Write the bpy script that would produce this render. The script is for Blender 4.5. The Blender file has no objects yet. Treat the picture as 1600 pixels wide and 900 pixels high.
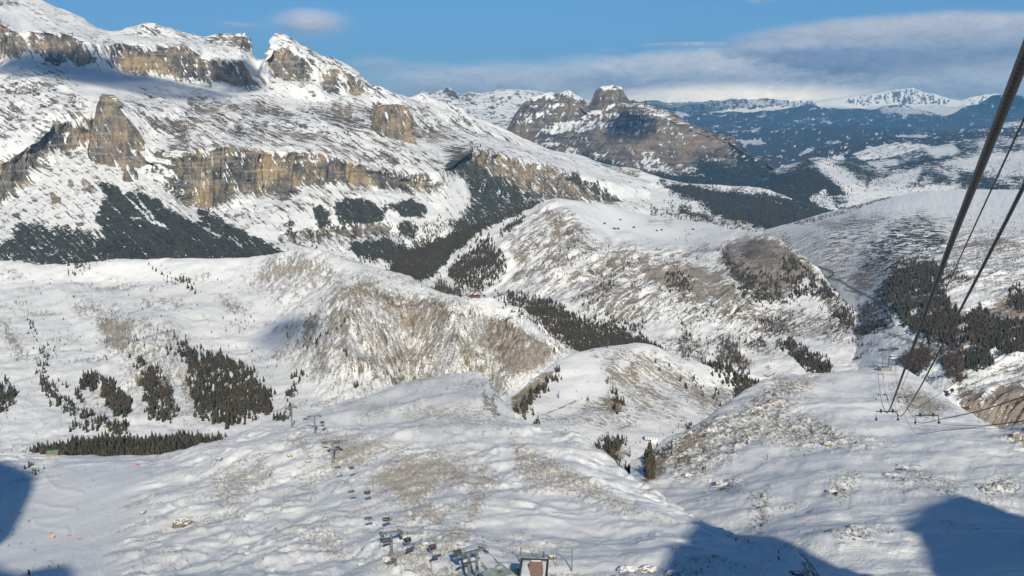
import bpy, bmesh, math, random
import numpy as np
from mathutils import Vector, Matrix

DRAFT = 1.0           # vertex spacing multiplier
random.seed(7)
RNG = np.random.default_rng(11)
scene = bpy.context.scene
COL = scene.collection

# ------------------------------------------------------------------ camera
FPX = 1537.0                       # focal length in pixels of a 1600 px wide frame
PITCH = math.atan((450 - 165) / FPX)
cam_data = bpy.data.cameras.new("camera")
cam = bpy.data.objects.new("camera", cam_data)
COL.objects.link(cam)
cam.location = (0, 0, 0)
cam.rotation_euler = (math.pi / 2 - PITCH, 0, 0)
cam_data.sensor_width = 36.0
cam_data.lens = FPX / 1600 * 36.0
cam_data.clip_start = 0.3
cam_data.clip_end = 300000
scene.camera = cam

FWD = np.array([0, math.cos(PITCH), -math.sin(PITCH)])
UP = np.array([0, math.sin(PITCH), math.cos(PITCH)])

def at(px, py, d):
    """point at ground distance d (metres north of the viewpoint) on the sight line px, py"""
    px, py, d = np.broadcast_arrays(np.asarray(px, float), np.asarray(py, float), np.asarray(d, float))
    a = (px - 800) / FPX
    b = (450 - py) / FPX
    y = FWD[1] + b * UP[1]
    z = FWD[2] + b * UP[2]
    k = d / y
    return np.stack([a * k, d, z * k], -1)

def project(P):
    P = np.asarray(P, float)
    depth = P[..., 1] * FWD[1] + P[..., 2] * FWD[2]
    u = P[..., 1] * UP[1] + P[..., 2] * UP[2]
    depth = np.maximum(depth, 1e-3)
    return 800 + FPX * P[..., 0] / depth, 450 - FPX * u / depth

# ------------------------------------------------------------------ sun: shadows run to the point 600, 970 of the photo
anti = at(600, 970, 100.0)
anti = anti / np.linalg.norm(anti)
SUN = -anti                                     # direction towards the sun
SUN_EL = math.asin(SUN[2])
SUN_AZ = math.atan2(SUN[0], SUN[1])             # from +Y, clockwise towards +X
sl = bpy.data.lights.new("sun", 'SUN')
sl.energy = 4.6
sl.angle = math.radians(0.53)
sl.color = (1.0, 0.93, 0.77)
so = bpy.data.objects.new("sun", sl)
COL.objects.link(so)
so.rotation_euler = Vector(SUN).to_track_quat('Z', 'Y').to_euler()

# ------------------------------------------------------------------ view
vs = scene.view_settings
vs.view_transform = 'Standard'
vs.look = 'None'
vs.exposure = 0.28
vs.gamma = 1.0
scene.render.engine = 'CYCLES'
scene.cycles.use_denoising = True
scene.cycles.max_bounces = 5
scene.cycles.diffuse_bounces = 2
scene.cycles.glossy_bounces = 2
scene.cycles.volume_bounces = 0
scene.cycles.use_adaptive_sampling = True
scene.cycles.adaptive_threshold = 0.02

# ------------------------------------------------------------------ world: Nishita sky with procedural clouds
world = bpy.data.worlds.new("World")
scene.world = world
world.use_nodes = True

class NT:
    """small helper to write node trees as expressions"""
    def __init__(self, tree):
        self.t = tree
    def n(self, typ, **kw):
        nd = self.t.nodes.new(typ)
        for k, v in kw.items():
            setattr(nd, k, v)
        return nd
    def put(self, sock, v):
        if isinstance(v, bpy.types.NodeSocket):
            self.t.links.new(v, sock)
        elif v is not None:
            if sock.type in ('RGBA',) and len(v) == 3:
                v = (*v, 1)
            sock.default_value = v
    def math(self, op, a, b=None, c=None, clamp=False):
        nd = self.n('ShaderNodeMath', operation=op, use_clamp=clamp)
        self.put(nd.inputs[0], a)
        if b is not None: self.put(nd.inputs[1], b)
        if c is not None: self.put(nd.inputs[2], c)
        return nd.outputs[0]
    def add(self, a, b): return self.math('ADD', a, b)
    def sub(self, a, b): return self.math('SUBTRACT', a, b)
    def mul(self, a, b): return self.math('MULTIPLY', a, b)
    def mx(self, a, b): return self.math('MAXIMUM', a, b)
    def step(self, v, lo, hi):
        nd = self.n('ShaderNodeMapRange', interpolation_type='SMOOTHSTEP')
        self.put(nd.inputs[0], v); self.put(nd.inputs[1], lo); self.put(nd.inputs[2], hi)
        return nd.outputs[0]
    def mix(self, f, a, b):
        nd = self.n('ShaderNodeMix', data_type='RGBA')
        self.put(nd.inputs[0], f); self.put(nd.inputs[6], a); self.put(nd.inputs[7], b)
        return nd.outputs[2]
    def noise(self, vec, scale, detail=4, rough=0.6, dist=0.0, dims='3D'):
        nd = self.n('ShaderNodeTexNoise', noise_dimensions=dims)
        self.put(nd.inputs['Vector'], vec)
        nd.inputs['Scale'].default_value = scale
        nd.inputs['Detail'].default_value = detail
        nd.inputs['Roughness'].default_value = rough
        nd.inputs['Distortion'].default_value = dist
        return nd.outputs[0]
    def vscale(self, vec, s):
        nd = self.n('ShaderNodeVectorMath', operation='MULTIPLY')
        self.put(nd.inputs[0], vec); nd.inputs[1].default_value = s
        return nd.outputs[0]
    def attr(self, name):
        return self.n('ShaderNodeAttribute', attribute_name=name).outputs['Fac']
    def ramp(self, f, stops):
        nd = self.n('ShaderNodeValToRGB')
        cr = nd.color_ramp
        while len(cr.elements) < len(stops): cr.elements.new(0.5)
        for e, (p, c) in zip(cr.elements, stops):
            e.position = p; e.color = (*c, 1)
        self.put(nd.inputs[0], f)
        return nd.outputs[0]

SKY_STRENGTH = 0.062
def build_world():
    t = world.node_tree
    t.nodes.clear()
    N = NT(t)
    sky = N.n('ShaderNodeTexSky', sky_type='NISHITA', sun_disc=False)
    sky.sun_elevation = SUN_EL
    sky.sun_rotation = SUN_AZ
    sky.altitude = 2400
    sky.air_density = 1.0
    sky.dust_density = 0.25
    sky.ozone_density = 3.5
    tint = N.n('ShaderNodeMix', data_type='RGBA', blend_type='MULTIPLY')
    tint.inputs[0].default_value = 1.0
    N.put(tint.inputs[6], sky.outputs[0]); tint.inputs[7].default_value = (0.58, 0.88, 1.10, 1)
    g = N.n('ShaderNodeTexCoord').outputs['Generated']
    sp = N.n('ShaderNodeSeparateXYZ'); N.put(sp.inputs[0], g)
    x, y, z = sp.outputs
    az = N.math('ARCTAN2', x, y)                      # 0 = north, + east
    hor = N.math('SQRT', N.add(N.mul(x, x), N.mul(y, y)))
    el = N.math('ARCTAN2', z, hor)
    deg = 180 / math.pi
    azd, eld = N.mul(az, deg), N.mul(el, deg)
    cb = N.n('ShaderNodeCombineXYZ')
    N.put(cb.inputs[0], N.mul(azd, 0.42)); N.put(cb.inputs[1], N.mul(eld, 1.0)); cb.inputs[2].default_value = 3.3
    v = cb.outputs[0]
    wob = N.mul(N.sub(N.noise(v, 1.15, 8, 0.66, 0.3), 0.5), 1.35)
    wob2 = N.mul(N.sub(N.noise(v, 0.45, 5, 0.55), 0.5), 1.0)
    wisps = N.noise(N.vscale(v, (1, 1, 1)), 2.0, 8, 0.72, 0.8)
    def blob(a0, e0, ra, re_, soft=0.5, w=1.3):
        dx = N.math('DIVIDE', N.sub(azd, a0), ra)
        dy = N.math('DIVIDE', N.sub(N.add(eld, N.mul(wob, w * 1.6)), e0), re_)
        r = N.math('SQRT', N.add(N.mul(dx, dx), N.mul(dy, dy)))
        r = N.add(r, N.mul(wob, -0.9 * w * 0.6))
        return N.step(r, 1.0 + soft * 0.35, 1.0 - soft)
    def pe(px, py):      # picture position to azimuth and elevation in degrees
        p = at(px, py, 100.0)
        return math.degrees(math.atan2(p[0], p[1])), math.degrees(math.atan2(p[2], math.hypot(p[0], p[1])))
    W = (9.4, 9.2, 9.0); G = (4.6, 5.1, 6.0); D = (2.6, 3.1, 4.2)
    col = tint.outputs[2]
    # clouds are lit from the viewer's side: pale tops, grey undersides
    def layer(col, mask, e_lo, e_hi, light, dark, op=1.0):
        f = N.step(N.add(eld, N.mul(wob, 1.1)), e_lo, e_hi)
        f = N.math('ADD', N.mul(f, 0.75), N.mul(N.sub(wisps, 0.40), 1.15), clamp=True)
        KD, KL = (1.7, 1.6, 1.5), (3.3, 3.1, 2.85)      # seen through the haze
        c = N.mix(f, tuple(q * k for q, k in zip(dark, KD)), tuple(q * k for q, k in zip(light, KL)))
        return N.mix(N.math('MULTIPLY', mask, op, clamp=True), col, c)
    # low bank along the horizon, all the way round
    band = N.mul(N.step(N.add(N.add(eld, N.mul(wob2, 3.0)), N.mul(wob, 1.0)), 2.7, 1.2), 0.86)
    right = N.step(azd, -9.5, -3.0)
    left = N.step(azd, -30.0, -60.0)
    band = N.mul(band, N.mx(right, N.mul(left, 0.6)))
    col = layer(col, band, -0.4, 2.3, (4.8, 4.85, 4.8), (2.1, 2.7, 3.7))
    for (px, py, rx, ry, op, li, dk, w, sf) in [
            (1130, 118, 8.5, 1.5, 1.0, (5.4, 5.3, 5.2), (2.2, 2.6, 3.5), 0.7, 0.3),
            (960, 115, 5.5, 1.1, 0.8, (5.0, 5.1, 5.3), (2.6, 3.2, 4.4), 0.8, 0.7),
            (1285, 105, 4.6, 1.25, 0.95, (6.9, 6.6, 6.2), (3.2, 3.6, 4.5), 0.6, 0.3),
            (1480, 72, 12.0, 1.75, 1.0, (3.7, 3.7, 3.9), (1.7, 2.0, 2.8), 0.5, 0.22),
            (1250, 78, 4.5, 0.55, 0.9, (3.9, 3.95, 4.3), (2.1, 2.45, 3.4), 0.5, 0.6),
            (1600, 128, 7.5, 1.2, 0.85, (5.4, 5.4, 5.3), (2.6, 3.1, 4.1), 0.7, 0.8),
            (1080, 70, 2.7, 0.16, 0.75, (5.9, 5.5, 5.5), (4.4, 4.5, 4.9), 0.10, 0.7),
            (485, 37, 2.2, 0.8, 0.9, (4.4, 4.2, 4.4), (3.0, 3.4, 4.2), 0.45, 0.8),
            (375, 42, 1.3, 0.3, 0.5, (4.2, 4.1, 4.3), (3.2, 3.6, 4.4), 0.4, 0.9),
            (590, 104, 1.8, 0.65, 0.75, (4.0, 4.0, 4.4), (2.8, 3.4, 4.5), 0.6, 0.9),
            (720, 128, 6.5, 1.0, 0.8, (4.4, 4.5, 4.9), (2.8, 3.4, 4.6), 0.8, 0.9),
            (952, 77, 0.9, 0.2, 0.35, (3.4, 3.8, 4.6), (2.9, 3.4, 4.4), 0.5, 0.9),
            (1190, -2, 1.2, 0.3, 0.5, (4.0, 4.0, 4.2), (3.2, 3.5, 4.3), 0.4, 0.9),
            ]:
        a0, e0 = pe(px, py)
        col = layer(col, blob(a0, e0, rx, ry, sf, w), e0 - ry * 0.75, e0 + ry * 0.8, li, dk, op)
    # bright haze of snowy cloud hanging on the far range
    a1, e1 = pe(1160, 156)
    col = layer(col, blob(a1, e1, 8.5, 0.95, 0.8, 0.35), -1.2, 1.0, (11.0, 10.2, 8.2), (7.5, 7.3, 6.6), 1.0)
    # scattered thin clouds over the rest of the sky
    high = N.mul(N.step(N.noise(N.vscale(v, (0.35, 0.25, 1)), 0.55, 5, 0.6), 0.62, 0.8), N.step(eld, 9.0, 16.0))
    col = N.mix(N.mul(high, 0.5), col, (5.0, 5.1, 5.4))
    bg = N.n('ShaderNodeBackground')
    N.put(bg.inputs[0], col)
    bg.inputs[1].default_value = SKY_STRENGTH
    out = N.n('ShaderNodeOutputWorld')
    t.links.new(bg.outputs[0], out.inputs[0])
build_world()
# ------------------------------------------------------------------ numpy noise
_perm = np.random.default_rng(5).permutation(4096).astype(np.int64)
_grad = np.random.default_rng(6).normal(size=(4096, 3)); _grad /= np.linalg.norm(_grad, axis=1)[:, None]
_grad = _grad.astype(np.float32)

def perlin(x, y, z):
    xi, yi, zi = np.floor(x).astype(np.int64), np.floor(y).astype(np.int64), np.floor(z).astype(np.int64)
    fx, fy, fz = (x - xi).astype(np.float32), (y - yi).astype(np.float32), (z - zi).astype(np.float32)
    u, v, w = (t * t * t * (t * (t * 6 - 15) + 10) for t in (fx, fy, fz))
    out = np.zeros_like(fx)
    for dz in (0, 1):
        hz = _perm[(zi + dz) & 4095]
        wz = w if dz else 1 - w
        for dy in (0, 1):
            hy = _perm[(hz + yi + dy) & 4095]
            wy = v if dy else 1 - v
            for dx in (0, 1):
                g = _grad[_perm[(hy + xi + dx) & 4095]]
                wx = u if dx else 1 - u
                out += wx * wy * wz * (g[..., 0] * (fx - dx) + g[..., 1] * (fy - dy) + g[..., 2] * (fz - dz))
    return out * 1.6

def fbm(x, y, z=0.0, octv=4, rough=0.5, ridged=False, lac=2.03):
    x, y, z = np.broadcast_arrays(np.asarray(x, float), np.asarray(y, float), np.asarray(z, float))
    s = np.zeros(x.shape, np.float32); a = 1.0; f = 1.0; tot = 0
    for i in range(octv):
        n = perlin(x * f + 17.3 * i, y * f - 9.1 * i, z * f + 4.7 * i)
        if ridged: n = 1 - 2 * np.abs(n)
        s += a * n; tot += a
        a *= rough; f *= lac
    return s / tot

def sstep(v, a, b):
    t = np.clip((v - a) / (b - a), 0, 1)
    return t * t * (3 - 2 * t)

def gsmooth(a, sig):
    if sig <= 0: return a
    r = int(max(1, sig * 3))
    k = np.exp(-0.5 * (np.arange(-r, r + 1) / sig) ** 2); k /= k.sum()
    return np.convolve(np.pad(a, r, mode='reflect', reflect_type='odd'), k, 'valid')

def polymask(px, py, poly, soft=3.0):
    """1 inside the polygon, falling to 0 over `soft` outside the outline"""
    poly = np.asarray(poly, float)
    out = np.zeros(px.shape, np.float32)
    lo, hi = poly.min(0) - soft, poly.max(0) + soft
    sel = (px > lo[0]) & (px < hi[0]) & (py > lo[1]) & (py < hi[1])
    if not sel.any(): return out
    x, y = px[sel], py[sel]
    inside = np.zeros(x.shape, bool)
    dist = np.full(x.shape, 1e9)
    for (x0, y0), (x1, y1) in zip(poly, np.roll(poly, -1, 0)):
        if y0 != y1:
            c = ((y0 > y) != (y1 > y)) & (x < (x1 - x0) * (y - y0) / (y1 - y0) + x0)
            inside ^= c
        ex, ey = x1 - x0, y1 - y0
        t = np.clip(((x - x0) * ex + (y - y0) * ey) / (ex * ex + ey * ey + 1e-9), 0, 1)
        dist = np.minimum(dist, np.hypot(x - x0 - t * ex, y - y0 - t * ey))
    sd = np.where(inside, -dist, dist)
    out[sel] = np.clip(0.5 - sd / (2 * soft), 0, 1)
    return out

def linemask(px, py, pts, w, soft=1.5):
    out = np.zeros(px.shape, np.float32)
    pts = np.asarray(pts, float)
    for (x0, y0), (x1, y1) in zip(pts[:-1], pts[1:]):
        m = w + soft
        sel = (px > min(x0, x1) - m) & (px < max(x0, x1) + m) & (py > min(y0, y1) - m) & (py < max(y0, y1) + m)
        if not sel.any(): continue
        x, y = px[sel], py[sel]
        ex, ey = x1 - x0, y1 - y0
        t = np.clip(((x - x0) * ex + (y - y0) * ey) / (ex * ex + ey * ey + 1e-9), 0, 1)
        d = np.hypot(x - x0 - t * ex, y - y0 - t * ey)
        out[sel] = np.maximum(out[sel], np.clip((w + soft - d) / (2 * soft), 0, 1))
    return out

# ------------------------------------------------------------------ land surfaces
LAND = {}
def land(name, rows, x0, x1, step, shape=None, masks=None, mat=None, sy=3.0, sd=18.0, tension=0.6, category=None, label=None):
    """a landform as a sheet through measured contour lines (row = [(px, py, distance), ...], near to far)"""
    step = step * DRAFT
    cols = np.arange(x0, x1 + step, step)
    C = []; Y = []
    for row in rows:
        syr = sy
        if isinstance(row, tuple): row, syr = row
        r = np.asarray(row, float)
        yy = gsmooth(np.interp(cols, r[:, 0], r[:, 1]), syr / step)
        dd = gsmooth(np.interp(cols, r[:, 0], r[:, 2]), sd / step)
        C.append(at(cols, yy, dd)); Y.append(yy)
    C = np.array(C); K = len(C)
    M = np.zeros_like(C)
    for i in range(K):
        a, b = C[max(i - 1, 0)], C[min(i + 1, K - 1)]
        d = b - a
        L = np.linalg.norm(d, axis=1)[:, None] + 1e-6
        l1 = np.linalg.norm(C[i] - a, axis=1)[:, None] if i > 0 else 1e9
        l2 = np.linalg.norm(b - C[i], axis=1)[:, None] if i < K - 1 else 1e9
        M[i] = d / L * np.minimum(l1, l2) * tension
    G = []; V = []
    for i in range(K - 1):
        dy = np.percentile(np.abs(Y[i + 1] - Y[i]), 85)
        n = int(max(3, math.ceil(dy / step)))
        if i in (0,) or i == K - 2: n = int(max(3, min(n, 40)))
        for j in range(n + (1 if i == K - 2 else 0)):
            t = j / n
            h = (2 * t**3 - 3 * t * t + 1, t**3 - 2 * t * t + t, -2 * t**3 + 3 * t * t, t**3 - t * t)
            G.append(h[0] * C[i] + h[1] * M[i] + h[2] * C[i + 1] + h[3] * M[i + 1])
            V.append(i + t)
    G = np.array(G); nr, nc = G.shape[:2]
    V = np.repeat(np.array(V)[:, None], nc, 1)
    px, py = project(G)
    dm = np.median(G[..., 1])
    s = (px - 800) / FPX * dm
    vl = np.zeros((nr, nc)); vl[1:] = np.cumsum(np.linalg.norm(np.diff(G, axis=0), axis=2), 0)
    ctx = dict(x0=cols[0], step=step, P=G, px=px, py=py, V=V, s=s, vl=vl, dm=dm)
    def normals(Q):
        du = np.gradient(Q, axis=1); dv = np.gradient(Q, axis=0)
        n = np.cross(du, dv); n /= np.linalg.norm(n, axis=2)[..., None] + 1e-9
        return n
    Nn = normals(G)
    ctx['N'] = Nn
    if shape is not None:
        off = shape(ctx)                           # list of (amount, direction) pairs
        for amt, dr in off:
            if dr == 'n': G = G + amt[..., None] * Nn
            elif dr == 'z': G = G + amt[..., None] * np.array([0, 0, 1.0])
            elif dr == 'h':
                h = Nn.copy(); h[..., 2] = 0; h /= np.linalg.norm(h, axis=2)[..., None] + 0.2
                G = G + amt[..., None] * h
    N2 = normals(G)
    ctx['P'] = G; ctx['N2'] = N2
    ctx['px'], ctx['py'] = project(G)
    att = masks(ctx) if masks else {}
    me = bpy.data.meshes.new(name)
    nv = nr * nc
    me.vertices.add(nv)
    me.vertices.foreach_set('co', G.reshape(-1).astype(np.float32))
    idx = np.arange(nv).reshape(nr, nc)
    q = np.stack([idx[:-1, :-1], idx[:-1, 1:], idx[1:, 1:], idx[1:, :-1]], -1).reshape(-1, 4)
    me.loops.add(q.size); me.loops.foreach_set('vertex_index', q.reshape(-1).astype(np.int32))
    me.polygons.add(len(q)); me.polygons.foreach_set('loop_start', (np.arange(len(q)) * 4).astype(np.int32))
    me.polygons.foreach_set('use_smooth', np.ones(len(q), bool))
    att.setdefault('across', s); att.setdefault('down', vl)
    for k, a in list(att.items()):
        at_ = me.attributes.new(k, 'FLOAT', 'POINT')
        at_.data.foreach_set('value', np.ascontiguousarray(a, np.float32).reshape(-1))
    me.update(calc_edges=True)
    if mat: me.materials.append(mat)
    ob = bpy.data.objects.new(name, me); COL.objects.link(ob)
    ob['kind'] = 'structure'
    if label: ob['label'] = label
    ctx['att'] = att; ctx['ob'] = ob
    LAND[name if name not in LAND else ob.name] = ctx
    return ctx

# ------------------------------------------------------------------ land material
SNOW = (0.82, 0.815, 0.80)
def land_mat(name, u, rock=((0.14, 0.125, 0.11), (0.27, 0.23, 0.19), (0.40, 0.30, 0.19)), snow=SNOW,
             grass=(0.20, 0.145, 0.085), brush=(0.030, 0.036, 0.026), streak=5.0, shear=0.0, bump=1.0, tex=0.5,
             rock_noise=1.0, strata=0.0, speck=0.0, soil=0.5, fleck=0.5, gns=3.2):
    """u: size in metres of the smallest detail that shows at this distance"""
    m = bpy.data.materials.new(name); m.use_nodes = True
    t = m.node_tree; t.nodes.clear(); N = NT(t)
    pos = N.n('ShaderNodeNewGeometry').outputs['Position']
    s, v = N.attr('across'), N.attr('down')
    if shear: s = N.add(s, N.mul(v, shear))
    cb = N.n('ShaderNodeCombineXYZ'); N.put(cb.inputs[0], s); N.put(cb.inputs[1], N.mul(v, 1.0 / streak))
    flow = cb.outputs[0]
    nf = N.noise(pos, 1 / (u * 3), 4, 0.7)                 # fine
    nm = N.noise(pos, 1 / (u * 14), 5, 0.62, 0.4)          # mid
    ns = N.noise(flow, 1 / (u * 5), 5, 0.68, 0.6)          # downslope streaks
    # rock
    r = N.attr('rock')
    rn = N.add(N.mul(N.sub(ns, 0.5), 2.6 * rock_noise), N.add(N.mul(N.sub(nf, 0.5), 1.0 * rock_noise), N.mul(N.sub(nm, 0.5), 1.5 * rock_noise)))
    R = N.step(N.add(r, rn), 0.42, 0.60)
    R = N.mul(R, N.step(r, 0.01, 0.10))
    z = N.n('ShaderNodeSeparateXYZ'); N.put(z.inputs[0], pos)
    cz = N.n('ShaderNodeCombineXYZ'); N.put(cz.inputs[0], z.outputs[0]); N.put(cz.inputs[1], z.outputs[1]); N.put(cz.inputs[2], N.mul(z.outputs[2], 0.22))
    nv = N.noise(cz.outputs[0], 1 / (u * 9), 5, 0.66, 0.5)  # vertical stains on walls
    nb = N.noise(pos, 1 / (u * 38), 3, 0.55)
    f = N.add(N.mul(nv, 0.62), N.mul(nb, 0.5))
    och = N.attr('ochre')
    f = N.add(f, N.mul(N.sub(och, 0.3), 0.22))
    f = N.add(f, N.mul(N.sub(nf, 0.5), 0.35))
    rc = N.ramp(f, [(0.38, tuple(c * 0.35 for c in rock[0])), (0.46, rock[0]), (0.56, rock[1]), (0.68, rock[2]), (0.82, tuple(c * 1.1 for c in rock[2]))])
    ck = N.math('ABSOLUTE', N.sub(N.noise(cz.outputs[0], 1 / (u * 16), 4, 0.6, 0.8), 0.5))  # crack lines: relief shade painted as dark colour, frontal sun gives little
    rc = N.mix(N.mul(N.step(ck, 0.018, 0.002), 0.65), rc, tuple(c * 0.3 for c in rock[0]))
    if strata:
        cs = N.n('ShaderNodeCombineXYZ'); N.put(cs.inputs[0], N.mul(z.outputs[0], 0.06)); N.put(cs.inputs[1], N.mul(z.outputs[1], 0.06)); N.put(cs.inputs[2], z.outputs[2])
        st = N.noise(cs.outputs[0], 1 / (u * 4), 4, 0.6)
        rc = N.mix(N.mul(N.step(st, 0.50, 0.40), strata), rc, tuple(c * 0.6 for c in rock[0]))
        R = N.mul(R, N.sub(1.0, N.mul(N.step(st, 0.55, 0.64), strata * 0.9)))
    # dry grass and earth showing through
    g = N.attr('grass')
    fine = N.noise(pos, 1 / (u * 1.4), 3, 0.65)
    gn = N.add(N.mul(N.sub(ns, 0.5), gns), N.add(N.mul(N.sub(nf, 0.5), 1.6), N.mul(N.sub(fine, 0.5), 2.0)))
    Gm = N.mul(N.step(N.add(g, gn), 0.42, 0.64), N.step(g, 0.01, 0.2))
    gc = N.mix(nf, tuple(c * 0.75 for c in grass), tuple(c * 1.35 for c in grass))
    # brush / dwarf pine
    b = N.attr('brush')
    bn = N.add(N.mul(N.sub(nm, 0.5), 1.5), N.add(N.mul(N.sub(nf, 0.5), 1.7), N.mul(N.sub(ns, 0.5), 1.6)))
    B = N.mul(N.step(N.add(b, bn), 0.40, 0.52), N.step(b, 0.01, 0.12))
    bc = N.mix(N.step(N.add(N.mul(nf, 0.5), N.mul(nm, 0.5)), 0.38, 0.62), tuple(c * 0.5 for c in brush), tuple(c * 2.0 for c in brush))
    bc = N.mix(N.mul(N.step(fine, 0.55, 0.7), 0.5), bc, (0.16, 0.14, 0.11))
    # snow
    big = N.noise(pos, 1 / (u * 60), 3, 0.5)
    sc = N.mix(N.mul(N.step(N.add(big, N.mul(N.sub(nm, 0.5), 0.6)), 0.42, 0.62), tex * 0.5), snow, tuple(c * k for c, k in zip(snow, (0.86, 0.87, 0.89))))
    sc = N.mix(N.mul(N.attr('groomed'), 0.8), sc, (0.80, 0.80, 0.795))
    sc = N.mix(N.mul(N.attr('track'), N.step(fine, 0.3, 0.75)), sc, (0.90, 0.90, 0.89))
    sc = N.mix(N.mul(N.attr('track'), N.mul(N.step(nf, 0.58, 0.42), 0.5)), sc, (0.60, 0.61, 0.63))
    dust = N.mul(N.step(N.add(N.add(fine, N.mul(N.sub(nm, 0.5), 0.8)), N.mul(soil - 0.5, 0.4)), 0.62, 0.80), fleck)
    dust = N.mul(dust, N.sub(1.0, N.attr('groomed')))
    sc = N.mix(dust, sc, (0.33, 0.29, 0.25))
    col = N.mix(N.mul(Gm, 0.88), sc, gc)
    col = N.mix(R, col, rc)
    col = N.mix(B, col, bc)
    road = N.attr('road')
    col = N.mix(road, col, (0.09, 0.085, 0.085))
    bs = N.n('ShaderNodeBsdfPrincipled')
    N.put(bs.inputs['Base Color'], col)
    N.put(bs.inputs['Roughness'], 0.75)
    bs.inputs['Specular IOR Level'].default_value = 0.25
    # relief
    hgt = N.add(N.add(N.mul(nf, 1.2 * u), N.mul(fine, 0.45 * u)), N.mul(nm, 2.2 * u))
    hgt = N.add(hgt, N.mul(ns, N.mul(N.add(N.mul(N.mx(R, Gm), 3.0), 0.3), u)))
    hgt = N.add(hgt, N.mul(nv, N.mul(R, 3.5 * u)))
    hgt = N.add(hgt, N.mul(B, N.mul(fine, 2.2 * u)))
    hgt = N.mul(hgt, N.sub(1.0, N.mul(N.attr('groomed'), 0.8)))
    bp = N.n('ShaderNodeBump')
    bp.inputs['Strength'].default_value = min(1.0, 0.75 * bump)
    bp.inputs['Distance'].default_value = 1.0
    N.put(bp.inputs['Height'], hgt)
    N.put(bs.inputs['Normal'], bp.outputs[0])
    o = N.n('ShaderNodeOutputMaterial')
    t.links.new(bs.outputs[0], o.inputs[0])
    return m
# ------------------------------------------------------------------ the land, near to far
def warp(c, amp=6.0, sc=22.0, seed=0.0):
    px, py = c['px'], c['py']
    return px + amp * fbm(px / sc, py / sc, seed, 4, 0.6), py + amp * fbm(px / sc + 50, py / sc, seed + 9, 4, 0.6)

def paint(c, shapes, soft=5, amp=7.0, sc=22.0, seed=0.0):
    wx, wy = warp(c, amp, sc, seed)
    out = np.zeros(wx.shape, np.float32)
    for item in shapes:
        v, poly = item[0], item[1]
        sf = item[2] if len(item) > 2 else soft
        out = np.maximum(out, v * polymask(wx, wy, poly, sf))
    return out

def W(c, sc, octv=4, rough=0.5, ridged=False, seed=0.0, zs=1.0):
    P = c['P']
    return fbm(P[..., 0] / sc, P[..., 1] / sc, P[..., 2] * zs / sc + seed, octv, rough, ridged)

def FL(c, sc, stretch=5.0, shear=0.0, octv=4, rough=0.55, ridged=True, seed=0.0):
    s, vl = c['s'], c['vl']
    w = 0.6 * sc * fbm(s / (sc * 3), vl / (sc * 6), seed + 31, 3)
    return fbm((s + shear * vl + w) / sc, vl / (sc * stretch), seed, octv, rough, ridged)

# ---- the near snow shoulder and the piste on its left
def shape_shoulder(c):
    px, py = c['px'], c['py']
    piste = polymask(px, py, [(90, 718), (235, 722), (215, 780), (170, 900), (-60, 980), (-60, 780), (40, 760)], 25)
    right = polymask(px, py, [(760, 800), (900, 770), (1080, 830), (1060, 900), (900, 960), (700, 930)], 40)
    lump = fbm(c['P'][..., 0] / 60, c['P'][..., 1] / 60, 0.0, 4, 0.5)
    fine = fbm(c['P'][..., 0] / 15, c['P'][..., 1] / 15, 2.0, 5, 0.56)
    dr = fbm(c['P'][..., 0] / 34 + 0.5 * fine, c['P'][..., 1] / 13, 5.0, 4, 0.5, True)
    hum = sstep(fbm(c['P'][..., 0] / 30, c['P'][..., 1] / 30, 9.0, 3), -0.05, 0.35)
    rocks = fbm(c['P'][..., 0] / 5.0, c['P'][..., 1] / 5.0, 12.0, 4, 0.6, True)
    rockm = c['rockm'] = sstep(fbm(c['P'][..., 0] / 26, c['P'][..., 1] / 26, 21.0, 4, 0.6), 0.16, 0.42)
    lip = fbm(c['P'][..., 0] / 22 + 0.8 * lump, c['P'][..., 1] / 22, 31.0, 4, 0.55)
    lip = sstep(lip, 0.02, 0.10) * 1.0 + 0.6 * sstep(lip, 0.22, 0.28)
    k = (1 - 0.93 * piste) * (1 - 0.6 * right)
    amp = 7.5 * lump * (1 - 0.8 * piste) + k * (0.9 * fine + 0.45 * dr + 1.8 * hum * fine + 0.9 * lip)
    amp = amp + k * rockm * (1.3 * rocks + 0.3)
    rough = polymask(px, py, [(140, 735), (205, 735), (190, 800), (155, 880), (90, 905), (108, 820)], 8)
    amp = amp + rough * 0.35 * fbm(c['P'][..., 0] / 3.2, c['P'][..., 1] / 3.2, 4.0, 3, 0.6)
    banks = 0
    for pts in ([(72, 748), (88, 764), (128, 770)], [(50, 786), (80, 792), (120, 797)], [(52, 812), (90, 810), (118, 801)], [(55, 820), (80, 826), (105, 827)]):
        banks = banks + linemask(px, py, pts, 1.2, 4.0)
    amp = amp + 0.8 * banks
    # snow crater round the half buried boulder
    fade = sstep(px, 1260, 1090)
    amp = np.minimum(amp, 0) * (1 - fade) * 0.5 + amp * fade - 45 * sstep(px, 1225, 1390)
    return [(amp, 'z')]

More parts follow.
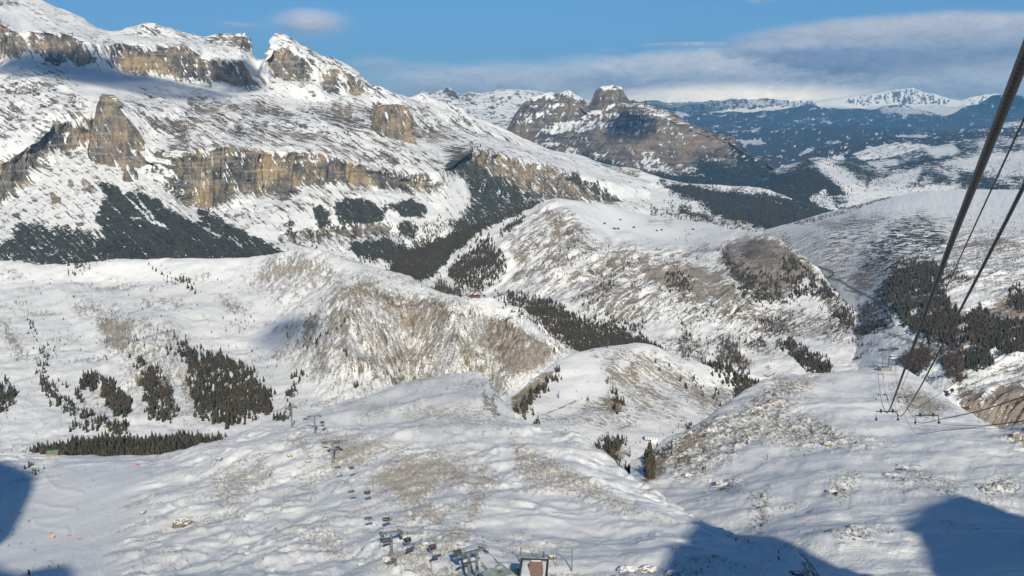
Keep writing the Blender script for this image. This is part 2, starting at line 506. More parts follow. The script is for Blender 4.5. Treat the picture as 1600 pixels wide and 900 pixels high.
def mask_shoulder(c):
    px, py = c['px'], c['py']
    P = c['P']; st = 1 - c['N2'][..., 2]
    wx, wy = warp(c, 10, 30)
    pist = np.maximum(polymask(px, py, [(95, 722), (230, 728), (195, 770), (150, 900), (20, 960), (-80, 960), (-80, 860), (30, 815), (100, 780), (130, 740)], 10),
                      polymask(px, py, [(820, 660), (900, 700), (860, 690), (1030, 780), (1060, 812), (1010, 800), (900, 735), (810, 690)], 8))
    smooth = polymask(px, py, [(770, 790), (900, 775), (1060, 830), (1040, 890), (900, 850), (800, 835)], 30)
    g = paint(c, [
        (0.62, [(500, 688), (560, 682), (640, 700), (590, 712), (520, 735), (505, 700)]),
        (0.6, [(440, 690), (470, 676), (490, 690), (482, 712), (470, 700)]),
        (0.6, [(495, 720), (505, 716), (512, 742), (498, 745)]),
        (0.66, [(580, 755), (610, 720), (670, 705), (740, 725), (735, 760), (690, 760), (660, 785), (700, 800), (690, 820), (640, 800), (600, 770)]),
        (0.6, [(740, 730), (770, 740), (760, 800), (735, 820), (725, 800)]),
        (0.62, [(690, 830), (725, 820), (728, 850), (700, 862), (680, 850)]),
        (0.55, [(590, 850), (660, 860), (680, 895), (640, 890), (600, 870)]),
        (0.5, [(495, 825), (530, 835), (545, 870), (520, 872), (470, 845)]),
        (0.55, [(465, 750), (490, 748), (486, 775), (470, 770)]),
        (0.5, [(430, 772), (460, 776), (450, 790), (432, 785)]),
        (0.6, [(800, 832), (900, 845), (925, 856), (860, 850), (800, 842)]),
        (0.55, [(800, 852), (850, 860), (840, 872), (790, 866)]),
        (0.55, [(800, 690), (860, 690), (930, 740), (1000, 790), (1050, 815), (990, 812), (900, 790), (850, 770), (800, 740)]),
        (0.6, [(930, 765), (1000, 780), (1050, 812), (960, 800)]),
        (0.5, [(620, 640), (700, 632), (760, 640), (800, 660), (740, 664), (640, 660)]),
        (0.5, [(700, 600), (740, 596), (760, 610), (730, 615)]),
        (0.5, [(560, 640), (610, 625), (600, 650), (560, 665)]),
        (0.45, [(330, 745), (400, 715), (440, 735), (400, 770), (340, 800)]),
        (0.45, [(900, 830), (960, 822), (990, 835), (930, 845)]),
        (0.5, [(980, 860), (1000, 862), (995, 875), (980, 872)]),
        (0.5, [(800, 672), (850, 678), (880, 700), (820, 700)]),
        (0.4, [(620, 590), (690, 583), (700, 600), (640, 610)]),
    ], 16, 22, 32) * 1.1
    g = np.maximum(g, 0.42 * sstep(fbm(P[..., 0] / 55, P[..., 1] / 30, 40.0, 5, 0.6), 0.0, 0.4))
    g = g * (1 - pist) * (1 - 0.85 * smooth)
    left = sstep(px, 250, 330)
    r = sstep(st, 0.12, 0.34) * 0.7 + 0.35 * c['rockm'] * sstep(fbm(P[..., 0] / 3.2, P[..., 1] / 3.2, 3.0, 3, 0.6), 0.05, 0.5)
    r = r * (1 - pist) * (0.35 + 0.65 * left) * 0.8
    r = np.maximum(r, paint(c, [(0.9, [(268, 822), (280, 812), (300, 812), (302, 818), (285, 824), (270, 826)]), (0.9, [(215, 802), (228, 797), (230, 800), (220, 804)]),
                                (0.9, [(338, 716), (346, 713), (348, 720), (340, 720)]),
                                (0.9, [(600, 870), (618, 872), (622, 882), (604, 884)])], 2, 3, 10))
    road = np.zeros_like(g)
    # narrow earth path at the lower edge of the steep side above the gorge
    cliff = paint(c, [(0.85, [(752, 612), (770, 618), (785, 655), (772, 650), (756, 640)])], 4, 5, 14)
    trk = paint(c, [(1.0, [(135, 728), (215, 728), (205, 760), (190, 810), (150, 905), (80, 905), (100, 850), (118, 790)])], 10, 8, 20)
    trk = np.maximum(trk, 0.5 * polymask(px, py, [(0, 850), (60, 815), (110, 830), (100, 905), (-60, 905)], 20))
    for pts in ([(8, 868), (22, 885), (40, 905)], [(20, 866), (46, 890)], [(10, 858), (18, 878), (30, 900)], [(60, 868), (48, 892)], [(70, 850), (95, 868), (120, 905)]):
        trk = np.maximum(trk, linemask(px, py, pts, 0.7, 1.0))
    return dict(track=trk, rock=np.maximum(r, cliff * 0.8), grass=g, brush=0.7 * cliff * 0, groomed=np.maximum(pist, 0.8 * smooth), ochre=np.zeros_like(g) + 0.5, road=road)

mat_near = land_mat('near_snow', 0.34, streak=2.2, rock=((0.13, 0.12, 0.11), (0.26, 0.23, 0.20), (0.36, 0.31, 0.25)), grass=(0.40, 0.345, 0.275), bump=0.8, tex=0.3, fleck=0.35)
L1 = land('ski_slope', [
    [(-120, 1010, 330), (200, 1010, 250), (700, 1010, 215), (1400, 1010, 190)],
    [(-120, 905, 500), (60, 905, 440), (300, 905, 370), (700, 905, 315), (1000, 905, 312), (1400, 905, 300)],
    [(-120, 850, 585), (60, 850, 540), (300, 850, 450), (700, 850, 360), (1000, 850, 360), (1400, 850, 340)],
    [(-120, 800, 690), (60, 800, 640), (300, 800, 525), (700, 800, 415), (1000, 803, 410), (1060, 806, 440), (1120, 830, 405), (1280, 898, 320), (1400, 930, 290)],
    [(-120, 758, 790), (60, 758, 740), (300, 755, 610), (700, 750, 490), (960, 765, 455), (1060, 798, 450), (1120, 828, 410), (1280, 896, 323), (1400, 928, 294)],
    [(-120, 728, 860), (60, 728, 830), (250, 722, 760), (380, 700, 650), (700, 700, 570), (900, 712, 540), (960, 742, 500), (1060, 796, 455), (1120, 827, 412), (1280, 895, 325), (1400, 927, 296)],
    [(-120, 716, 900), (60, 716, 900), (230, 714, 860), (300, 706, 800), (400, 683, 740), (500, 670, 690), (700, 648, 690), (800, 668, 650), (900, 694, 590), (960, 732, 520), (1010, 764, 480), (1060, 794, 457), (1120, 826, 415), (1280, 894, 328), (1400, 926, 300)],
    ([(-120, 704, 930), (0, 706, 930), (85, 712, 930), (170, 719, 925), (250, 716, 905), (300, 702, 870), (345, 690, 840), (400, 673, 800), (440, 668, 790), (480, 652, 790), (530, 632, 840), (570, 622, 870), (610, 607, 890), (650, 596, 905), (700, 587, 910), (745, 586, 900), (762, 592, 890), (776, 618, 800), (800, 648, 740), (830, 664, 690), (860, 674, 660), (900, 686, 620), (935, 706, 580), (975, 735, 530), (1015, 763, 490), (1060, 792, 460), (1085, 806, 440), (1120, 825, 418), (1280, 893, 330), (1400, 925, 302)], 2.0),
    [(-120, 760, 990), (85, 760, 990), (250, 765, 965), (345, 735, 900), (440, 710, 850), (530, 680, 900), (650, 660, 970), (745, 650, 960), (776, 700, 830), (860, 760, 700), (935, 800, 610), (1015, 850, 515), (1060, 870, 480), (1120, 900, 440), (1280, 960, 350), (1400, 990, 320)],
    [(-120, 900, 1080), (250, 900, 1050), (440, 860, 960), (650, 860, 1010), (776, 900, 880), (935, 960, 650), (1060, 1010, 520), (1280, 1080, 380), (1400, 1100, 350)],
], -110, 1390, 1.9, shape_shoulder, mask_shoulder, mat_near, sy=5, sd=25, label='snow covered shoulder with a groomed piste on its left side')

# ---- the bowl and knoll on the right
def shape_knoll(c):
    P = c['P']; px, py = c['px'], c['py']
    x, y = P[..., 0], P[..., 1]
    rz = paint(c, [(1, [(1020, 730), (1060, 690), (1130, 645), (1200, 600), (1260, 600), (1240, 640), (1330, 680), (1390, 690), (1330, 705), (1250, 700), (1180, 690), (1120, 730), (1060, 750)]),
                   (1, [(1100, 750), (1150, 748), (1160, 780), (1115, 770)]), (1, [(1170, 790), (1205, 780), (1200, 810), (1190, 830), (1175, 815)]),
                   (1, [(1290, 765), (1325, 745), (1345, 755), (1330, 775), (1300, 775)]),
                   (1, [(1400, 735), (1440, 735), (1500, 755), (1490, 775), (1420, 750)]), (1, [(1520, 770), (1560, 740), (1600, 760), (1600, 775), (1540, 780)]),
                   (1, [(1390, 745), (1410, 740), (1430, 760), (1415, 765)]),
                   (1, [(1560, 680), (1600, 660), (1640, 700), (1600, 710)]), (1, [(1295, 840), (1390, 828), (1360, 845), (1310, 848)]),
                   (1, [(1390, 600), (1450, 620), (1490, 640), (1460, 650), (1400, 625)])], 14, 16, 30)
    c['rz'] = rz
    lump = fbm(x / 90, y / 90, 3.0, 4)
    fine = fbm(x / 16, y / 16, 8.0, 5, 0.55)
    rk = fbm(x / 7.5, y / 7.5, P[..., 2] / 7.5, 5, 0.62, True)
    rb = sstep(fbm(x / 20, y / 20, 77.0, 3, 0.6), -0.25, 0.3)
    c['rb'] = rb
    amp = 9 * lump + 0.9 * fine + rz * rb * (3.4 * rk + 1.0)
    amp += 1.5 * fbm(x / 70 + 0.3 * fine, y / 60, 6, 3, 0.5, True) * (1 - rz)
    return [(amp, 'z')]

def mask_knoll(c):
    P = c['P']; px, py = c['px'], c['py']
    x, y = P[..., 0], P[..., 1]
    st = 1 - c['N2'][..., 2]
    r = c['rz'] * c['rb'] * (0.42 + 0.9 * sstep(st, 0.10, 0.36)) * (0.55 + 0.9 * sstep(fbm(x / 14, y / 14, 51.0, 4, 0.6), -0.25, 0.3))
    r = np.maximum(r, paint(c, [(0.95, [(1005, 712), (1045, 698), (1040, 742), (1008, 758)]), (0.85, [(1050, 690), (1120, 650), (1100, 690), (1060, 710)])], 4, 6, 14) * (0.6 + 0.4 * c['rb']))  # first patch: rock mask laid along the gorge edge in place of its shadow
    r = np.maximum(r, 0.7 * sstep(st, 0.34, 0.55))
    piste = polymask(px, py, [(1075, 812), (1120, 822), (1300, 880), (1420, 905), (1300, 930), (1150, 860)], 10)
    g = 0.42 * c['rz'] + paint(c, [(0.5, [(1410, 600), (1450, 615), (1480, 640), (1440, 650), (1415, 630)]), (0.45, [(1210, 590), (1290, 585), (1280, 600), (1230, 610)])], 10, 12, 25)
    g = np.maximum(g, 0.25 * sstep(fbm(x / 60, y / 40, 4.0, 5, 0.6), 0.1, 0.5))
    return dict(rock=r * (1 - piste), grass=g * (1 - piste), brush=np.zeros_like(r), groomed=piste * 0.9, ochre=np.zeros_like(r) + 0.4 + 0.5 * sstep(fbm(x / 60, y / 60, 2.0, 3), 0, 0.4))

mat_knoll = land_mat('knoll_snow', 0.5, streak=1.6, rock=((0.12, 0.11, 0.10), (0.25, 0.225, 0.20), (0.38, 0.30, 0.21)), grass=(0.27, 0.225, 0.17), tex=0.3, fleck=0.3)
L2 = land('snow_bowl', [
    [(960, 1010, 330), (1300, 1030, 230), (1760, 1030, 220)],
    [(960, 905, 430), (1150, 905, 380), (1300, 905, 345), (1600, 905, 355), (1760, 905, 365)],
    [(960, 850, 500), (1150, 850, 450), (1300, 850, 405), (1450, 843, 415), (1600, 830, 435), (1760, 830, 440)],
    [(960, 800, 590), (1150, 800, 540), (1300, 800, 480), (1450, 805, 470), (1600, 795, 490), (1760, 795, 500)],
    [(960, 750, 700), (1150, 750, 640), (1300, 750, 580), (1450, 752, 570), (1600, 750, 570), (1760, 750, 570)],
    [(960, 735, 760), (1100, 700, 760), (1200, 690, 740), (1400, 700, 690), (1600, 712, 640), (1760, 712, 640)],
    [(960, 730, 790), (1040, 705, 790), (1120, 660, 830), (1200, 635, 860), (1400, 640, 850), (1500, 660, 800), (1600, 690, 680), (1760, 690, 680)],
    ([(960, 780, 790), (1000, 752, 790), (1012, 716, 800), (1040, 692, 830), (1075, 672, 850), (1110, 648, 880), (1160, 614, 950), (1195, 596, 990), (1230, 587, 1020), (1290, 586, 1060), (1340, 578, 1100), (1372, 571, 1120), (1405, 573, 1120), (1440, 590, 1080), (1470, 613, 1020), (1500, 640, 940), (1530, 664, 860), (1560, 680, 800), (1590, 672, 780), (1640, 666, 760), (1760, 662, 760)], 3),
    [(960, 860, 850), (1040, 760, 890), (1110, 720, 950), (1195, 680, 1080), (1290, 660, 1150), (1372, 645, 1230), (1440, 660, 1180), (1500, 700, 1050), (1560, 740, 900), (1760, 740, 850)],
    [(960, 960, 900), (1110, 880, 1020), (1290, 860, 1230), (1372, 850, 1290), (1500, 900, 1120), (1760, 920, 940)],
], 985, 1760, 1.9, shape_knoll, mask_knoll, mat_knoll, sy=6, sd=25, label='wind packed snow bowl with rocky outcrops')

# ---- the smooth dome behind the gorge
def shape_dome(c):
    P = c['P']
    g = FL(c, 60, 5, 0.7, 4, 0.5, True, 3)
    right = sstep(c['px'], 930, 980)
    return [(12 * W(c, 160, 3, seed=2) + right * 4.5 * g + 1.3 * W(c, 22, 4, seed=7), 'z')]

def mask_dome(c):
    P = c['P']; px, py = c['px'], c['py']
    st = 1 - c['N2'][..., 2]
    g = paint(c, [(0.75, [(940, 572), (960, 570), (1000, 590), (1040, 620), (1060, 640), (1020, 625), (960, 600)]),
                  (0.6, [(985, 560), (1030, 560), (1100, 600), (1130, 630), (1180, 660), (1120, 650), (1060, 615), (1000, 585)]),
                  (0.55, [(970, 590), (1020, 630), (1070, 660), (1000, 645), (970, 615)]),
                  (0.45, [(920, 545), (1000, 545), (1060, 565), (1030, 575), (960, 565)]),
                  (0.5, [(1060, 590), (1150, 610), (1200, 650), (1150, 690), (1100, 650)]),
                  (0.6, [(905, 640), (950, 620), (975, 640), (960, 648), (920, 650)]),
                  (0.5, [(840, 655), (940, 648), (980, 650), (1000, 665), (970, 668), (900, 660)]),
                  (0.55, [(900, 690), (960, 690), (990, 715), (960, 740), (930, 720)])], 12, 14, 30)
    rock = paint(c, [(0.95, [(940, 625), (958, 620), (972, 628), (974, 644), (960, 646), (946, 640)]), (0.9, [(750, 610), (790, 660), (800, 690), (770, 680)]), (0.75, [(800, 620), (850, 582), (868, 575), (862, 590), (820, 640), (800, 660)]),
                     (0.6, [(975, 575), (990, 560), (1000, 580), (995, 600)])], 4, 6, 14)
    path = np.maximum(linemask(px, py, [(838, 652), (870, 640), (912, 622)], 0.8, 1.2), linemask(px, py, [(838, 655), (930, 654), (985, 650), (996, 655), (985, 664), (965, 672)], 0.9, 1.4))
    return dict(rock=rock, grass=np.maximum(g, 0.85 * path), brush=np.zeros_like(g), groomed=0.8 * polymask(px, py, [(850, 590), (900, 560), (935, 580), (940, 610), (880, 630), (840, 640)], 15), ochre=np.zeros_like(g) + 0.7)

mat_dome = land_mat('dome_snow', 1.1, streak=3.0, shear=0.7, grass=(0.27, 0.21, 0.14), rock=((0.16, 0.14, 0.12), (0.30, 0.25, 0.19), (0.42, 0.33, 0.22)), tex=0.35, fleck=0.3)
L3 = land('snow_dome', [
    [(720, 900, 1060), (1300, 900, 1060)],
    [(720, 760, 1250), (900, 770, 1200), (1050, 760, 1200), (1300, 720, 1250)],
    [(720, 700, 1380), (850, 690, 1350), (1000, 690, 1350), (1150, 680, 1380), (1300, 690, 1400)],
    [(720, 655, 1480), (830, 640, 1500), (1000, 630, 1520), (1150, 640, 1500), (1300, 670, 1480)],
    [(720, 650, 1530), (800, 630, 1560), (870, 600, 1620), (960, 580, 1660), (1080, 600, 1630), (1180, 620, 1600), (1300, 660, 1550)],
    ([(720, 660, 1560), (760, 650, 1580), (800, 620, 1610), (830, 597, 1650), (870, 568, 1720), (895, 556, 1750), (925, 546, 1770), (955, 541, 1780), (990, 541, 1780), (1030, 549, 1760), (1050, 560, 1730), (1100, 571, 1700), (1150, 580, 1680), (1200, 592, 1650), (1300, 640, 1600)], 3),
    [(720, 760, 1700), (800, 700, 1750), (870, 640, 1880), (960, 610, 1950), (1100, 640, 1880), (1200, 680, 1800), (1300, 720, 1750)],
    [(720, 900, 1800), (960, 760, 2080), (1300, 880, 1850)],
], 730, 1290, 1.9, shape_dome, mask_dome, mat_dome, sy=5, sd=20, label='smooth snow dome with a bare grassy right flank')

# ---- the meadows on the left and the gullied badlands
def shape_meadow(c):
    px, py = c['px'], c['py']
    bad = paint(c, [(1, [(430, 560), (440, 520), (560, 440), (640, 455), (700, 462), (760, 480), (820, 500), (880, 550), (860, 580), (790, 610), (700, 600), (600, 612), (540, 622), (510, 610)])], 18, 6, 30)
    bad2 = paint(c, [(1, [(100, 460), (200, 480), (280, 520), (300, 590), (250, 640), (200, 640), (190, 580), (160, 520)]), (1, [(380, 440), (430, 400), (500, 395), (560, 440), (540, 470), (440, 480)])], 25, 10, 40)
    c['bad'], c['bad2'] = bad, bad2 * (1 - bad)
    # spurs left and right of the central gully: rills run away from each ridge line
    wob = 10 * fbm(py / 40, px / 200, 3.0, 3)
    q = px + wob * 0.5
    ridge = np.interp(q, [430, 490, 548, 600, 640, 680, 712, 765, 820, 880], [0, 6, 44, 2, -60, -10, 30, -14, 26, 0])
    sh = np.where(q < 548, 0.9, np.where(q < 640, -0.6, np.where(q < 712, 0.8, np.where(q < 765, -0.35, 0.25))))
    qq = px + sh * (py - 520) + 6 * fbm(px / 30, py / 30, 3.0, 3)
    c['qq'] = qq
    rill = fbm(qq / (13 + 6 * fbm(px / 90, py / 90, 5.0, 2)), py / 110, 6.0, 4, 0.62, True) * (0.55 + 0.9 * sstep(fbm(px / 35, py / 28, 15.0, 3), -0.3, 0.4))
    rill2 = fbm(qq / 5.5, py / 60, 9.0, 2, 0.6, True)
    a = bad * (ridge * sstep(py, 455, 500) * sstep(py, 650, 600) + 17 * rill + 3.5 * rill2)
    a = a + bad2 * (22 * FL(c, 120, 5, -0.5, 4, seed=5) + 6 * FL(c, 30, 6, -0.6, 3, seed=2))
    a = a + (1 - bad) * (14 * W(c, 220, 4, seed=1) + 5.5 * W(c, 60, 4, 0.55, seed=4)) + 1.5 * W(c, 18, 3, 0.55, seed=9)
    return [(a, 'z')]

def mask_meadow(c):
    px, py = c['px'], c['py']
    bad, bad2 = c['bad'], c['bad2']
    st = 1 - c['N2'][..., 2]
    g = bad * (0.20 + 0.36 * sstep(fbm(px / 34, py / 26, 25.0, 4, 0.6), -0.2, 0.35) + 0.22 * sstep(st, 0.05, 0.3)) + bad2 * (0.30 + 0.30 * sstep(st, 0.03, 0.2))
    g = np.maximum(g, paint(c, [
        (0.72, [(560, 452), (600, 450), (640, 462), (700, 468), (690, 500), (650, 530), (620, 510), (590, 480)]),
        (0.8, [(490, 545), (520, 540), (515, 562), (495, 564)]),
        (0.75, [(770, 480), (830, 500), (870, 550), (850, 575), (790, 590), (770, 560), (740, 540)]),
        (0.7, [(540, 450), (570, 430), (590, 440), (560, 470), (500, 470)]),
        (0.75, [(440, 415), (470, 405), (500, 415), (480, 430), (450, 435)]),
        (0.7, [(395, 430), (420, 425), (430, 445), (400, 440)]),
        (0.65, [(0, 495), (15, 505), (35, 540), (45, 560), (25, 558), (5, 520)]),
        (0.6, [(115, 475), (150, 475), (160, 490), (120, 490)]),
        (0.7, [(150, 490), (210, 500), (200, 560), (160, 540)]),
        (0.6, [(210, 575), (235, 570), (230, 600), (200, 610)]),
        (0.6, [(280, 580), (300, 570), (300, 640), (285, 630)]),
        (0.55, [(220, 470), (290, 465), (280, 480), (230, 480)]),
        (0.7, [(245, 512), (300, 530), (290, 545), (250, 525)]),
        (0.6, [(120, 620), (140, 620), (135, 635), (120, 632)]),
        (0.8, [(0, 632), (20, 640), (10, 650), (0, 648)]),
        (0.6, [(340, 465), (390, 475), (380, 490), (350, 485)]),
        (0.6, [(750, 560), (790, 590), (800, 620), (770, 615)]),
        (0.5, [(570, 420), (700, 445), (690, 455), (600, 435)]),
    ], 10, 12, 26))
    P = c['P']
    g = np.maximum(g, 0.40 * sstep(fbm(P[..., 0] / 170, P[..., 1] / 120, 14.0, 5, 0.6), -0.05, 0.4))
    piste = np.maximum(polymask(px, py, [(720, 470), (770, 466), (830, 500), (890, 548), (860, 540), (800, 505), (740, 485)], 5), polymask(px, py, [(-20, 640), (120, 660), (300, 665), (420, 650), (380, 690), (0, 700)], 20) * 0.7)
    clf = paint(c, [(0.6, [(605, 466), (680, 470), (682, 484), (640, 490), (612, 482)]), (0.45, [(770, 490), (800, 500), (800, 550), (780, 560), (755, 530)])], 8, 8, 18)
    acr = c['s'] * (1 - (bad > 0.02)) + (bad > 0.02) * (c['qq'] - 800) / FPX * c['dm'] * 1.0
    return dict(across=acr, rock=np.maximum(clf * 0.62, bad * 0.6 * sstep(st, 0.36, 0.6)), grass=g * (1 - piste), brush=np.zeros_like(g), groomed=piste, ochre=np.zeros_like(g) + 0.4)

mat_meadow = land_mat('meadow_snow', 1.5, streak=4.5, shear=0.0, gns=2.0, grass=(0.26, 0.195, 0.125), rock=((0.12, 0.11, 0.10), (0.20, 0.18, 0.155), (0.30, 0.24, 0.16)), tex=0.4, fleck=0.3)
L4 = land('snow_meadow', [
    [(-120, 900, 1150), (920, 900, 1150)],
    [(-120, 730, 1450), (400, 730, 1400), (600, 690, 1500), (920, 680, 1550)],
    [(-120, 680, 1600), (400, 680, 1560), (550, 645, 1650), (700, 630, 1750), (920, 630, 1780)],
    [(-120, 620, 1850), (200, 620, 1820), (430, 620, 1800), (550, 605, 1850), (700, 600, 1900), (860, 590, 1880), (920, 590, 1880)],
    [(-120, 550, 2150), (200, 550, 2120), (430, 550, 2150), (600, 530, 2080), (700, 530, 2080), (820, 540, 2060), (920, 570, 2000)],
    [(-120, 490, 2450), (200, 490, 2450), (400, 490, 2400), (550, 480, 2280), (650, 490, 2200), (740, 495, 2200), (820, 520, 2160), (920, 562, 2080)],
    [(-120, 440, 2750), (200, 440, 2750), (350, 440, 2700), (450, 440, 2600), (550, 440, 2480), (600, 450, 2380), (700, 474, 2280), (780, 486, 2250), (850, 530, 2180), (920, 557, 2120)],
    ([(-120, 408, 2900), (0, 408, 2900), (60, 412, 2880), (130, 412, 2880), (200, 405, 2880), (330, 404, 2860), (400, 402, 2820), (440, 397, 2760), (475, 391, 2720), (520, 398, 2680), (550, 407, 2640), (600, 422, 2560), (640, 434, 2480), (680, 455, 2380), (720, 464, 2330), (765, 464, 2320), (800, 480, 2290), (840, 512, 2230), (870, 540, 2190), (890, 552, 2160), (920, 556, 2150)], 3),
    [(-120, 470, 3050), (130, 470, 3050), (475, 460, 2950), (640, 500, 2680), (765, 530, 2480), (870, 600, 2300), (920, 620, 2280)],
    [(-120, 600, 3150), (475, 560, 3100), (765, 640, 2650), (920, 700, 2400)],
], -110, 915, 1.9, shape_meadow, mask_meadow, mat_meadow, sy=5, sd=25, label='rolling snow meadow with gullied brown badlands')

# ---- the middle hill with a piste on its back
def shape_midhill(c):
    px, py = c['px'], c['py']
    face = paint(c, [(1, [(770, 440), (790, 380), (850, 325), (890, 330), (930, 380), (960, 420), (940, 450), (880, 470), (820, 460)]),
                     (1, [(940, 400), (980, 380), (990, 400), (1060, 400), (1100, 440), (1200, 460), (1180, 520), (950, 500), (900, 470)])], 20, 8, 30)
    c['face'] = face
    top = paint(c, [(1, [(880, 316), (1000, 336), (1100, 350), (1140, 360), (1080, 385), (990, 390), (940, 380), (900, 340)])], 15, 4, 30)
    a = face * (46 * FL(c, 130, 4, -0.6, 4, seed=11) + 15 * FL(c, 44, 5, -0.6, 3, seed=12)) + (1 - top) * (22 * W(c, 260, 4, seed=3) + 10 * W(c, 75, 4, seed=6)) + top * 5 * W(c, 200, 3, seed=5)
    a = a + 1.8 * W(c, 26, 3, 0.55, seed=9) * (1 - top)
    return [(a, 'z')]

def mask_midhill(c):
    px, py = c['px'], c['py']; st = 1 - c['N2'][..., 2]; P = c['P']
    face = c['face']
    g = face * (0.22 + 0.40 * sstep(W(c, 60, 4, 0.6, seed=18), -0.3, 0.4) + 0.2 * sstep(st, 0.06, 0.3))
    g = np.maximum(g, paint(c, [
        (0.9, [(862, 350), (885, 340), (880, 365), (868, 380), (860, 375)]), (0.85, [(880, 380), (900, 345), (908, 360), (890, 390)]),
        (0.75, [(835, 395), (855, 375), (860, 385), (845, 400)]), (0.6, [(935, 375), (955, 372), (955, 385), (940, 388)]),
        (0.7, [(960, 390), (985, 385), (990, 405), (960, 410), (940, 420)]), (0.7, [(1060, 395), (1110, 380), (1100, 395), (1070, 402)]),
        (0.8, [(1000, 420), (1060, 410), (1110, 420), (1130, 450), (1100, 480), (1050, 450), (1000, 440)]),
        (0.6, [(900, 440), (960, 430), (1000, 450), (1010, 500), (960, 500), (920, 480)]),
        (0.55, [(1010, 345), (1050, 345), (1045, 352), (1010, 352)]),
        (0.95, [(1140, 380), (1180, 366), (1220, 375), (1250, 395), (1275, 420), (1290, 450), (1260, 430), (1220, 470), (1180, 470), (1150, 440), (1120, 410)]),
        (0.9, [(1085, 425), (1130, 420), (1160, 470), (1120, 470)]),
        (0.7, [(1270, 430), (1310, 470), (1330, 500), (1300, 500)]),
        (0.5, [(1100, 480), (1250, 480), (1340, 510), (1300, 530), (1180, 520), (1120, 500)]),
    ], 8, 10, 22))
    g = np.maximum(g, 0.45 * sstep(W(c, 150, 4, 0.6, seed=8), -0.15, 0.4) * (py > 385))
    piste = np.maximum(linemask(px, py, [(893, 322), (905, 335), (925, 350), (950, 362), (965, 375), (960, 386), (940, 395), (900, 415), (870, 430)], 5, 3), linemask(px, py, [(790, 345), (750, 375), (715, 395), (685, 418), (688, 428), (700, 440)], 7, 3))
    piste = np.maximum(piste, linemask(px, py, [(778, 372), (790, 400), (800, 420), (785, 440), (760, 455)], 8, 4))
    piste = np.maximum(piste, 0.8 * polymask(px, py, [(930, 325), (1000, 345), (1100, 362), (1050, 380), (1000, 380), (960, 360)], 10))
    r = paint(c, [(0.9, [(1155, 385), (1190, 372), (1200, 385), (1215, 400), (1205, 420), (1180, 415), (1160, 400)])], 6, 8, 18)
    return dict(rock=np.maximum(0.75 * sstep(st, 0.33, 0.55), r), grass=g * (1 - piste), brush=paint(c, [(0.4, [(1120, 400), (1140, 390), (1230, 470), (1170, 475)])], 8, 8, 20), groomed=piste, ochre=np.zeros_like(g) + 0.35)

mat_mid = land_mat('midhill_snow', 2.4, streak=5.0, shear=-0.6, grass=(0.185, 0.135, 0.09), rock=((0.10, 0.095, 0.09), (0.17, 0.15, 0.13), (0.27, 0.20, 0.13)), tex=0.35, fleck=0.4)
L5 = land('piste_hill', [
    [(640, 760, 1900), (1400, 760, 1900)],
    [(640, 620, 2300), (900, 610, 2300), (1200, 620, 2250), (1400, 640, 2150)],
    [(640, 560, 2600), (900, 550, 2550), (1200, 560, 2500), (1400, 585, 2350)],
    [(640, 500, 2950), (900, 490, 2900), (1100, 500, 2850), (1250, 510, 2800), (1400, 560, 2450)],
    [(640, 465, 3200), (760, 455, 3250), (900, 445, 3200), (1000, 440, 3250), (1100, 450, 3150), (1200, 460, 3080), (1280, 480, 2950), (1400, 540, 2550)],
    [(640, 450, 3350), (700, 435, 3400), (780, 400, 3600), (880, 385, 3580), (960, 400, 3600), (1060, 400, 3600), (1120, 405, 3400), (1190, 410, 3300), (1260, 440, 3150), (1400, 535, 2600)],
    [(640, 448, 3400), (700, 425, 3500), (780, 365, 3850), (860, 335, 3950), (900, 335, 3950), (960, 360, 4050), (1060, 375, 4000), (1130, 378, 3700), (1190, 382, 3500), (1250, 415, 3280), (1310, 468, 3050), (1400, 532, 2650)],
    ([(640, 446, 3450), (672, 436, 3500), (690, 414, 3600), (730, 386, 3750), (760, 362, 3900), (790, 344, 4020), (830, 329, 4100), (870, 315, 4150), (900, 314, 4200), (950, 321, 4400), (1000, 334, 4500), (1060, 342, 4500), (1110, 351, 4350), (1150, 360, 4000), (1190, 366, 3750), (1220, 376, 3550), (1250, 395, 3420), (1280, 425, 3280), (1310, 462, 3120), (1340, 500, 2950), (1400, 530, 2700)], 2.5),
    [(640, 500, 3600), (790, 400, 4250), (900, 370, 4550), (1060, 390, 4800), (1150, 420, 4250), (1250, 460, 3600), (1340, 560, 3050), (1400, 600, 2800)],
    [(640, 620, 3700), (900, 480, 4700), (1060, 480, 4950), (1250, 560, 3750), (1400, 700, 2900)],
], 650, 1395, 1.9, shape_midhill, mask_midhill, mat_mid, sy=4, sd=22, label='snow hill with a groomed piste running over its back')

# ---- the slopes right of the valley, up to the long plateau
def shape_right(c):
    px, py = c['px'], c['py']
    flank = sstep(py, 345, 380) * (0.18 + 0.82 * sstep(px, 1320, 1400) + 0.0 * py)
    a = flank * (26 * FL(c, 150, 4, -0.8, 4, seed=21) + 8 * FL(c, 44, 4, -0.8, 3, seed=22) + 12 * W(c, 300, 3, seed=2)) + (1 - sstep(py, 345, 380)) * (7 * W(c, 260, 4, seed=3) + 3 * FL(c, 60, 0.5, 0.2, 3, seed=1))
    return [(a + 2.0 * W(c, 30, 3, seed=9), 'z')]

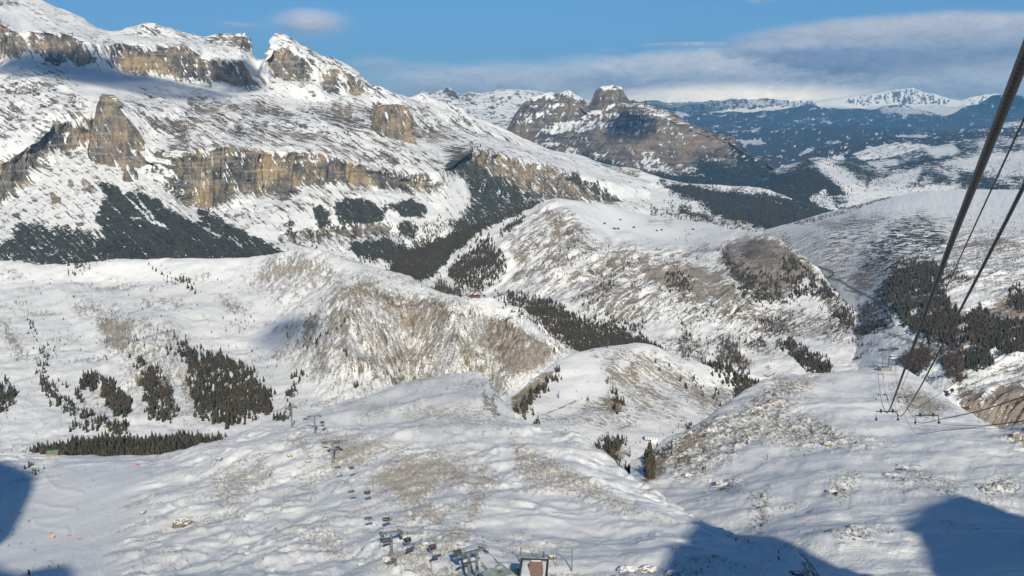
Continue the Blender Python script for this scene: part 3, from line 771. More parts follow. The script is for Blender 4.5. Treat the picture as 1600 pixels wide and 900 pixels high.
def mask_right(c):
    px, py = c['px'], c['py']; st = 1 - c['N2'][..., 2]; P = c['P']
    g = paint(c, [
        (0.85, [(1440, 470), (1470, 465), (1520, 490), (1500, 520), (1540, 480), (1600, 450), (1640, 460), (1640, 520), (1570, 500), (1550, 540), (1450, 540)]),
        (0.75, [(1500, 380), (1560, 372), (1640, 380), (1640, 392), (1560, 388), (1500, 392)]),
        (0.6, [(1270, 350), (1320, 335), (1390, 335), (1370, 355), (1300, 365)]),
        (0.65, [(1380, 395), (1420, 400), (1400, 425), (1380, 440), (1340, 445), (1330, 430)]),
        (0.75, [(1320, 430), (1350, 425), (1370, 450), (1340, 460)]),
        (1.0, [(1540, 625), (1560, 600), (1640, 598), (1700, 600), (1700, 680), (1600, 665), (1560, 690), (1530, 660), (1490, 655)]),
        (0.8, [(1495, 600), (1530, 610), (1545, 640), (1520, 650), (1500, 630)]),
        (0.55, [(1440, 540), (1470, 530), (1470, 560), (1450, 570)]),
        (0.45, [(1530, 565), (1640, 570), (1640, 590), (1540, 585)]),
        (0.5, [(1380, 520), (1430, 530), (1480, 545), (1420, 545)]),
    ], 8, 12, 24)
    g = np.maximum(g, 0.36 * sstep(py, 340, 380) * sstep(py, 480, 430))
    r = paint(c, [(0.60, [(1370, 370), (1400, 340), (1440, 330), (1470, 350), (1480, 375), (1480, 390), (1440, 390), (1390, 410), (1360, 400), (1340, 400)]),
                  (0.45, [(1450, 340), (1500, 335), (1500, 350), (1470, 355)]),
                  (0.4, [(1310, 340), (1390, 335), (1330, 400), (1290, 420), (1280, 390)])], 10, 14, 20)
    road = np.maximum(linemask(px, py, [(1265, 413), (1300, 424), (1302, 430), (1292, 434), (1312, 438), (1330, 450), (1362, 466), (1378, 482), (1394, 502), (1397, 508), (1388, 513), (1372, 516)], 1.5, 1.0),
                      linemask(px, py, [(1372, 516), (1420, 532), (1470, 544), (1540, 552), (1600, 556)], 1.0, 0.9))
    track = linemask(px, py, [(1320, 453), (1345, 458), (1372, 470)], 0.9, 0.8)
    return dict(rock=r * 0.9, grass=g, brush=paint(c, [(0.42, [(1340, 395), (1400, 345), (1440, 333), (1490, 370), (1480, 395), (1400, 430), (1340, 425)])], 10, 16, 20), groomed=0.6 * sstep(py, 350, 335), ochre=np.zeros_like(g) + 0.2, road=np.maximum(road, track))

mat_right = land_mat('plateau_snow', 2.6, streak=3.5, shear=-0.8, grass=(0.20, 0.14, 0.09), rock=((0.075, 0.07, 0.07), (0.12, 0.105, 0.095), (0.20, 0.15, 0.11)), brush=(0.035, 0.035, 0.03), tex=0.3, fleck=0.25)
L6 = land('plateau_slope', [
    [(1150, 900, 2300), (1290, 860, 2200), (1400, 860, 1500), (1760, 860, 1250)],
    [(1150, 780, 2450), (1290, 720, 2350), (1400, 720, 1800), (1760, 720, 1500)],
    [(1150, 720, 2600), (1300, 650, 2420), (1450, 640, 1800), (1600, 640, 1720), (1760, 640, 1700)],
    [(1150, 660, 2750), (1300, 582, 2480), (1450, 580, 2150), (1600, 580, 2050), (1760, 580, 2000)],
    [(1150, 600, 3050), (1250, 560, 2950), (1310, 522, 2800), (1400, 520, 2500), (1500, 520, 2350), (1600, 520, 2300), (1760, 520, 2300)],
    [(1150, 530, 3600), (1240, 500, 3450), (1310, 462, 3280), (1400, 450, 2950), (1500, 440, 2850), (1600, 440, 2800), (1760, 440, 2800)],
    [(1150, 450, 4200), (1220, 430, 4000), (1290, 412, 3800), (1400, 400, 3500), (1500, 390, 3450), (1600, 385, 3400), (1760, 385, 3400)],
    [(1150, 395, 4800), (1230, 375, 4600), (1300, 355, 4350), (1400, 345, 4200), (1500, 345, 4150), (1600, 345, 4100), (1760, 345, 4100)],
    ([(1150, 372, 5200), (1190, 362, 5200), (1230, 350, 5150), (1290, 333, 5200), (1340, 322, 5250), (1400, 306, 5500), (1450, 299, 5600), (1500, 297, 5700), (1600, 296, 5800), (1760, 296, 5800)], 3),
    [(1150, 400, 5400), (1290, 362, 5400), (1400, 335, 5700), (1500, 325, 5900), (1760, 325, 6000)],
    [(1150, 480, 5600), (1400, 420, 5900), (1760, 420, 6200)],
], 1160, 1755, 1.9, shape_right, mask_right, mat_right, sy=4, sd=25, label='long snow plateau above steep larch slopes')

# ---- forested hills of the side valley, right of the centre
def shape_vhills(c):
    return [(30 * W(c, 700, 4, seed=5) + 14 * W(c, 220, 4, seed=6) + 4 * W(c, 60, 3, seed=7), 'z')]
def mask_vhills(c):
    px, py = c['px'], c['py']; P = c['P']
    b = 0.47 + 0.75 * fbm(px / 40, py / 12, 3.0, 5, 0.62)
    b = np.maximum(b, paint(c, [(0.9, [(1150, 290), (1200, 272), (1250, 258), (1275, 258), (1310, 285), (1330, 300), (1290, 320), (1260, 340), (1200, 360), (1140, 350)]),
                                (0.8, [(1290, 250), (1340, 255), (1385, 275), (1360, 285), (1310, 262)]), (0.8, [(1335, 275), (1370, 280), (1365, 288), (1340, 285)]),
                                (0.85, [(1370, 262), (1420, 250), (1450, 240), (1470, 232), (1520, 232), (1500, 250), (1440, 262), (1390, 268)]),
                                (0.7, [(1440, 260), (1480, 262), (1460, 280), (1430, 285), (1400, 300), (1430, 270)]), (0.75, [(1490, 262), (1530, 265), (1560, 280), (1600, 290), (1640, 285), (1640, 300), (1540, 304), (1500, 295)]),
                                (0.7, [(1190, 310), (1310, 330), (1290, 345), (1190, 370)])], 8, 10, 20))
    sn = paint(c, [(1, [(1275, 256), (1290, 252), (1330, 270), (1345, 290), (1375, 298), (1500, 290), (1480, 300), (1340, 322), (1330, 330), (1325, 305), (1300, 280)]),
                   (1, [(1360, 285), (1440, 262), (1430, 280), (1400, 300), (1360, 300)]), (1, [(1265, 310), (1290, 295), (1300, 315), (1310, 335), (1285, 330)]),
                   (1, [(1470, 255), (1500, 250), (1560, 240), (1640, 235), (1640, 270), (1570, 275), (1520, 265)]),
                   (1, [(1450, 236), (1490, 226), (1500, 238), (1460, 245)]), (1, [(1360, 256), (1400, 250), (1400, 256), (1370, 262)])], 4, 6, 18)
    return dict(rock=np.zeros_like(b), grass=0.12 + 0 * b, brush=np.clip(b * (1 - sn), 0, 1), groomed=0.5 * sn, ochre=0 * b)
mat_vh = land_mat('valley_forest', 5.5, streak=1.5, brush=(0.022, 0.028, 0.022), tex=0.2, fleck=0.1)
L13 = land('forested_hill', [
    [(1120, 480, 4900), (1760, 480, 4900)],
    [(1120, 400, 5700), (1760, 380, 5900)],
    [(1120, 340, 6700), (1300, 335, 6600), (1500, 310, 7200), (1760, 310, 7200)],
    [(1120, 310, 7500), (1250, 290, 7300), (1350, 290, 7500), (1500, 280, 8000), (1760, 275, 8000)],
    [(1120, 300, 8000), (1200, 275, 8000), (1265, 252, 8400), (1350, 262, 8800), (1500, 250, 9200), (1760, 240, 9200)],
    ([(1120, 298, 8300), (1160, 285, 8300), (1200, 271, 8500), (1235, 258, 8700), (1268, 246, 8900), (1300, 250, 9200), (1345, 256, 9600), (1400, 244, 10200), (1450, 230, 10600), (1500, 222, 11000), (1550, 212, 11000), (1600, 208, 11000), (1760, 205, 11000)], 3),
    [(1120, 325, 8800), (1300, 280, 10000), (1500, 245, 12000), (1760, 230, 12000)],
    [(1120, 380, 9200), (1500, 300, 12500), (1760, 290, 12500)],
], 1130, 1755, 1.9, shape_vhills, mask_vhills, mat_vh, sy=4, sd=25, label='dark forested hills with white clearings in the side valley')
# ---- the big massif on the left: two tiers of dolomite walls
def shape_massif(c):
    P, V, px, py = c['P'], c['V'], c['px'], c['py']
    s = c['s']; z = P[..., 2]
    wall = paint(c, WALLS, 8, 10, 26)
    mixd = paint(c, STREAKY, 20, 14, 40)
    c['wall'], c['mixd'] = wall, mixd
    but = fbm(s / 190, z / 900, 2.0, 4, 0.55, True)                 # buttresses
    flu = fbm(s / 42, z / 260, 5.0, 4, 0.6, True)                   # flutes
    led = np.abs(((z + 9 * fbm(s / 160, z / 50, 1.0, 3)) / 34.0) % 1.0 - 0.5) * 2
    out = wall * (70 * but + 28 * flu + 8 * led)
    scree = polymask(px, py, [(-120, 420), (-120, 300), (100, 230), (200, 250), (440, 420)], 20)
    a = (1 - wall) * (34 * W(c, 420, 4, seed=1) * (1 - 0.7 * scree) + 30 * mixd * FL(c, 130, 4, 0.5, 5, 0.6, seed=4) + 5 * W(c, 60, 4, seed=7) + scree * 3.5 * W(c, 22, 3, 0.6, seed=3))
    return [(-out, 'h'), (a, 'z'), (3.0 * W(c, 26, 3, 0.6, seed=5) * (wall + 0.3), 'n')]

WALLS = [
    (0.85, [(290, 152), (320, 150), (348, 160), (345, 178), (320, 188), (298, 175)]), (0.85, [(375, 162), (420, 160), (462, 172), (458, 186), (400, 188)]), (0.8, [(255, 192), (300, 200), (300, 226), (270, 232), (250, 215)]),
    (0.85, [(480, 165), (556, 160), (566, 180), (590, 205), (555, 205), (500, 188)]), (0.8, [(400, 186), (470, 200), (520, 215), (545, 232), (480, 222), (420, 212)]), (0.85, [(645, 186), (700, 200), (722, 218), (680, 222), (648, 212)]),
    (0.8, [(-60, 140), (20, 130), (60, 138), (60, 150), (0, 155), (-60, 158)]), (0.8, [(345, 196), (395, 200), (420, 222), (370, 222)]), (0.7, [(0, 62), (60, 66), (110, 74), (110, 84), (40, 80)]),
    # lower tier
    (1, [(-120, 330), (0, 322), (10, 312), (48, 292), (48, 272), (75, 262), (80, 240), (112, 246), (140, 225), (158, 235), (190, 248), (216, 262), (240, 272), (280, 318), (335, 330), (352, 322), (380, 306), (410, 310), (440, 318), (480, 296), (520, 292), (560, 296), (610, 298), (680, 302), (690, 290), (600, 262), (560, 258), (500, 243), (430, 240), (380, 225), (350, 228), (320, 240), (285, 232), (240, 262), (215, 228), (198, 205), (180, 170), (165, 146), (154, 150), (152, 185), (130, 200), (100, 192), (75, 196), (58, 210), (50, 232), (0, 256), (-120, 268)]),
    # brown band running right from the middle
    (0.9, [(690, 225), (735, 232), (800, 245), (865, 258), (905, 275), (940, 300), (960, 318), (900, 322), (850, 318), (800, 300), (745, 280), (700, 262)]),
    (0.8, [(735, 290), (800, 300), (860, 320), (860, 330), (800, 325), (740, 320)]),
    # lone pillar
    (1, [(566, 172), (590, 162), (628, 164), (637, 180), (643, 212), (625, 215), (600, 200), (570, 190)]),
    # upper tier
    (1, [(-120, 100), (0, 92), (15, 92), (40, 80), (38, 62), (30, 50), (15, 35), (0, 30), (-120, 25)]),
    (1, [(42, 82), (80, 104), (105, 104), (148, 104), (150, 88), (130, 68), (118, 56), (90, 50), (50, 46), (42, 60)]),
    (1, [(180, 100), (195, 118), (212, 119), (240, 116), (270, 124), (300, 128), (320, 132), (333, 136), (326, 100), (312, 82), (295, 72), (260, 76), (230, 78), (212, 74), (195, 68), (182, 72)]),
    (1, [(318, 112), (330, 128), (360, 134), (402, 142), (398, 120), (386, 98), (365, 92), (335, 94), (320, 98)]),
    (1, [(318, 60), (345, 54), (385, 52), (400, 62), (408, 92), (395, 88), (380, 76), (350, 72), (325, 66)]),
    (1, [(418, 72), (430, 78), (455, 80), (475, 90), (490, 100), (488, 128), (460, 130), (430, 126), (424, 110), (416, 90)]),
    (1, [(505, 116), (515, 110), (525, 125), (534, 148), (520, 150), (508, 138)]),
    (1, [(540, 118), (560, 122), (590, 134), (582, 148), (555, 152), (545, 145), (540, 130)]),
    (0.8, [(208, 44), (225, 36), (250, 38), (262, 48), (240, 54), (215, 52)]),
    (0.9, [(-20, 5), (0, 2), (30, 2), (45, 8), (20, 11), (-20, 10)]),
    # dome shoulder at the left edge
    (0.75, [(40, 150), (62, 150), (68, 168), (50, 166)]), (0.85, [(95, 142), (120, 140), (126, 172), (110, 172), (96, 160)]),
    (1, [(183, 250), (200, 252), (205, 275), (195, 278), (185, 268)]),
    # ledges in the talus right of the centre
    (0.85, [(440, 370), (480, 358), (600, 345), (615, 358), (640, 362), (632, 372), (560, 378), (500, 380), (445, 378)]),
    (0.9, [(655, 372), (695, 370), (698, 385), (680, 390), (655, 385)]),
    (0.7, [(345, 335), (400, 322), (425, 330), (400, 345), (355, 348)]),
]
STREAKY = [
    (0.75, [(190, 160), (260, 150), (340, 158), (420, 158), (500, 165), (570, 185), (640, 220), (690, 260), (690, 285), (600, 262), (500, 243), (400, 235), (340, 225), (300, 235), (250, 260), (215, 220)]),
    (0.55, [(0, 120), (60, 110), (110, 120), (128, 170), (150, 190), (60, 195), (0, 240), (-120, 250), (-120, 120)]),
    (0.5, [(600, 150), (650, 150), (720, 175), (800, 215), (860, 250), (780, 240), (700, 225), (640, 200), (600, 170)]),
    (0.55, [(340, 328), (420, 315), (500, 300), (560, 300), (500, 330), (430, 345), (350, 345)]),
    (0.8, [(420, 52), (440, 55), (560, 110), (600, 145), (640, 158), (600, 160), (540, 150), (500, 100), (440, 76)]),
    (0.7, [(80, 45), (150, 60), (180, 72), (180, 100), (150, 100), (60, 60)]),
    (0.65, [(200, 38), (300, 52), (400, 60), (405, 80), (330, 75), (260, 60), (200, 50)]),
    (0.4, [(40, 10), (120, 20), (165, 45), (100, 40), (60, 30)]),
    (0.6, [(430, 120), (500, 128), (540, 150), (480, 150), (430, 145), (400, 130)]),
]
def mask_massif(c):
    px, py = c['px'], c['py']; P = c['P']; st = 1 - c['N2'][..., 2]
    s = c['s']; z = P[..., 2]
    wall = c['wall']
    r = np.maximum(wall * (0.84 + 0.18 * sstep(st, 0.3, 0.8)), 0.62 * c['mixd'])
    r = np.maximum(r, c['mixd'] * (0.45 + 0.6 * sstep(st, 0.15, 0.5)))
    blot = fbm((s - 0.5 * c['vl'] * 0) / 110, c['vl'] / 150, 6.0, 4, 0.6)
    couls = fbm((s + 0.55 * c['vl']) / 46, c['vl'] / 520, 9.0, 3, 0.55, True)
    mz = c['mixd'] * (1 - wall)
    r = r * (1 - mz) + mz * np.clip(0.64 + 1.25 * blot - 0.75 * sstep(couls, 0.42, 0.72), 0.05, 0.95)
    r = np.maximum(r, 0.16 * sstep(py, 150, 175))
    cou = fbm(s / 60, z / 400, 8.0, 3, 0.6, True)
    r = r - 0.38 * sstep(cou, 0.62, 0.85) * wall                     # snow filled couloirs
    upper = sstep(py, 160, 140)
    led = np.abs(((z + 9 * fbm(s / 160, z / 50, 1.0, 3)) / 34.0) % 1.0 - 0.5) * 2
    r = r - upper * 0.25 * wall * sstep(led, 0.55, 1.0) * sstep(fbm(s / 70, z / 60, 3.0, 3), -0.4, 0.2)
    r = np.maximum(r, paint(c, [(0.85, [(290, 152), (320, 150), (348, 160), (345, 178), (320, 188), (298, 175)]), (0.8, [(375, 162), (420, 160), (462, 172), (455, 192), (400, 190)]), (0.75, [(255, 192), (300, 200), (300, 232), (270, 238), (250, 215)]),
        (0.8, [(480, 165), (560, 160), (572, 185), (610, 215), (560, 210), (500, 192)]), (0.75, [(400, 182), (470, 200), (520, 215), (560, 240), (480, 225), (420, 215)]), (0.8, [(640, 185), (700, 200), (720, 222), (680, 225), (645, 215)]), (0.7, [(350, 195), (400, 200), (430, 228), (370, 225)]),
        (0.8, [(705, 175), (740, 185), (770, 205), (745, 205), (715, 190)]), (0.75, [(240, 262), (300, 240), (340, 250), (330, 320), (290, 300)])], 5, 12, 18) * (0.72 + 0.4 * blot) * (1 - 0.55 * sstep(couls, 0.5, 0.8)))
    b = paint(c, [
        (0.88, [(600, 425), (640, 392), (700, 368), (760, 342), (800, 326), (862, 320), (850, 334), (800, 338), (745, 366), (705, 400), (680, 430), (640, 442)], 4),
        (0.86, [(150, 280), (165, 285), (200, 300), (225, 300), (255, 320), (300, 345), (335, 345), (360, 372), (420, 400), (460, 412), (440, 425), (200, 425), (160, 400), (165, 375), (150, 345), (160, 310)], 5),
        (0.74, [(15, 370), (30, 345), (65, 352), (130, 358), (170, 375), (180, 425), (60, 420), (0, 400), (-40, 390), (0, 380)], 7),
        (0.6, [(-120, 380), (0, 378), (30, 405), (60, 425), (-120, 425)], 8),
        (0.84, [(300, 325), (330, 330), (350, 345), (400, 370), (450, 395), (520, 405), (500, 420), (440, 405), (390, 395), (340, 360)], 4),
        (0.88, [(488, 330), (500, 318), (512, 330), (520, 355), (500, 356), (488, 345)], 4),
        (0.88, [(522, 318), (540, 308), (580, 315), (605, 325), (600, 345), (560, 352), (532, 350), (522, 335)], 4),
        (0.86, [(608, 320), (640, 312), (664, 318), (670, 330), (655, 342), (625, 338)], 4),
        (0.86, [(545, 378), (575, 374), (600, 372), (630, 382), (648, 400), (640, 412), (600, 408), (560, 402), (545, 390)], 5),
        (0.7, [(615, 355), (640, 345), (655, 355), (650, 375), (640, 375)], 4),
        (0.7, [(440, 350), (460, 342), (465, 355), (450, 360)], 4),
        (0.72, [(690, 252), (720, 248), (760, 262), (800, 285), (820, 300), (860, 320), (850, 345), (800, 345), (770, 350), (720, 370), (700, 350), (735, 330), (735, 295), (700, 270)], 7),
        (0.7, [(730, 320), (790, 318), (790, 345), (740, 370), (700, 390), (680, 380), (715, 350)], 6),
        (0.6, [(860, 262), (900, 270), (940, 290), (980, 315), (950, 318), (900, 290)], 5),
    ], 5, 9, 16)
    tal = polymask(px, py, [(-120, 330), (50, 285), (150, 240), (250, 290), (420, 410), (-120, 410)], 15)
    r = np.maximum(r, 0.22 * tal)
    r = np.maximum(r, paint(c, [(0.9, [(75, 300), (95, 308), (96, 320), (82, 318)]), (0.8, [(60, 322), (72, 330), (68, 336)]), (0.9, [(18, 335), (30, 332), (32, 342), (20, 342)]), (0.8, [(105, 278), (115, 280), (114, 295), (104, 292)]), (0.8, [(84, 338), (94, 338), (92, 344)]), (0.8, [(115, 348), (130, 345), (133, 355), (120, 356)]), (0.8, [(20, 352), (35, 348), (40, 356), (25, 358)]), (0.7, [(125, 280), (150, 290), (150, 305), (130, 300)]), (0.8, [(210, 350), (220, 350), (218, 358)])], 3, 3, 8))
    # snowy lanes in the scrub
    for pts in ([(150, 290), (170, 318), (188, 332)], [(183, 275), (192, 300), (215, 325), (232, 340), (255, 352)], [(205, 290), (222, 320), (240, 340)], [(205, 340), (230, 345), (258, 353)], [(480, 328), (495, 345)], [(310, 352), (345, 370)]):
        b = b - 0.6 * linemask(px, py, pts, 1.5, 2.5)
    och = 0.25 + 0.6 * sstep(fbm(s / 170, z / 120, 4.0, 3), -0.1, 0.4)
    g = paint(c, [(0.85, [(470, 240), (600, 262), (690, 285), (690, 302), (600, 296), (560, 280)]), (0.5, [(120, 380), (180, 370), (250, 400), (150, 410)]), (0.7, [(690, 228), (740, 234), (860, 262), (930, 300), (840, 300), (740, 270)])], 6, 8, 18)
    return dict(rock=np.clip(r, 0, 1), grass=g * 0.8, brush=np.clip(b, 0, 1), ochre=och, groomed=0 * r)

mat_massif = land_mat('massif_rock', 2.8, streak=8.0, shear=0.55, rock=((0.075, 0.072, 0.072), (0.155, 0.135, 0.114), (0.33, 0.245, 0.145)), brush=(0.045, 0.047, 0.036), grass=(0.20, 0.15, 0.10), strata=0.15, bump=1.0, tex=0.2, rock_noise=1.05, fleck=0.3)
LM = land('rock_massif', [
    [(-140, 560, 2500), (430, 560, 2500), (1020, 560, 3600)],
    [(-140, 425, 2950), (250, 425, 2950), (430, 430, 2950), (560, 445, 3150), (700, 450, 3350), (800, 430, 3800), (900, 400, 4300), (1020, 380, 4700)],
    [(-140, 385, 3150), (150, 370, 3200), (300, 380, 3150), (430, 400, 3150), (560, 405, 3350), (700, 390, 3700), (800, 360, 4200), (900, 340, 4700), (1020, 330, 5200)],
    [(-140, 332, 3550), (0, 322, 3560), (48, 292, 3650), (85, 255, 3800), (140, 232, 3900), (200, 256, 3780), (250, 290, 3620), (300, 320, 3520), (340, 330, 3500), (400, 312, 3620), (480, 297, 3750), (560, 297, 3850), (640, 300, 3950), (700, 302, 4100), (760, 300, 4400), (850, 318, 4700), (930, 318, 5100), (1020, 310, 5500)],
    [(-140, 268, 3640), (0, 256, 3650), (50, 228, 3740), (75, 198, 3870), (110, 192, 3920), (150, 190, 3930), (165, 150, 4020), (180, 172, 3980), (200, 205, 3880), (240, 258, 3720), (285, 234, 3650), (350, 229, 3700), (430, 240, 3780), (520, 245, 3870), (600, 263, 3960), (690, 270, 4120), (735, 234, 4480), (800, 245, 4800), (865, 259, 5000), (930, 284, 5200), (1020, 298, 5600)],
    [(-140, 170, 4100), (0, 170, 4100), (110, 150, 4150), (165, 148, 4150), (230, 175, 4250), (350, 185, 4350), (500, 195, 4450), (600, 210, 4500), (690, 225, 4700), (760, 222, 5000), (850, 245, 5300), (930, 270, 5500), (1020, 290, 5700)],
    [(-140, 118, 4550), (0, 116, 4550), (60, 110, 4600), (110, 116, 4600), (170, 128, 4700), (250, 138, 4850), (350, 146, 4950), (450, 155, 5050), (560, 165, 5100), (640, 172, 5200), (700, 192, 5300), (760, 210, 5400), (850, 238, 5600), (930, 262, 5700), (1020, 288, 5800)],
    [(-140, 98, 4750), (0, 94, 4750), (40, 84, 4800), (80, 104, 4780), (150, 106, 4850), (190, 116, 4950), (250, 120, 5000), (330, 136, 5050), (400, 142, 5100), (430, 128, 5200), (500, 130, 5250), (530, 150, 5250), (590, 150, 5300), (640, 160, 5350), (700, 178, 5400), (760, 203, 5450), (850, 236, 5650), (930, 260, 5750), (1020, 287, 5850)],
    [(-140, 28, 4830), (0, 32, 4830), (30, 50, 4860), (50, 48, 4880), (118, 57, 4900), (150, 76, 4910), (190, 70, 5010), (250, 76, 5060), (300, 74, 5110), (326, 96, 5100), (340, 94, 5110), (386, 98, 5160), (402, 125, 5150), (418, 76, 5270), (455, 80, 5300), (490, 100, 5310), (515, 112, 5300), (560, 122, 5330), (590, 138, 5350), (640, 158, 5400), (700, 176, 5450), (760, 201, 5500), (850, 234, 5700), (930, 258, 5800), (1020, 286, 5900)],
    [(-140, 10, 5200), (0, 20, 5200), (60, 28, 5250), (120, 38, 5300), (170, 54, 5330), (210, 55, 5350), (260, 58, 5380), (330, 68, 5400), (380, 70, 5400), (404, 105, 5350), (420, 62, 5400), (455, 68, 5420), (500, 93, 5420), (560, 119, 5420), (600, 144, 5420), (640, 156, 5450), (700, 174, 5500), (760, 199, 5550), (850, 232, 5750), (930, 256, 5850), (1020, 285, 5950)],
    ([(-140, -50, 5900), (0, -20, 5800), (30, -6, 5800), (66, 2, 5750), (90, 15, 5700), (130, 28, 5650), (150, 42, 5600), (168, 49, 5550), (190, 50, 5550), (210, 41, 5550), (226, 36, 5550), (245, 37, 5550), (265, 45, 5550), (300, 53, 5550), (320, 57, 5550), (335, 53, 5550), (365, 52, 5550), (385, 49, 5550), (398, 60, 5520), (406, 92, 5450), (413, 96, 5450), (420, 66, 5480), (430, 52, 5500), (445, 56, 5500), (470, 73, 5500), (500, 88, 5500), (520, 96, 5500), (545, 108, 5500), (570, 122, 5500), (590, 138, 5480), (620, 148, 5500), (640, 154, 5520), (650, 150, 5550), (662, 147, 5560), (672, 154, 5560), (700, 163, 5600), (722, 170, 5600), (735, 182, 5600), (760, 196, 5650), (800, 214, 5800), (840, 230, 5900), (900, 246, 6000), (960, 265, 6050), (1020, 284, 6100)], 1.6),
    [(-140, 20, 6400), (168, 90, 6100), (300, 100, 6100), (410, 140, 6000), (500, 140, 6000), (640, 190, 6000), (760, 230, 6100), (900, 275, 6400), (1020, 305, 6500)],
    [(-140, 150, 6900), (640, 260, 6500), (1020, 380, 6800)],
], -130, 1015, 1.75, shape_massif, mask_massif, mat_massif, sy=2.5, sd=8, tension=0.45, label='dolomite massif with two tiers of rock walls')

# ---- the saddle with pistes between the massif and the free standing peak
def shape_saddle(c):
    return [(26 * W(c, 420, 4, seed=2) + 8 * W(c, 110, 4, seed=5) + 6 * FL(c, 90, 3, -0.8, 3, seed=5), 'z')]
def mask_saddle(c):
    px, py = c['px'], c['py']; st = 1 - c['N2'][..., 2]
    g = paint(c, [(0.7, [(900, 250), (940, 256), (1000, 268), (1000, 285), (950, 280), (905, 265)]), (0.5, [(1000, 320), (1200, 350), (1260, 380), (1100, 350)]), (0.6, [(1150, 290), (1180, 295), (1170, 302), (1150, 300)]), (0.5, [(1170, 330), (1220, 340), (1200, 350)])], 6, 8, 18)
    b = paint(c, [(0.92, [(1030, 285), (1090, 290), (1160, 300), (1200, 310), (1240, 330), (1290, 345), (1200, 360), (1160, 348), (1130, 345), (1100, 320), (1060, 305)]),
                  (0.8, [(940, 285), (1000, 280), (1000, 290), (945, 292)]), (0.9, [(975, 312), (1010, 312), (1015, 330), (1050, 340), (1000, 335)]), (0.8, [(1040, 318), (1100, 335), (1110, 345), (1060, 335)]), (0.85, [(1180, 300), (1330, 320), (1330, 352), (1220, 365), (1180, 350)]), (0.8, [(905, 268), (935, 278), (965, 318), (950, 322), (915, 300)]), (0.5, [(900, 255), (935, 265), (940, 290), (900, 275)])], 6, 9, 16)
    piste = np.maximum(linemask(px, py, [(918, 262), (925, 282), (945, 300), (985, 315), (1020, 330), (1080, 345)], 6, 4), polymask(px, py, [(1005, 290), (1050, 300), (1060, 330), (1020, 330), (1010, 310)], 6))
    return dict(rock=np.maximum(0.5 * sstep(st, 0.2, 0.5), 0.5 * g), grass=g, brush=b * (1 - piste), groomed=piste, ochre=0 * g + 0.4)
mat_saddle = land_mat('saddle_snow', 4.2, streak=3, shear=-0.5, tex=0.2, brush=(0.03, 0.034, 0.028), fleck=0.3)
L8 = land('saddle_hill', [
    [(690, 560, 3800), (1460, 560, 3800)],
    [(690, 430, 4700), (1100, 430, 4600), (1460, 440, 4600)],
    [(690, 360, 5400), (1000, 360, 5300), (1200, 380, 5100), (1460, 400, 5000)],
    [(690, 300, 6100), (900, 310, 6000), (1000, 320, 5900), (1100, 330, 5900), (1200, 345, 5700), (1460, 380, 5400)],
    [(690, 230, 6600), (850, 255, 6600), (950, 280, 6500), (1050, 300, 6400), (1200, 318, 6300), (1300, 340, 6000), (1460, 370, 5700)],
    ([(690, 170, 6900), (760, 192, 6900), (800, 208, 6900), (830, 222, 6900), (860, 236, 6900), (905, 245, 6900), (945, 256, 6850), (985, 262, 6800), (1010, 272, 6700), (1050, 284, 6700), (1090, 290, 6700), (1130, 292, 6700), (1170, 294, 6700), (1200, 300, 6650), (1250, 318, 6400), (1300, 332, 6200), (1460, 365, 5900)], 3),
    [(690, 230, 7400), (860, 265, 7400), (1050, 300, 7300), (1200, 325, 7200), (1460, 390, 6500)],
    [(690, 320, 7700), (1050, 380, 7600), (1460, 460, 6900)],
], 700, 1455, 1.9, shape_saddle, mask_saddle, mat_saddle, sy=3, sd=20, label='saddle with white pistes between dark woods')

# ---- the free standing peak
PEAK_CREST = [(740, 260, 9300), (760, 238, 9300), (775, 225, 9300), (795, 196, 9300), (802, 182, 9350), (815, 163, 9400), (830, 152, 9400), (845, 148, 9400), (860, 143, 9400), (870, 147, 9400), (888, 140, 9400), (900, 148, 9350), (912, 154, 9300), (919, 166, 9250), (924, 158, 9200), (930, 141, 9200), (940, 135, 9200), (955, 132, 9200), (972, 136, 9200), (977, 148, 9180), (984, 158, 9150), (990, 156, 9150), (1000, 160, 9150), (1013, 157, 9150), (1018, 164, 9150), (1030, 168, 9100), (1040, 170, 9050), (1050, 172, 9000), (1060, 180, 8950), (1072, 190, 8900), (1085, 196, 8900), (1100, 200, 8850), (1120, 207, 8800), (1145, 212, 8700), (1155, 226, 8600), (1170, 238, 8500), (1200, 255, 8400), (1225, 270, 8300), (1250, 290, 8200), (1290, 320, 8100)]
def shape_peak(c):
    s = c['s']; P = c['P']; z = P[..., 2]; px, py = c['px'], c['py']
    k = sstep(py, 285, 255)
    a = 230 * FL(c, 480, 3.2, -0.25, 5, 0.58, seed=3) + 34 * FL(c, 90, 4, -0.3, 4, 0.6, seed=8)
    led = np.abs(((z + 20 * fbm(s / 300, z / 90, 1.0, 3)) / 75.0) % 1.0 - 0.5) * 2
    kk = k * (0.25 + 0.75 * sstep(c['V'], 5.9, 4.6)) * np.where(c['V'] > 6.01, 0, 1)
    return [(-kk * (a + 20 * led * sstep(py, 215, 190)), 'h'), (kk * 14 * W(c, 130, 4, 0.6, seed=4), 'n')]
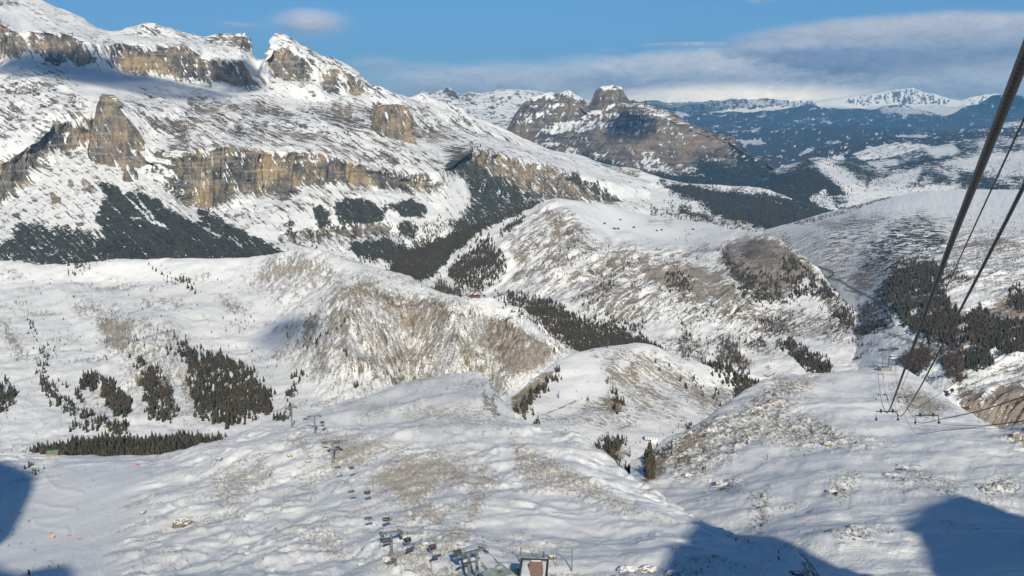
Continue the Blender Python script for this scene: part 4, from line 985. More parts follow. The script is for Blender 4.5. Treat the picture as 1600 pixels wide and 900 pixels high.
def mask_peak(c):
    px, py = c['px'], c['py']; P = c['P']; st = 1 - c['N2'][..., 2]; s = c['s']; z = P[..., 2]
    r = 0.74 + 0.30 * sstep(st, 0.22, 0.6) + 0 * px
    r = np.maximum(r, paint(c, [(0.95, [(920, 172), (928, 145), (975, 145), (982, 160), (960, 165), (940, 172), (925, 178)])], 3, 3, 10))
    led = np.abs(((z + 20 * fbm(s / 300, z / 90, 1.0, 3)) / 75.0) % 1.0 - 0.5) * 2
    r = r - 0.30 * sstep(py, 215, 185) * sstep(led, 0.6, 1.0)
    snow = paint(c, [(1, [(938, 128), (980, 128), (976, 138), (950, 137), (940, 139)]), (1, [(800, 125), (918, 125), (912, 156), (890, 152), (880, 146), (860, 150), (830, 158)]),
                     (0.9, [(905, 185), (925, 175), (975, 158), (965, 166), (930, 180), (900, 200), (880, 208), (840, 208), (850, 200)]), (0.7, [(810, 180), (840, 175), (870, 165), (850, 182), (820, 192)]),
                     (0.6, [(1000, 162), (1040, 172), (1050, 190), (1020, 180), (1000, 172)]), (0.5, [(930, 185), (965, 178), (940, 200), (900, 205)])], 3, 5, 12)
    scree = paint(c, [(1, [(1008, 238), (1022, 240), (1045, 262), (1062, 270), (1010, 268), (985, 255), (1000, 250)]), (1, [(880, 225), (905, 232), (900, 245), (885, 240)]), (0.8, [(925, 228), (945, 240), (960, 255), (930, 245)]), (0.8, [(1055, 255), (1080, 262), (1100, 275), (1070, 272)]), (0.7, [(840, 215), (880, 222), (870, 235), (830, 225)])], 4, 6, 12)
    low = sstep(py, 185, 215); r = np.maximum(r, 0.85 * low)
    r = r * (1 - 0.75 * snow)
    b = paint(c, [(0.95, [(740, 240), (830, 238), (860, 232), (890, 240), (950, 248), (975, 262), (1000, 266), (1060, 272), (1100, 250), (1140, 258), (1190, 262), (1250, 280), (1300, 310), (1300, 420), (740, 420)]),
                  (0.9, [(1140, 225), (1160, 235), (1220, 270), (1230, 290), (1160, 285), (1150, 250)]), (0.5, [(1075, 192), (1150, 215), (1160, 240), (1110, 215)])], 8, 10, 16)
    b = b * (1 - scree)
    return dict(rock=np.clip(r * (1 - 0.55 * scree), 0, 1), grass=scree * 0.3, brush=np.clip(b, 0, 1), ochre=0.45 + 0.5 * sstep(fbm(s / 700, z / 300, 3.0, 3), -0.2, 0.4), groomed=0 * r)
mat_peak = land_mat('peak_rock', 6.0, streak=3.5, shear=-0.25, rock=((0.055, 0.053, 0.055), (0.115, 0.10, 0.09), (0.235, 0.18, 0.13)), brush=(0.022, 0.03, 0.028), grass=(0.33, 0.31, 0.28), tex=0.15, rock_noise=1.0, strata=0.12, fleck=0.2)
L9 = land('rock_peak', [
    [(740, 420, 6200), (1290, 420, 6200)],
    [(740, 330, 7200), (1290, 340, 7200)],
    [(740, 285, 7900), (1000, 285, 7700), (1100, 285, 7700), (1200, 300, 7700), (1290, 330, 7700)],
    [(740, 262, 8400), (800, 240, 8400), (900, 240, 8300), (1000, 248, 8200), (1100, 250, 8200), (1200, 272, 8100), (1290, 326, 7950)],
    [(740, 261, 8900), (790, 218, 8950), (850, 212, 8850), (900, 208, 8700), (1000, 205, 8550), (1060, 215, 8500), (1120, 228, 8450), (1200, 262, 8300), (1290, 324, 8030)],
    [(740, 261, 9050), (800, 205, 9100), (850, 192, 9050), (900, 188, 8950), (925, 180, 8900), (980, 168, 8850), (1040, 180, 8750), (1100, 208, 8650), (1150, 226, 8500), (1200, 259, 8350), (1290, 322, 8060)],
    (PEAK_CREST, 1.0),
    [(x, y + 50, d + 700) for x, y, d in PEAK_CREST],
    [(x, y + 130, d + 900) for x, y, d in PEAK_CREST],
], 745, 1285, 1.7, shape_peak, mask_peak, mat_peak, sy=2.5, sd=8, tension=0.4, label='free standing dolomite peak with a flat snowy top')

# ---- pale snow hills behind, left of the peak
def shape_back(c):
    return [(38 * W(c, 900, 4, seed=2) + 18 * W(c, 250, 4, seed=5), 'z')]
def mask_back(c):
    px, py = c['px'], c['py']
    r = paint(c, [(0.95, [(690, 142), (700, 136), (716, 148), (720, 154), (705, 152)]), (0.9, [(722, 150), (736, 143), (748, 145), (740, 150)]), (0.7, [(650, 148), (660, 145), (665, 152)]), (0.6, [(800, 145), (812, 143), (815, 155), (802, 152)])], 3, 4, 10)
    r = np.maximum(r, 0.28 + 0.25 * fbm(px / 30, py / 8, 1.0, 4))
    return dict(rock=np.clip(r, 0, 1), grass=0 * r, brush=0.2 * sstep(py, 165, 180), ochre=0 * r, groomed=0 * r)
mat_back = land_mat('back_snow', 10.0, streak=1.5, tex=0.1, fleck=0.1)
L10 = land('snow_ridge', [
    [(560, 300, 7800), (1000, 300, 7800)],
    [(560, 220, 9600), (1000, 220, 9600)],
    [(560, 185, 10800), (1000, 190, 10800)],
    [(560, 165, 11600), (640, 162, 11600), (760, 160, 11600), (1000, 170, 11600)],
    ([(560, 160, 12200), (640, 156, 12200), (652, 150, 12200), (660, 144, 12200), (670, 146, 12200), (692, 141, 12200), (700, 136, 12200), (712, 142, 12200), (720, 149, 12200), (735, 142, 12300), (752, 145, 12300), (790, 141, 12300), (830, 143, 12300), (880, 150, 12300), (1000, 168, 12300)], 0.8),
    [(560, 185, 13500), (1000, 190, 13500)],
    [(560, 260, 14500), (1000, 260, 14500)],
], 565, 995, 1.9, shape_back, mask_back, mat_back, sy=2, sd=10, label='pale snow ridge far behind the massif')

# ---- blue wooded hills on the right, several ridges deep
def shape_blue(k):
    def f(c):
        return [(k * 170 * W(c, 2400, 5, 0.55, True, seed=2) - 60 * k + k * 110 * W(c, 800, 4, 0.55, seed=6), 'z')]
    return f
def mask_blue(clear, base=0.95):
    def f(c):
        px, py = c['px'], c['py']
        sn = paint(c, clear, 2, 5, 9)
        spots = sstep(fbm(px / 15, py / 4.0, 5.0, 4, 0.65), 0.17, 0.34) * 0.75
        b = base * (1 - np.maximum(sn, spots))
        b = b - 0.30 * sstep(fbm(px / 45, py / 14, 9.0, 4, 0.6), -0.1, 0.5)
        return dict(rock=0 * b, grass=0.25 + 0 * b, brush=np.clip(b, 0, 1), ochre=0 * b, groomed=0 * b)
    return f
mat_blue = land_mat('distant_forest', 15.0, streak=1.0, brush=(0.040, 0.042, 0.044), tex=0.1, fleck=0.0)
L11 = land('distant_hill', [
    [(1020, 420, 7475), (1760, 420, 8625)],
    [(1020, 310, 10925), (1760, 290, 12075)],
    [(1020, 280, 12650), (1300, 265, 13225), (1760, 250, 13800)],
    [(1020, 250, 14375), (1200, 250, 14375), (1300, 238, 15525), (1400, 232, 16100), (1760, 220, 16100)],
    [(1020, 225, 16675), (1150, 222, 16675), (1250, 220, 17250), (1400, 212, 18400), (1760, 205, 18400)],
    ([(1020, 210, 18400), (1100, 208, 18400), (1160, 205, 18400), (1220, 208, 18975), (1300, 200, 20125), (1380, 196, 21275), (1450, 200, 21275), (1500, 202, 20700), (1560, 195, 19550), (1600, 190, 19550), (1760, 188, 19550)], 4),
    [(1020, 240, 20700), (1300, 225, 22425), (1760, 215, 21850)],
    [(1020, 300, 21850), (1760, 280, 23000)],
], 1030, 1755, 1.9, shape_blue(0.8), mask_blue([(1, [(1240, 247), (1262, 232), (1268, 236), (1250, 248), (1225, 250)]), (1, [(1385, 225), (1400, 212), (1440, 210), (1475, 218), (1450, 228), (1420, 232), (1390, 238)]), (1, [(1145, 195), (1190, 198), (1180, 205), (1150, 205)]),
                                          (1, [(1150, 218), (1190, 220), (1200, 226), (1160, 225)]), (0.9, [(1290, 222), (1310, 220), (1320, 226), (1295, 226)]), (0.8, [(1300, 228), (1340, 238), (1345, 246), (1310, 242)]), (0.8, [(1540, 190), (1600, 190), (1640, 196), (1560, 200)]), (0.9, [(1480, 222), (1520, 218), (1515, 226), (1480, 228)]), (1, [(1330, 262), (1370, 258), (1400, 246), (1370, 246), (1330, 256)])]), mat_blue, sy=3, sd=20, label='blue wooded hills with small clearings')
L11c = land('distant_hill', [
    [(1080, 420, 8500), (1760, 400, 9000)],
    [(1080, 300, 10200), (1760, 285, 10500)],
    [(1080, 262, 11500), (1250, 262, 11500), (1400, 240, 12000), (1760, 230, 12000)],
    ([(1080, 262, 12500), (1140, 258, 12500), (1180, 252, 12500), (1205, 246, 12500), (1240, 250, 12500), (1275, 240, 12600), (1310, 229, 12800), (1350, 224, 13000), (1395, 216, 13000), (1440, 220, 13000), (1490, 214, 13000), (1530, 206, 13000), (1600, 203, 13000), (1760, 200, 13000)], 2.5),
    [(1080, 290, 13800), (1400, 240, 14500), (1760, 225, 14500)],
    [(1080, 360, 14500), (1760, 300, 15500)],
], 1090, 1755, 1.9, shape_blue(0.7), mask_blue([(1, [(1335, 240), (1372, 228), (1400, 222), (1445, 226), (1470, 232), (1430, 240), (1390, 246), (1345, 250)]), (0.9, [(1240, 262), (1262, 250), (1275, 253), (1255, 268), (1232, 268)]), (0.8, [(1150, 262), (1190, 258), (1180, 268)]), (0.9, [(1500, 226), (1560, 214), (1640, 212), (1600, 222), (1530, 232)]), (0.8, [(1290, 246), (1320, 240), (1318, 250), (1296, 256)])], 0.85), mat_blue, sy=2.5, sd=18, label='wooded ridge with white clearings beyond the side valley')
L11b = land('distant_hill', [
    [(1020, 300, 18290), (1760, 280, 18290)],
    [(1020, 220, 21830), (1760, 215, 21830)],
    [(1020, 192, 24780), (1200, 190, 25370), (1400, 185, 26550), (1760, 180, 26550)],
    ([(1020, 182, 26550), (1060, 178, 26550), (1110, 180, 26550), (1135, 177, 26550), (1165, 180, 26550), (1200, 172, 27730), (1260, 167, 27730), (1310, 173, 28320), (1370, 172, 28320), (1385, 168, 28320), (1410, 167, 28320), (1440, 173, 28320), (1480, 182, 27730), (1500, 172, 27140), (1530, 162, 26550), (1550, 152, 25960), (1570, 150, 25960), (1600, 153, 25960), (1680, 150, 25960), (1760, 155, 25960)], 2.0),
    [(1020, 200, 29500), (1760, 190, 29500)],
    [(1020, 260, 31860), (1760, 260, 31860)],
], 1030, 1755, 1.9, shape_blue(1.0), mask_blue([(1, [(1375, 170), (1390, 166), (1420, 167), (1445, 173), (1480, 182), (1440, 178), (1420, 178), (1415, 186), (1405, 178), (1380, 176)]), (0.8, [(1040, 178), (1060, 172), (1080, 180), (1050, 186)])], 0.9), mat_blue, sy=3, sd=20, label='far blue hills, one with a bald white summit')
# ---- the snowy main range on the horizon
def shape_alps(k):
    def f(c):
        return [(k * 330 * W(c, 3100, 5, 0.6, True, seed=3) - k * 120 + k * 150 * W(c, 900, 4, 0.65, True, seed=6), 'z')]
    return f
def mask_alps(c):
    px, py = c['px'], c['py']; st = 1 - c['N2'][..., 2]
    b = 0.7 * sstep(py + 8 * fbm(px / 30, py / 10, 2.0, 4), 184, 200)
    return dict(rock=0.45 * sstep(st, 0.25, 0.55), grass=0 * b, brush=b, ochre=0 * b, groomed=0 * b)
mat_alps = land_mat('alpine_snow', 24.0, streak=2.0, snow=(0.84, 0.82, 0.76), rock=((0.10, 0.11, 0.13), (0.16, 0.16, 0.17), (0.22, 0.2, 0.19)), brush=(0.03, 0.035, 0.04), tex=0.1, rock_noise=0.8, fleck=0.0)
L12 = land('far_range', [
    [(980, 240, 26250), (1760, 240, 26250)],
    [(980, 198, 29375), (1760, 195, 30625)],
    [(980, 176, 31000), (1200, 172, 31750), (1400, 168, 32000), (1760, 170, 32000)],
    ([(980, 166, 29250), (1020, 160, 29250), (1045, 168, 29250), (1080, 163, 30000), (1130, 160, 30750), (1180, 156, 31500), (1230, 160, 31500), (1280, 160, 32250), (1320, 153, 32250), (1350, 151, 32250), (1385, 146, 32250), (1400, 143, 32250), (1425, 140, 32250), (1440, 146, 32250), (1470, 153, 32250), (1500, 160, 32250), (1530, 152, 32250), (1555, 149, 32250), (1600, 156, 32250), (1760, 150, 32250)], 2.0),
    [(980, 185, 36000), (1760, 180, 37500)],
    [(980, 230, 39000), (1760, 230, 40500)],
], 985, 1755, 1.7, shape_alps(0.42), mask_alps, mat_alps, sy=2.0, sd=15, label='snowy main range on the horizon under cloud')

# ---- valley ground: one sheet under everything, out to the horizon
def make_ground():
    az = np.radians(np.linspace(-75, 75, 220)); rr = np.concatenate([np.geomspace(60, 41000, 150)])
    A, R = np.meshgrid(az, rr)
    X, Y = R * np.sin(A), R * np.cos(A) - 300
    Z = -720 - 260 * sstep(R, 2500, 9000) + 40 * fbm(X / 1500, Y / 1500, 0, 4) - 0.0 * R
    Z = np.where(R < 900, -620 + (R - 900) * 0.1, Z)
    nr, nc = X.shape
    G = np.stack([X, Y, Z], -1)
    me = bpy.data.meshes.new('ground')
    idx = np.arange(nr * nc).reshape(nr, nc)
    q = np.stack([idx[:-1, :-1], idx[:-1, 1:], idx[1:, 1:], idx[1:, :-1]], -1).reshape(-1, 4)
    q = q[:, ::-1]
    me.from_pydata(G.reshape(-1, 3).tolist(), [], q.tolist())
    for k, v in (('brush', 0.5), ('across', 0), ('down', 0)):
        a = me.attributes.new(k, 'FLOAT', 'POINT'); a.data.foreach_set('value', np.full(nr * nc, v, np.float32))
    me.materials.append(mat_blue)
    ob = bpy.data.objects.new('ground', me); COL.objects.link(ob); ob['kind'] = 'structure'
make_ground()

# ---- clouds high above the viewer: their shadows lie on the massif and the meadow
def make_cloud(px, py, d, rx, ry, rz, seed, label, alt=2750, dens=0.012):
    S = at(px, py, d); t = (alt - S[2]) / SUN[2]
    c = S + SUN * t
    bm = bmesh.new(); bmesh.ops.create_icosphere(bm, subdivisions=5, radius=1.0)
    co = np.array([v.co for v in bm.verts])
    n = fbm(co[:, 0] * 1.6 + seed, co[:, 1] * 1.6, co[:, 2] * 1.6, 5, 0.6)
    for v, k in zip(bm.verts, n):
        f = 1 + 0.75 * float(k)
        v.co = Vector((v.co.x * f * rx, v.co.y * f * ry, max(v.co.z, -0.3) * f * rz))
    me = bpy.data.meshes.new('cloud'); bm.to_mesh(me); bm.free()
    m = bpy.data.materials.new('cloud_vapour'); m.use_nodes = True
    tr = m.node_tree; tr.nodes.clear()
    pv = tr.nodes.new('ShaderNodeVolumePrincipled'); pv.inputs['Color'].default_value = (0.95, 0.95, 0.95, 1); pv.inputs['Density'].default_value = dens
    o = tr.nodes.new('ShaderNodeOutputMaterial'); tr.links.new(pv.outputs[0], o.inputs['Volume'])
    me.materials.append(m)
    ob = bpy.data.objects.new('cloud', me); COL.objects.link(ob); ob.location = c
    ob['kind'] = 'stuff'; ob['label'] = label
make_cloud(95, 112, 4750, 330, 300, 110, 1.0, 'cloud above the viewer shading the upper left wall')
make_cloud(215, 150, 4800, 420, 260, 90, 5.0, 'cloud above the viewer shading the snow terrace', dens=0.008)
make_cloud(372, 128, 5150, 150, 230, 90, 9.0, 'small cloud shading the notch of the massif')
make_cloud(450, 520, 2200, 90, 110, 50, 14.0, 'small cloud shading the badlands foot', dens=0.012)
make_cloud(985, 200, 8700, 230, 420, 100, 19.0, 'cloud shading the middle of the free standing peak', dens=0.008)

# ---- free standing rock towers in front of the massif
def tower(name, px, ytop, ybase, wpx, d, lean, seed, label, flat=0.0):
    """lumpy pillar: narrow top, spreading foot, fluted sides"""
    c0 = at(px, ybase, d); sc = wpx / FPX * d
    ztop = at(px + lean, ytop, d)[2]; H = ztop - c0[2]
    nu, nv_ = 56, 46
    U, V = np.meshgrid(np.linspace(0, 2 * np.pi, nu, endpoint=False), np.linspace(0, 1, nv_))
    prof = (1 - V) ** (0.75 if not flat else 0.25) * (1 - flat) + flat * (1 - V ** 6) ** 0.5
    rr = sc * 0.5 * (prof + 0.04) * (1 + 0.42 * fbm(np.cos(U) * 1.6 + seed, np.sin(U) * 1.6, V * 1.6, 4, 0.6) + 0.20 * fbm(np.cos(U) * 5 + seed, np.sin(U) * 5, V * 1.5, 4, 0.6, True))
    X = c0[0] + lean / FPX * d * V + rr * np.cos(U); Y = c0[1] + 40 + 18 * flat + rr * 0.7 * np.sin(U); Z = c0[2] - 30 + (H + 30) * V + 5 * fbm(X / 20, Y / 20, V, 3)
    G = np.stack([X, Y, Z], -1)
    idx = np.arange(nu * nv_).reshape(nv_, nu); nx = np.roll(idx, -1, 1)
    q = np.stack([idx[:-1], nx[:-1], nx[1:], idx[1:]], -1).reshape(-1, 4)
    me = bpy.data.meshes.new(name); me.from_pydata(G.reshape(-1, 3).tolist(), [], q.tolist() + [tuple(idx[-1].tolist())])
    n = nu * nv_
    for k, v in (('rock', 0.80), ('ochre', 0.5), ('across', None), ('down', None)):
        a = me.attributes.new(k, 'FLOAT', 'POINT')
        a.data.foreach_set('value', np.ascontiguousarray((X if k == 'across' else Z) if v is None else np.full(n, v), np.float32).ravel())
    me.polygons.foreach_set('use_smooth', np.ones(len(me.polygons), bool))
    me.materials.append(mat_massif)
    ob = bpy.data.objects.new(name, me); COL.objects.link(ob); ob['kind'] = 'structure'; ob['label'] = label
tower('rock_pinnacle', 200, 147, 282, 105, 3780, -34, 2.0, 'pointed rock pinnacle between snow gullies on the left of the massif')
tower('rock_pinnacle', 197, 248, 284, 26, 3600, 0, 5.0, 'small rounded rock knob at the head of the scree')
tower('rock_pillar', 612, 163, 216, 62, 4480, 0, 9.0, 'square topped rock pillar standing out of the streaked slope', 0.8)
# ------------------------------------------------------------------ the crest the viewer stands on: it casts the blue shadows
def ground_at(px, py):
    """distance of the visible land at a picture position"""
    best = None
    for key in ('ski_slope', 'snow_bowl', 'snow_dome', 'snow_meadow', 'piste_hill', 'plateau_slope', 'rock_massif', 'saddle_hill'):
        c = LAND[key]
        j = int(round((px - c['x0']) / c['step']))
        if j < 0 or j >= c['px'].shape[1]: continue
        col = c['py'][:, j]
        # first crossing from the near side
        for i in range(len(col) - 1):
            if col[i] >= py > col[i + 1]:
                t = (col[i] - py) / (col[i] - col[i + 1] + 1e-9)
                p = c['P'][i, j] * (1 - t) + c['P'][i + 1, j] * t
                if best is None or p[1] < best[1]: best = p
                break
    return best

def crest(name, outline, ybase, thick, label, seed):
    """a rock crest behind the viewer whose edge lies on the sun lines through the shadow's edge"""
    pts = []
    for (px, py, d) in outline:
        S = ground_at(px, py) if d is None else at(px, py, d)
        if S is None: S = at(px, py, 900 if px < 0 and py < 800 else 600 if px < 0 else 300)
        t = (S[1] - ybase) / -SUN[1]
        pts.append(S + SUN * t)
    pts = np.array(pts)
    # resample
    seg = np.r_[0, np.cumsum(np.linalg.norm(np.diff(pts, axis=0), axis=1))]
    n = int(seg[-1] / 3) + 2
    q = np.stack([np.interp(np.linspace(0, seg[-1], n), seg, pts[:, k]) for k in range(3)], 1)
    jit = fbm(q[:, 0] / 14, q[:, 2] / 14, seed, 4, 0.6) * 1.4
    q[:, 2] += jit
    bm = bmesh.new()
    rows = []
    for k, (dy, dz) in enumerate([(26, -60), (10, -14), (0, 0), (-thick * 0.4, -3), (-thick, -30), (-thick * 1.6, -160)]):
        row = []
        for i, p in enumerate(q):
            nz = 4 * float(perlin(np.array([p[0] / 12 + k]), np.array([k * 1.7]), np.array([p[2] / 12]))[0]) if k != 2 else 0
            row.append(bm.verts.new((p[0], p[1] + dy + nz, p[2] + dz)))
        rows.append(row)
    # skirt down to the ground in front, steep enough to stay out of the picture
    foot = [bm.verts.new((p[0], p[1] + 30, min(-300, p[2] - 200))) for p in q]
    foot2 = [bm.verts.new((p[0], p[1] - thick * 2.5, -400)) for p in q]
    rows = [foot] + rows + [foot2]
    for a, b in zip(rows[:-1], rows[1:]):
        for i in range(n - 1):
            bm.faces.new((a[i], a[i + 1], b[i + 1], b[i]))
    bmesh.ops.recalc_face_normals(bm, faces=bm.faces)
    me = bpy.data.meshes.new(name); bm.to_mesh(me); bm.free()
    me.materials.append(mat_crest)
    ob = bpy.data.objects.new(name, me); COL.objects.link(ob)
    ob['kind'] = 'structure'; ob['label'] = label
    return ob
mat_crest = land_mat('crest_snow', 1.0)
crest('summit_ridge', [(-260, 640, 980), (-120, 690, 930), (-60, 700, 900), (30, 728, None), (58, 742, None), (40, 792, None), (15, 840, None), (-25, 872, None), (30, 897, None), (70, 886, None), (108, 881, None), (116, 900, None), (160, 985, None), (300, 1000, None), (700, 1000, None), (980, 1000, None), (1034, 935, None),
                       (1040, 880, None), (1040, 852, None), (1064, 848, None), (1076, 828, None), (1079, 812, None), (1100, 812, None), (1130, 830, None), (1160, 851, 450), (1200, 866, 425), (1245, 883, 392), (1290, 899, 355), (1340, 918, 340), (1400, 935, 338), (1440, 925, 342), (1464, 897, 355), (1440, 850, None), (1408, 822, None), (1440, 790, None), (1492, 770, None), (1540, 785, None), (1600, 812, None), (1700, 850, None)],
      -60, 60, 'snowy crest behind the viewer', 3.0)
# ------------------------------------------------------------------ trees
def plain(name, col, rough=0.8, var=0.0, scale=1.0, metal=0.0, spec=0.3, island=False):
    m = bpy.data.materials.new(name); m.use_nodes = True
    t = m.node_tree; t.nodes.clear(); N = NT(t)
    bs = N.n('ShaderNodeBsdfPrincipled')
    c = (*col, 1)
    if var:
        pos = N.n('ShaderNodeNewGeometry').outputs['Position']
        f = N.noise(pos, scale, 4, 0.6)
        f = N.step(f, 0.3, 0.7)
        c = N.mix(f, tuple(q * (1 - var) for q in col), tuple(min(1, q * (1 + var)) for q in col))
        if island:
            r = N.n('ShaderNodeNewGeometry').outputs['Random Per Island']
            c = N.mix(N.mul(r, 0.6), c, tuple(q * 1.7 for q in col))
    N.put(bs.inputs['Base Color'], c)
    bs.inputs['Roughness'].default_value = rough
    bs.inputs['Metallic'].default_value = metal
    bs.inputs['Specular IOR Level'].default_value = spec
    o = N.n('ShaderNodeOutputMaterial'); t.links.new(bs.outputs[0], o.inputs[0])
    return m

def needle_mat():
    m = bpy.data.materials.new('spruce_needles'); m.use_nodes = True
    t = m.node_tree; t.nodes.clear(); N = NT(t)
    g = N.n('ShaderNodeNewGeometry')
    f = N.noise(g.outputs['Position'], 0.5, 3, 0.6)
    b = N.noise(g.outputs['Position'], 0.03, 2, 0.5)
    c = N.mix(N.step(f, 0.35, 0.65), (0.017, 0.019, 0.012), (0.044, 0.045, 0.027))
    c = N.mix(N.step(b, 0.4, 0.62), c, (0.065, 0.048, 0.030))
    r = g.outputs['Random Per Island']
    c = N.mix(N.mul(r, 0.5), c, (0.075, 0.062, 0.034))
    # a little snow caught on the branches
    sn = N.step(N.noise(g.outputs['Position'], 0.8, 3, 0.6), 0.58, 0.70)
    c = N.mix(N.mul(sn, 0.30), c, (0.6, 0.6, 0.6))
    bs = N.n('ShaderNodeBsdfPrincipled'); N.put(bs.inputs['Base Color'], c); bs.inputs['Roughness'].default_value = 0.9
    bs.inputs['Specular IOR Level'].default_value = 0.1
    o = N.n('ShaderNodeOutputMaterial'); t.links.new(bs.outputs[0], o.inputs[0])
    return m
M_NEEDLE = needle_mat()
M_BARK = plain('bark', (0.09, 0.065, 0.048), 0.95, 0.3, 2.0)
M_LARCH = plain('larch_twigs', (0.115, 0.080, 0.058), 0.95, 0.35, 0.08, spec=0.1)

def cone_tiers(h, r, tiers, sides, rng, rag=0.25, z0=0.08):
    V, F = [], []
    for k in range(tiers):
        a = k / tiers
        zb = h * (z0 + (0.92 - z0) * a)
        zt = min(h, zb + h * (0.92 - z0) / tiers * 1.7)
        if k == tiers - 1: zt = h
        rb = r * (1 - a) ** 0.85 + r * 0.06
        b = len(V); ph = rng.uniform(0, 6)
        for i in range(sides):
            rr = rb * (1 + rng.uniform(-rag, rag)); an = ph + 2 * math.pi * i / sides
            V.append((rr * math.cos(an), rr * math.sin(an), zb + rng.uniform(-0.03, 0.03) * h))
        V.append((rng.uniform(-.02, .02) * h, rng.uniform(-.02, .02) * h, zt))
        for i in range(sides):
            F.append((b + i, b + (i + 1) % sides, b + sides))
    return V, F

def trunk_geo(h, r, sides=5):
    V = [(r * math.cos(2 * math.pi * i / sides), r * math.sin(2 * math.pi * i / sides), -1.0) for i in range(sides)]
    V += [(0.25 * r * math.cos(2 * math.pi * i / sides), 0.25 * r * math.sin(2 * math.pi * i / sides), h) for i in range(sides)]
    F = [(i, (i + 1) % sides, sides + (i + 1) % sides) for i in range(sides)] + [(i, sides + (i + 1) % sides, sides + i) for i in range(sides)]
    return V, F

def larch_geo(h, r, n, rng):
    V, F = trunk_geo(h, 0.018 * h, 3)
    for i in range(n):
        a = rng.uniform(0.12, 0.95); z = h * a; rr = r * (1 - a) ** 0.7 * rng.uniform(0.7, 1.2) + 0.02 * h
        an = rng.uniform(0, 2 * math.pi); w = 0.03 * h
        b = len(V)
        cx, sx = math.cos(an), math.sin(an)
        V += [(0, 0, z - w), (0, 0, z + w * 1.6), (rr * cx, rr * sx, z + rng.uniform(-0.02, 0.10) * h)]
        V += [(rr * .25 * cx - w * sx, rr * .25 * sx + w * cx, z), (rr * .25 * cx + w * sx, rr * .25 * sx - w * cx, z), (rr * cx, rr * sx, z + rng.uniform(0.0, 0.08) * h)]
        F += [(b, b + 1, b + 2), (b + 3, b + 4, b + 5)]
    return V, F

def mesh_from(name, parts):
    """parts: list of (verts, faces, material)"""
    V, F, MI, mats = [], [], [], []
    for v, f, m in parts:
        b = len(V); V += list(v); F += [tuple(b + i for i in q) for q in f]
        if m not in mats: mats.append(m)
        MI += [mats.index(m)] * len(f)
    me = bpy.data.meshes.new(name); me.from_pydata([tuple(map(float, v)) for v in V], [], F)
    for m in mats: me.materials.append(m)
    me.polygons.foreach_set('material_index', MI)
    me.update()
    return me

TREES = []      # dict(kind, P (n,3), h (n,), label, group)
def sample_land(key, mask, n, rng):
    c = LAND[key]
    idx = np.flatnonzero(mask.ravel() > rng.random(mask.size))
    if len(idx) == 0: return np.zeros((0, 3))
    pick = rng.choice(idx, size=min(n, len(idx) * 3), replace=True)
    nr, nc = mask.shape
    i, j = np.minimum(pick // nc, nr - 2), np.minimum(pick % nc, nc - 2)
    u, v = rng.random(len(pick)), rng.random(len(pick))
    P = c['P']
    A = P[i, j]; B = P[i, j + 1]; Cc = P[i + 1, j]; D = P[i + 1, j + 1]
    return (A * ((1 - u) * (1 - v))[:, None] + B * (u * (1 - v))[:, None] + Cc * ((1 - u) * v)[:, None] + D * (u * v)[:, None])

def forest(key, shape, n, spruce, h, label, line=None, soft=7, amp=9, clump=0.0, cs=14, mono=None):
    """n trees on one landform inside a measured outline, or along a line"""
    c = LAND[key]; px, py = c['px'], c['py']
    rng = np.random.default_rng(abs(hash(str((key, n, h)))) % 1000 + int(shape[0][0] * 7 + shape[0][1]) % 9973) if False else np.random.default_rng(int(abs(shape[0][0]) * 131 + abs(shape[0][1]) * 17 + n))
    wx, wy = px, py
    if amp: wx = px + amp * fbm(px / 16, py / 16, 3.0, 3); wy = py + amp * fbm(px / 16, py / 16, 13.0, 3)
    m = linemask(wx, wy, shape, line, soft) if line else polymask(wx, wy, shape, soft)
    if clump: m = m * np.where(fbm(px / cs, py / cs, 8.0, 3) > (clump - 0.5) * 0.8, 1.0, 0.03)
    n = int(n * (3.3 if n > 100 else 2.0 if n > 40 else 1.4 if n > 12 else 1.0))
    P = sample_land(key, m, n, rng)
    if not len(P): return
    hh = 0.9 * rng.uniform(h[0] * 0.85, h[1] * 1.1, len(P)) * np.where(rng.random(len(P)) < 0.35, rng.uniform(0.4, 0.85, len(P)), 1.0)
    isp = rng.random(len(P)) < spruce
    for kind, sel in (('spruce_tree', isp), ('larch_tree', ~isp)):
        if sel.any(): TREES.append(dict(kind=kind, P=P[sel], h=hh[sel], label=label, key=key))

# left meadow
forest('snow_meadow', [(-10, 602), (8, 596), (20, 608), (24, 625), (14, 640), (-10, 645)], 46, 0.95, (13, 19), 'grove cut by the left edge of the picture on the snow meadow')
forest('snow_meadow', [(120, 606), (128, 595), (150, 588), (170, 598), (184, 614), (198, 632), (197, 652), (182, 650), (166, 632), (152, 606), (132, 610), (124, 622)], 110, 0.93, (12, 19), 'hook shaped grove on the snow meadow')
forest('snow_meadow', [(206, 562), (222, 568), (238, 578), (254, 592), (268, 620), (273, 642), (255, 664), (236, 658), (222, 636), (217, 606), (226, 590)], 130, 0.75, (12, 19), 'narrow mixed grove left of the large spruce wood')
forest('snow_meadow', [(276, 545), (296, 548), (312, 562), (332, 556), (368, 570), (398, 588), (424, 632), (416, 650), (392, 656), (362, 668), (344, 662), (312, 655), (302, 628), (300, 600)], 560, 0.86, (12, 19), 'large dark wood on the left meadow')
forest('snow_meadow', [(302, 540), (330, 556), (372, 580)], 26, 0.6, (10, 16), 'tree line leading into the large wood', line=4)
forest('snow_meadow', [(238, 508), (262, 522), (290, 538)], 14, 0.6, (9, 14), 'tree line leading into the large wood', line=3)
forest('snow_meadow', [(206, 532), (224, 545)], 9, 1, (9, 13), 'short tree line above the narrow grove', line=2, amp=0)
forest('snow_meadow', [(252, 540), (270, 552)], 14, 1, (9, 15), 'short tree line above the large wood', line=4, amp=2)
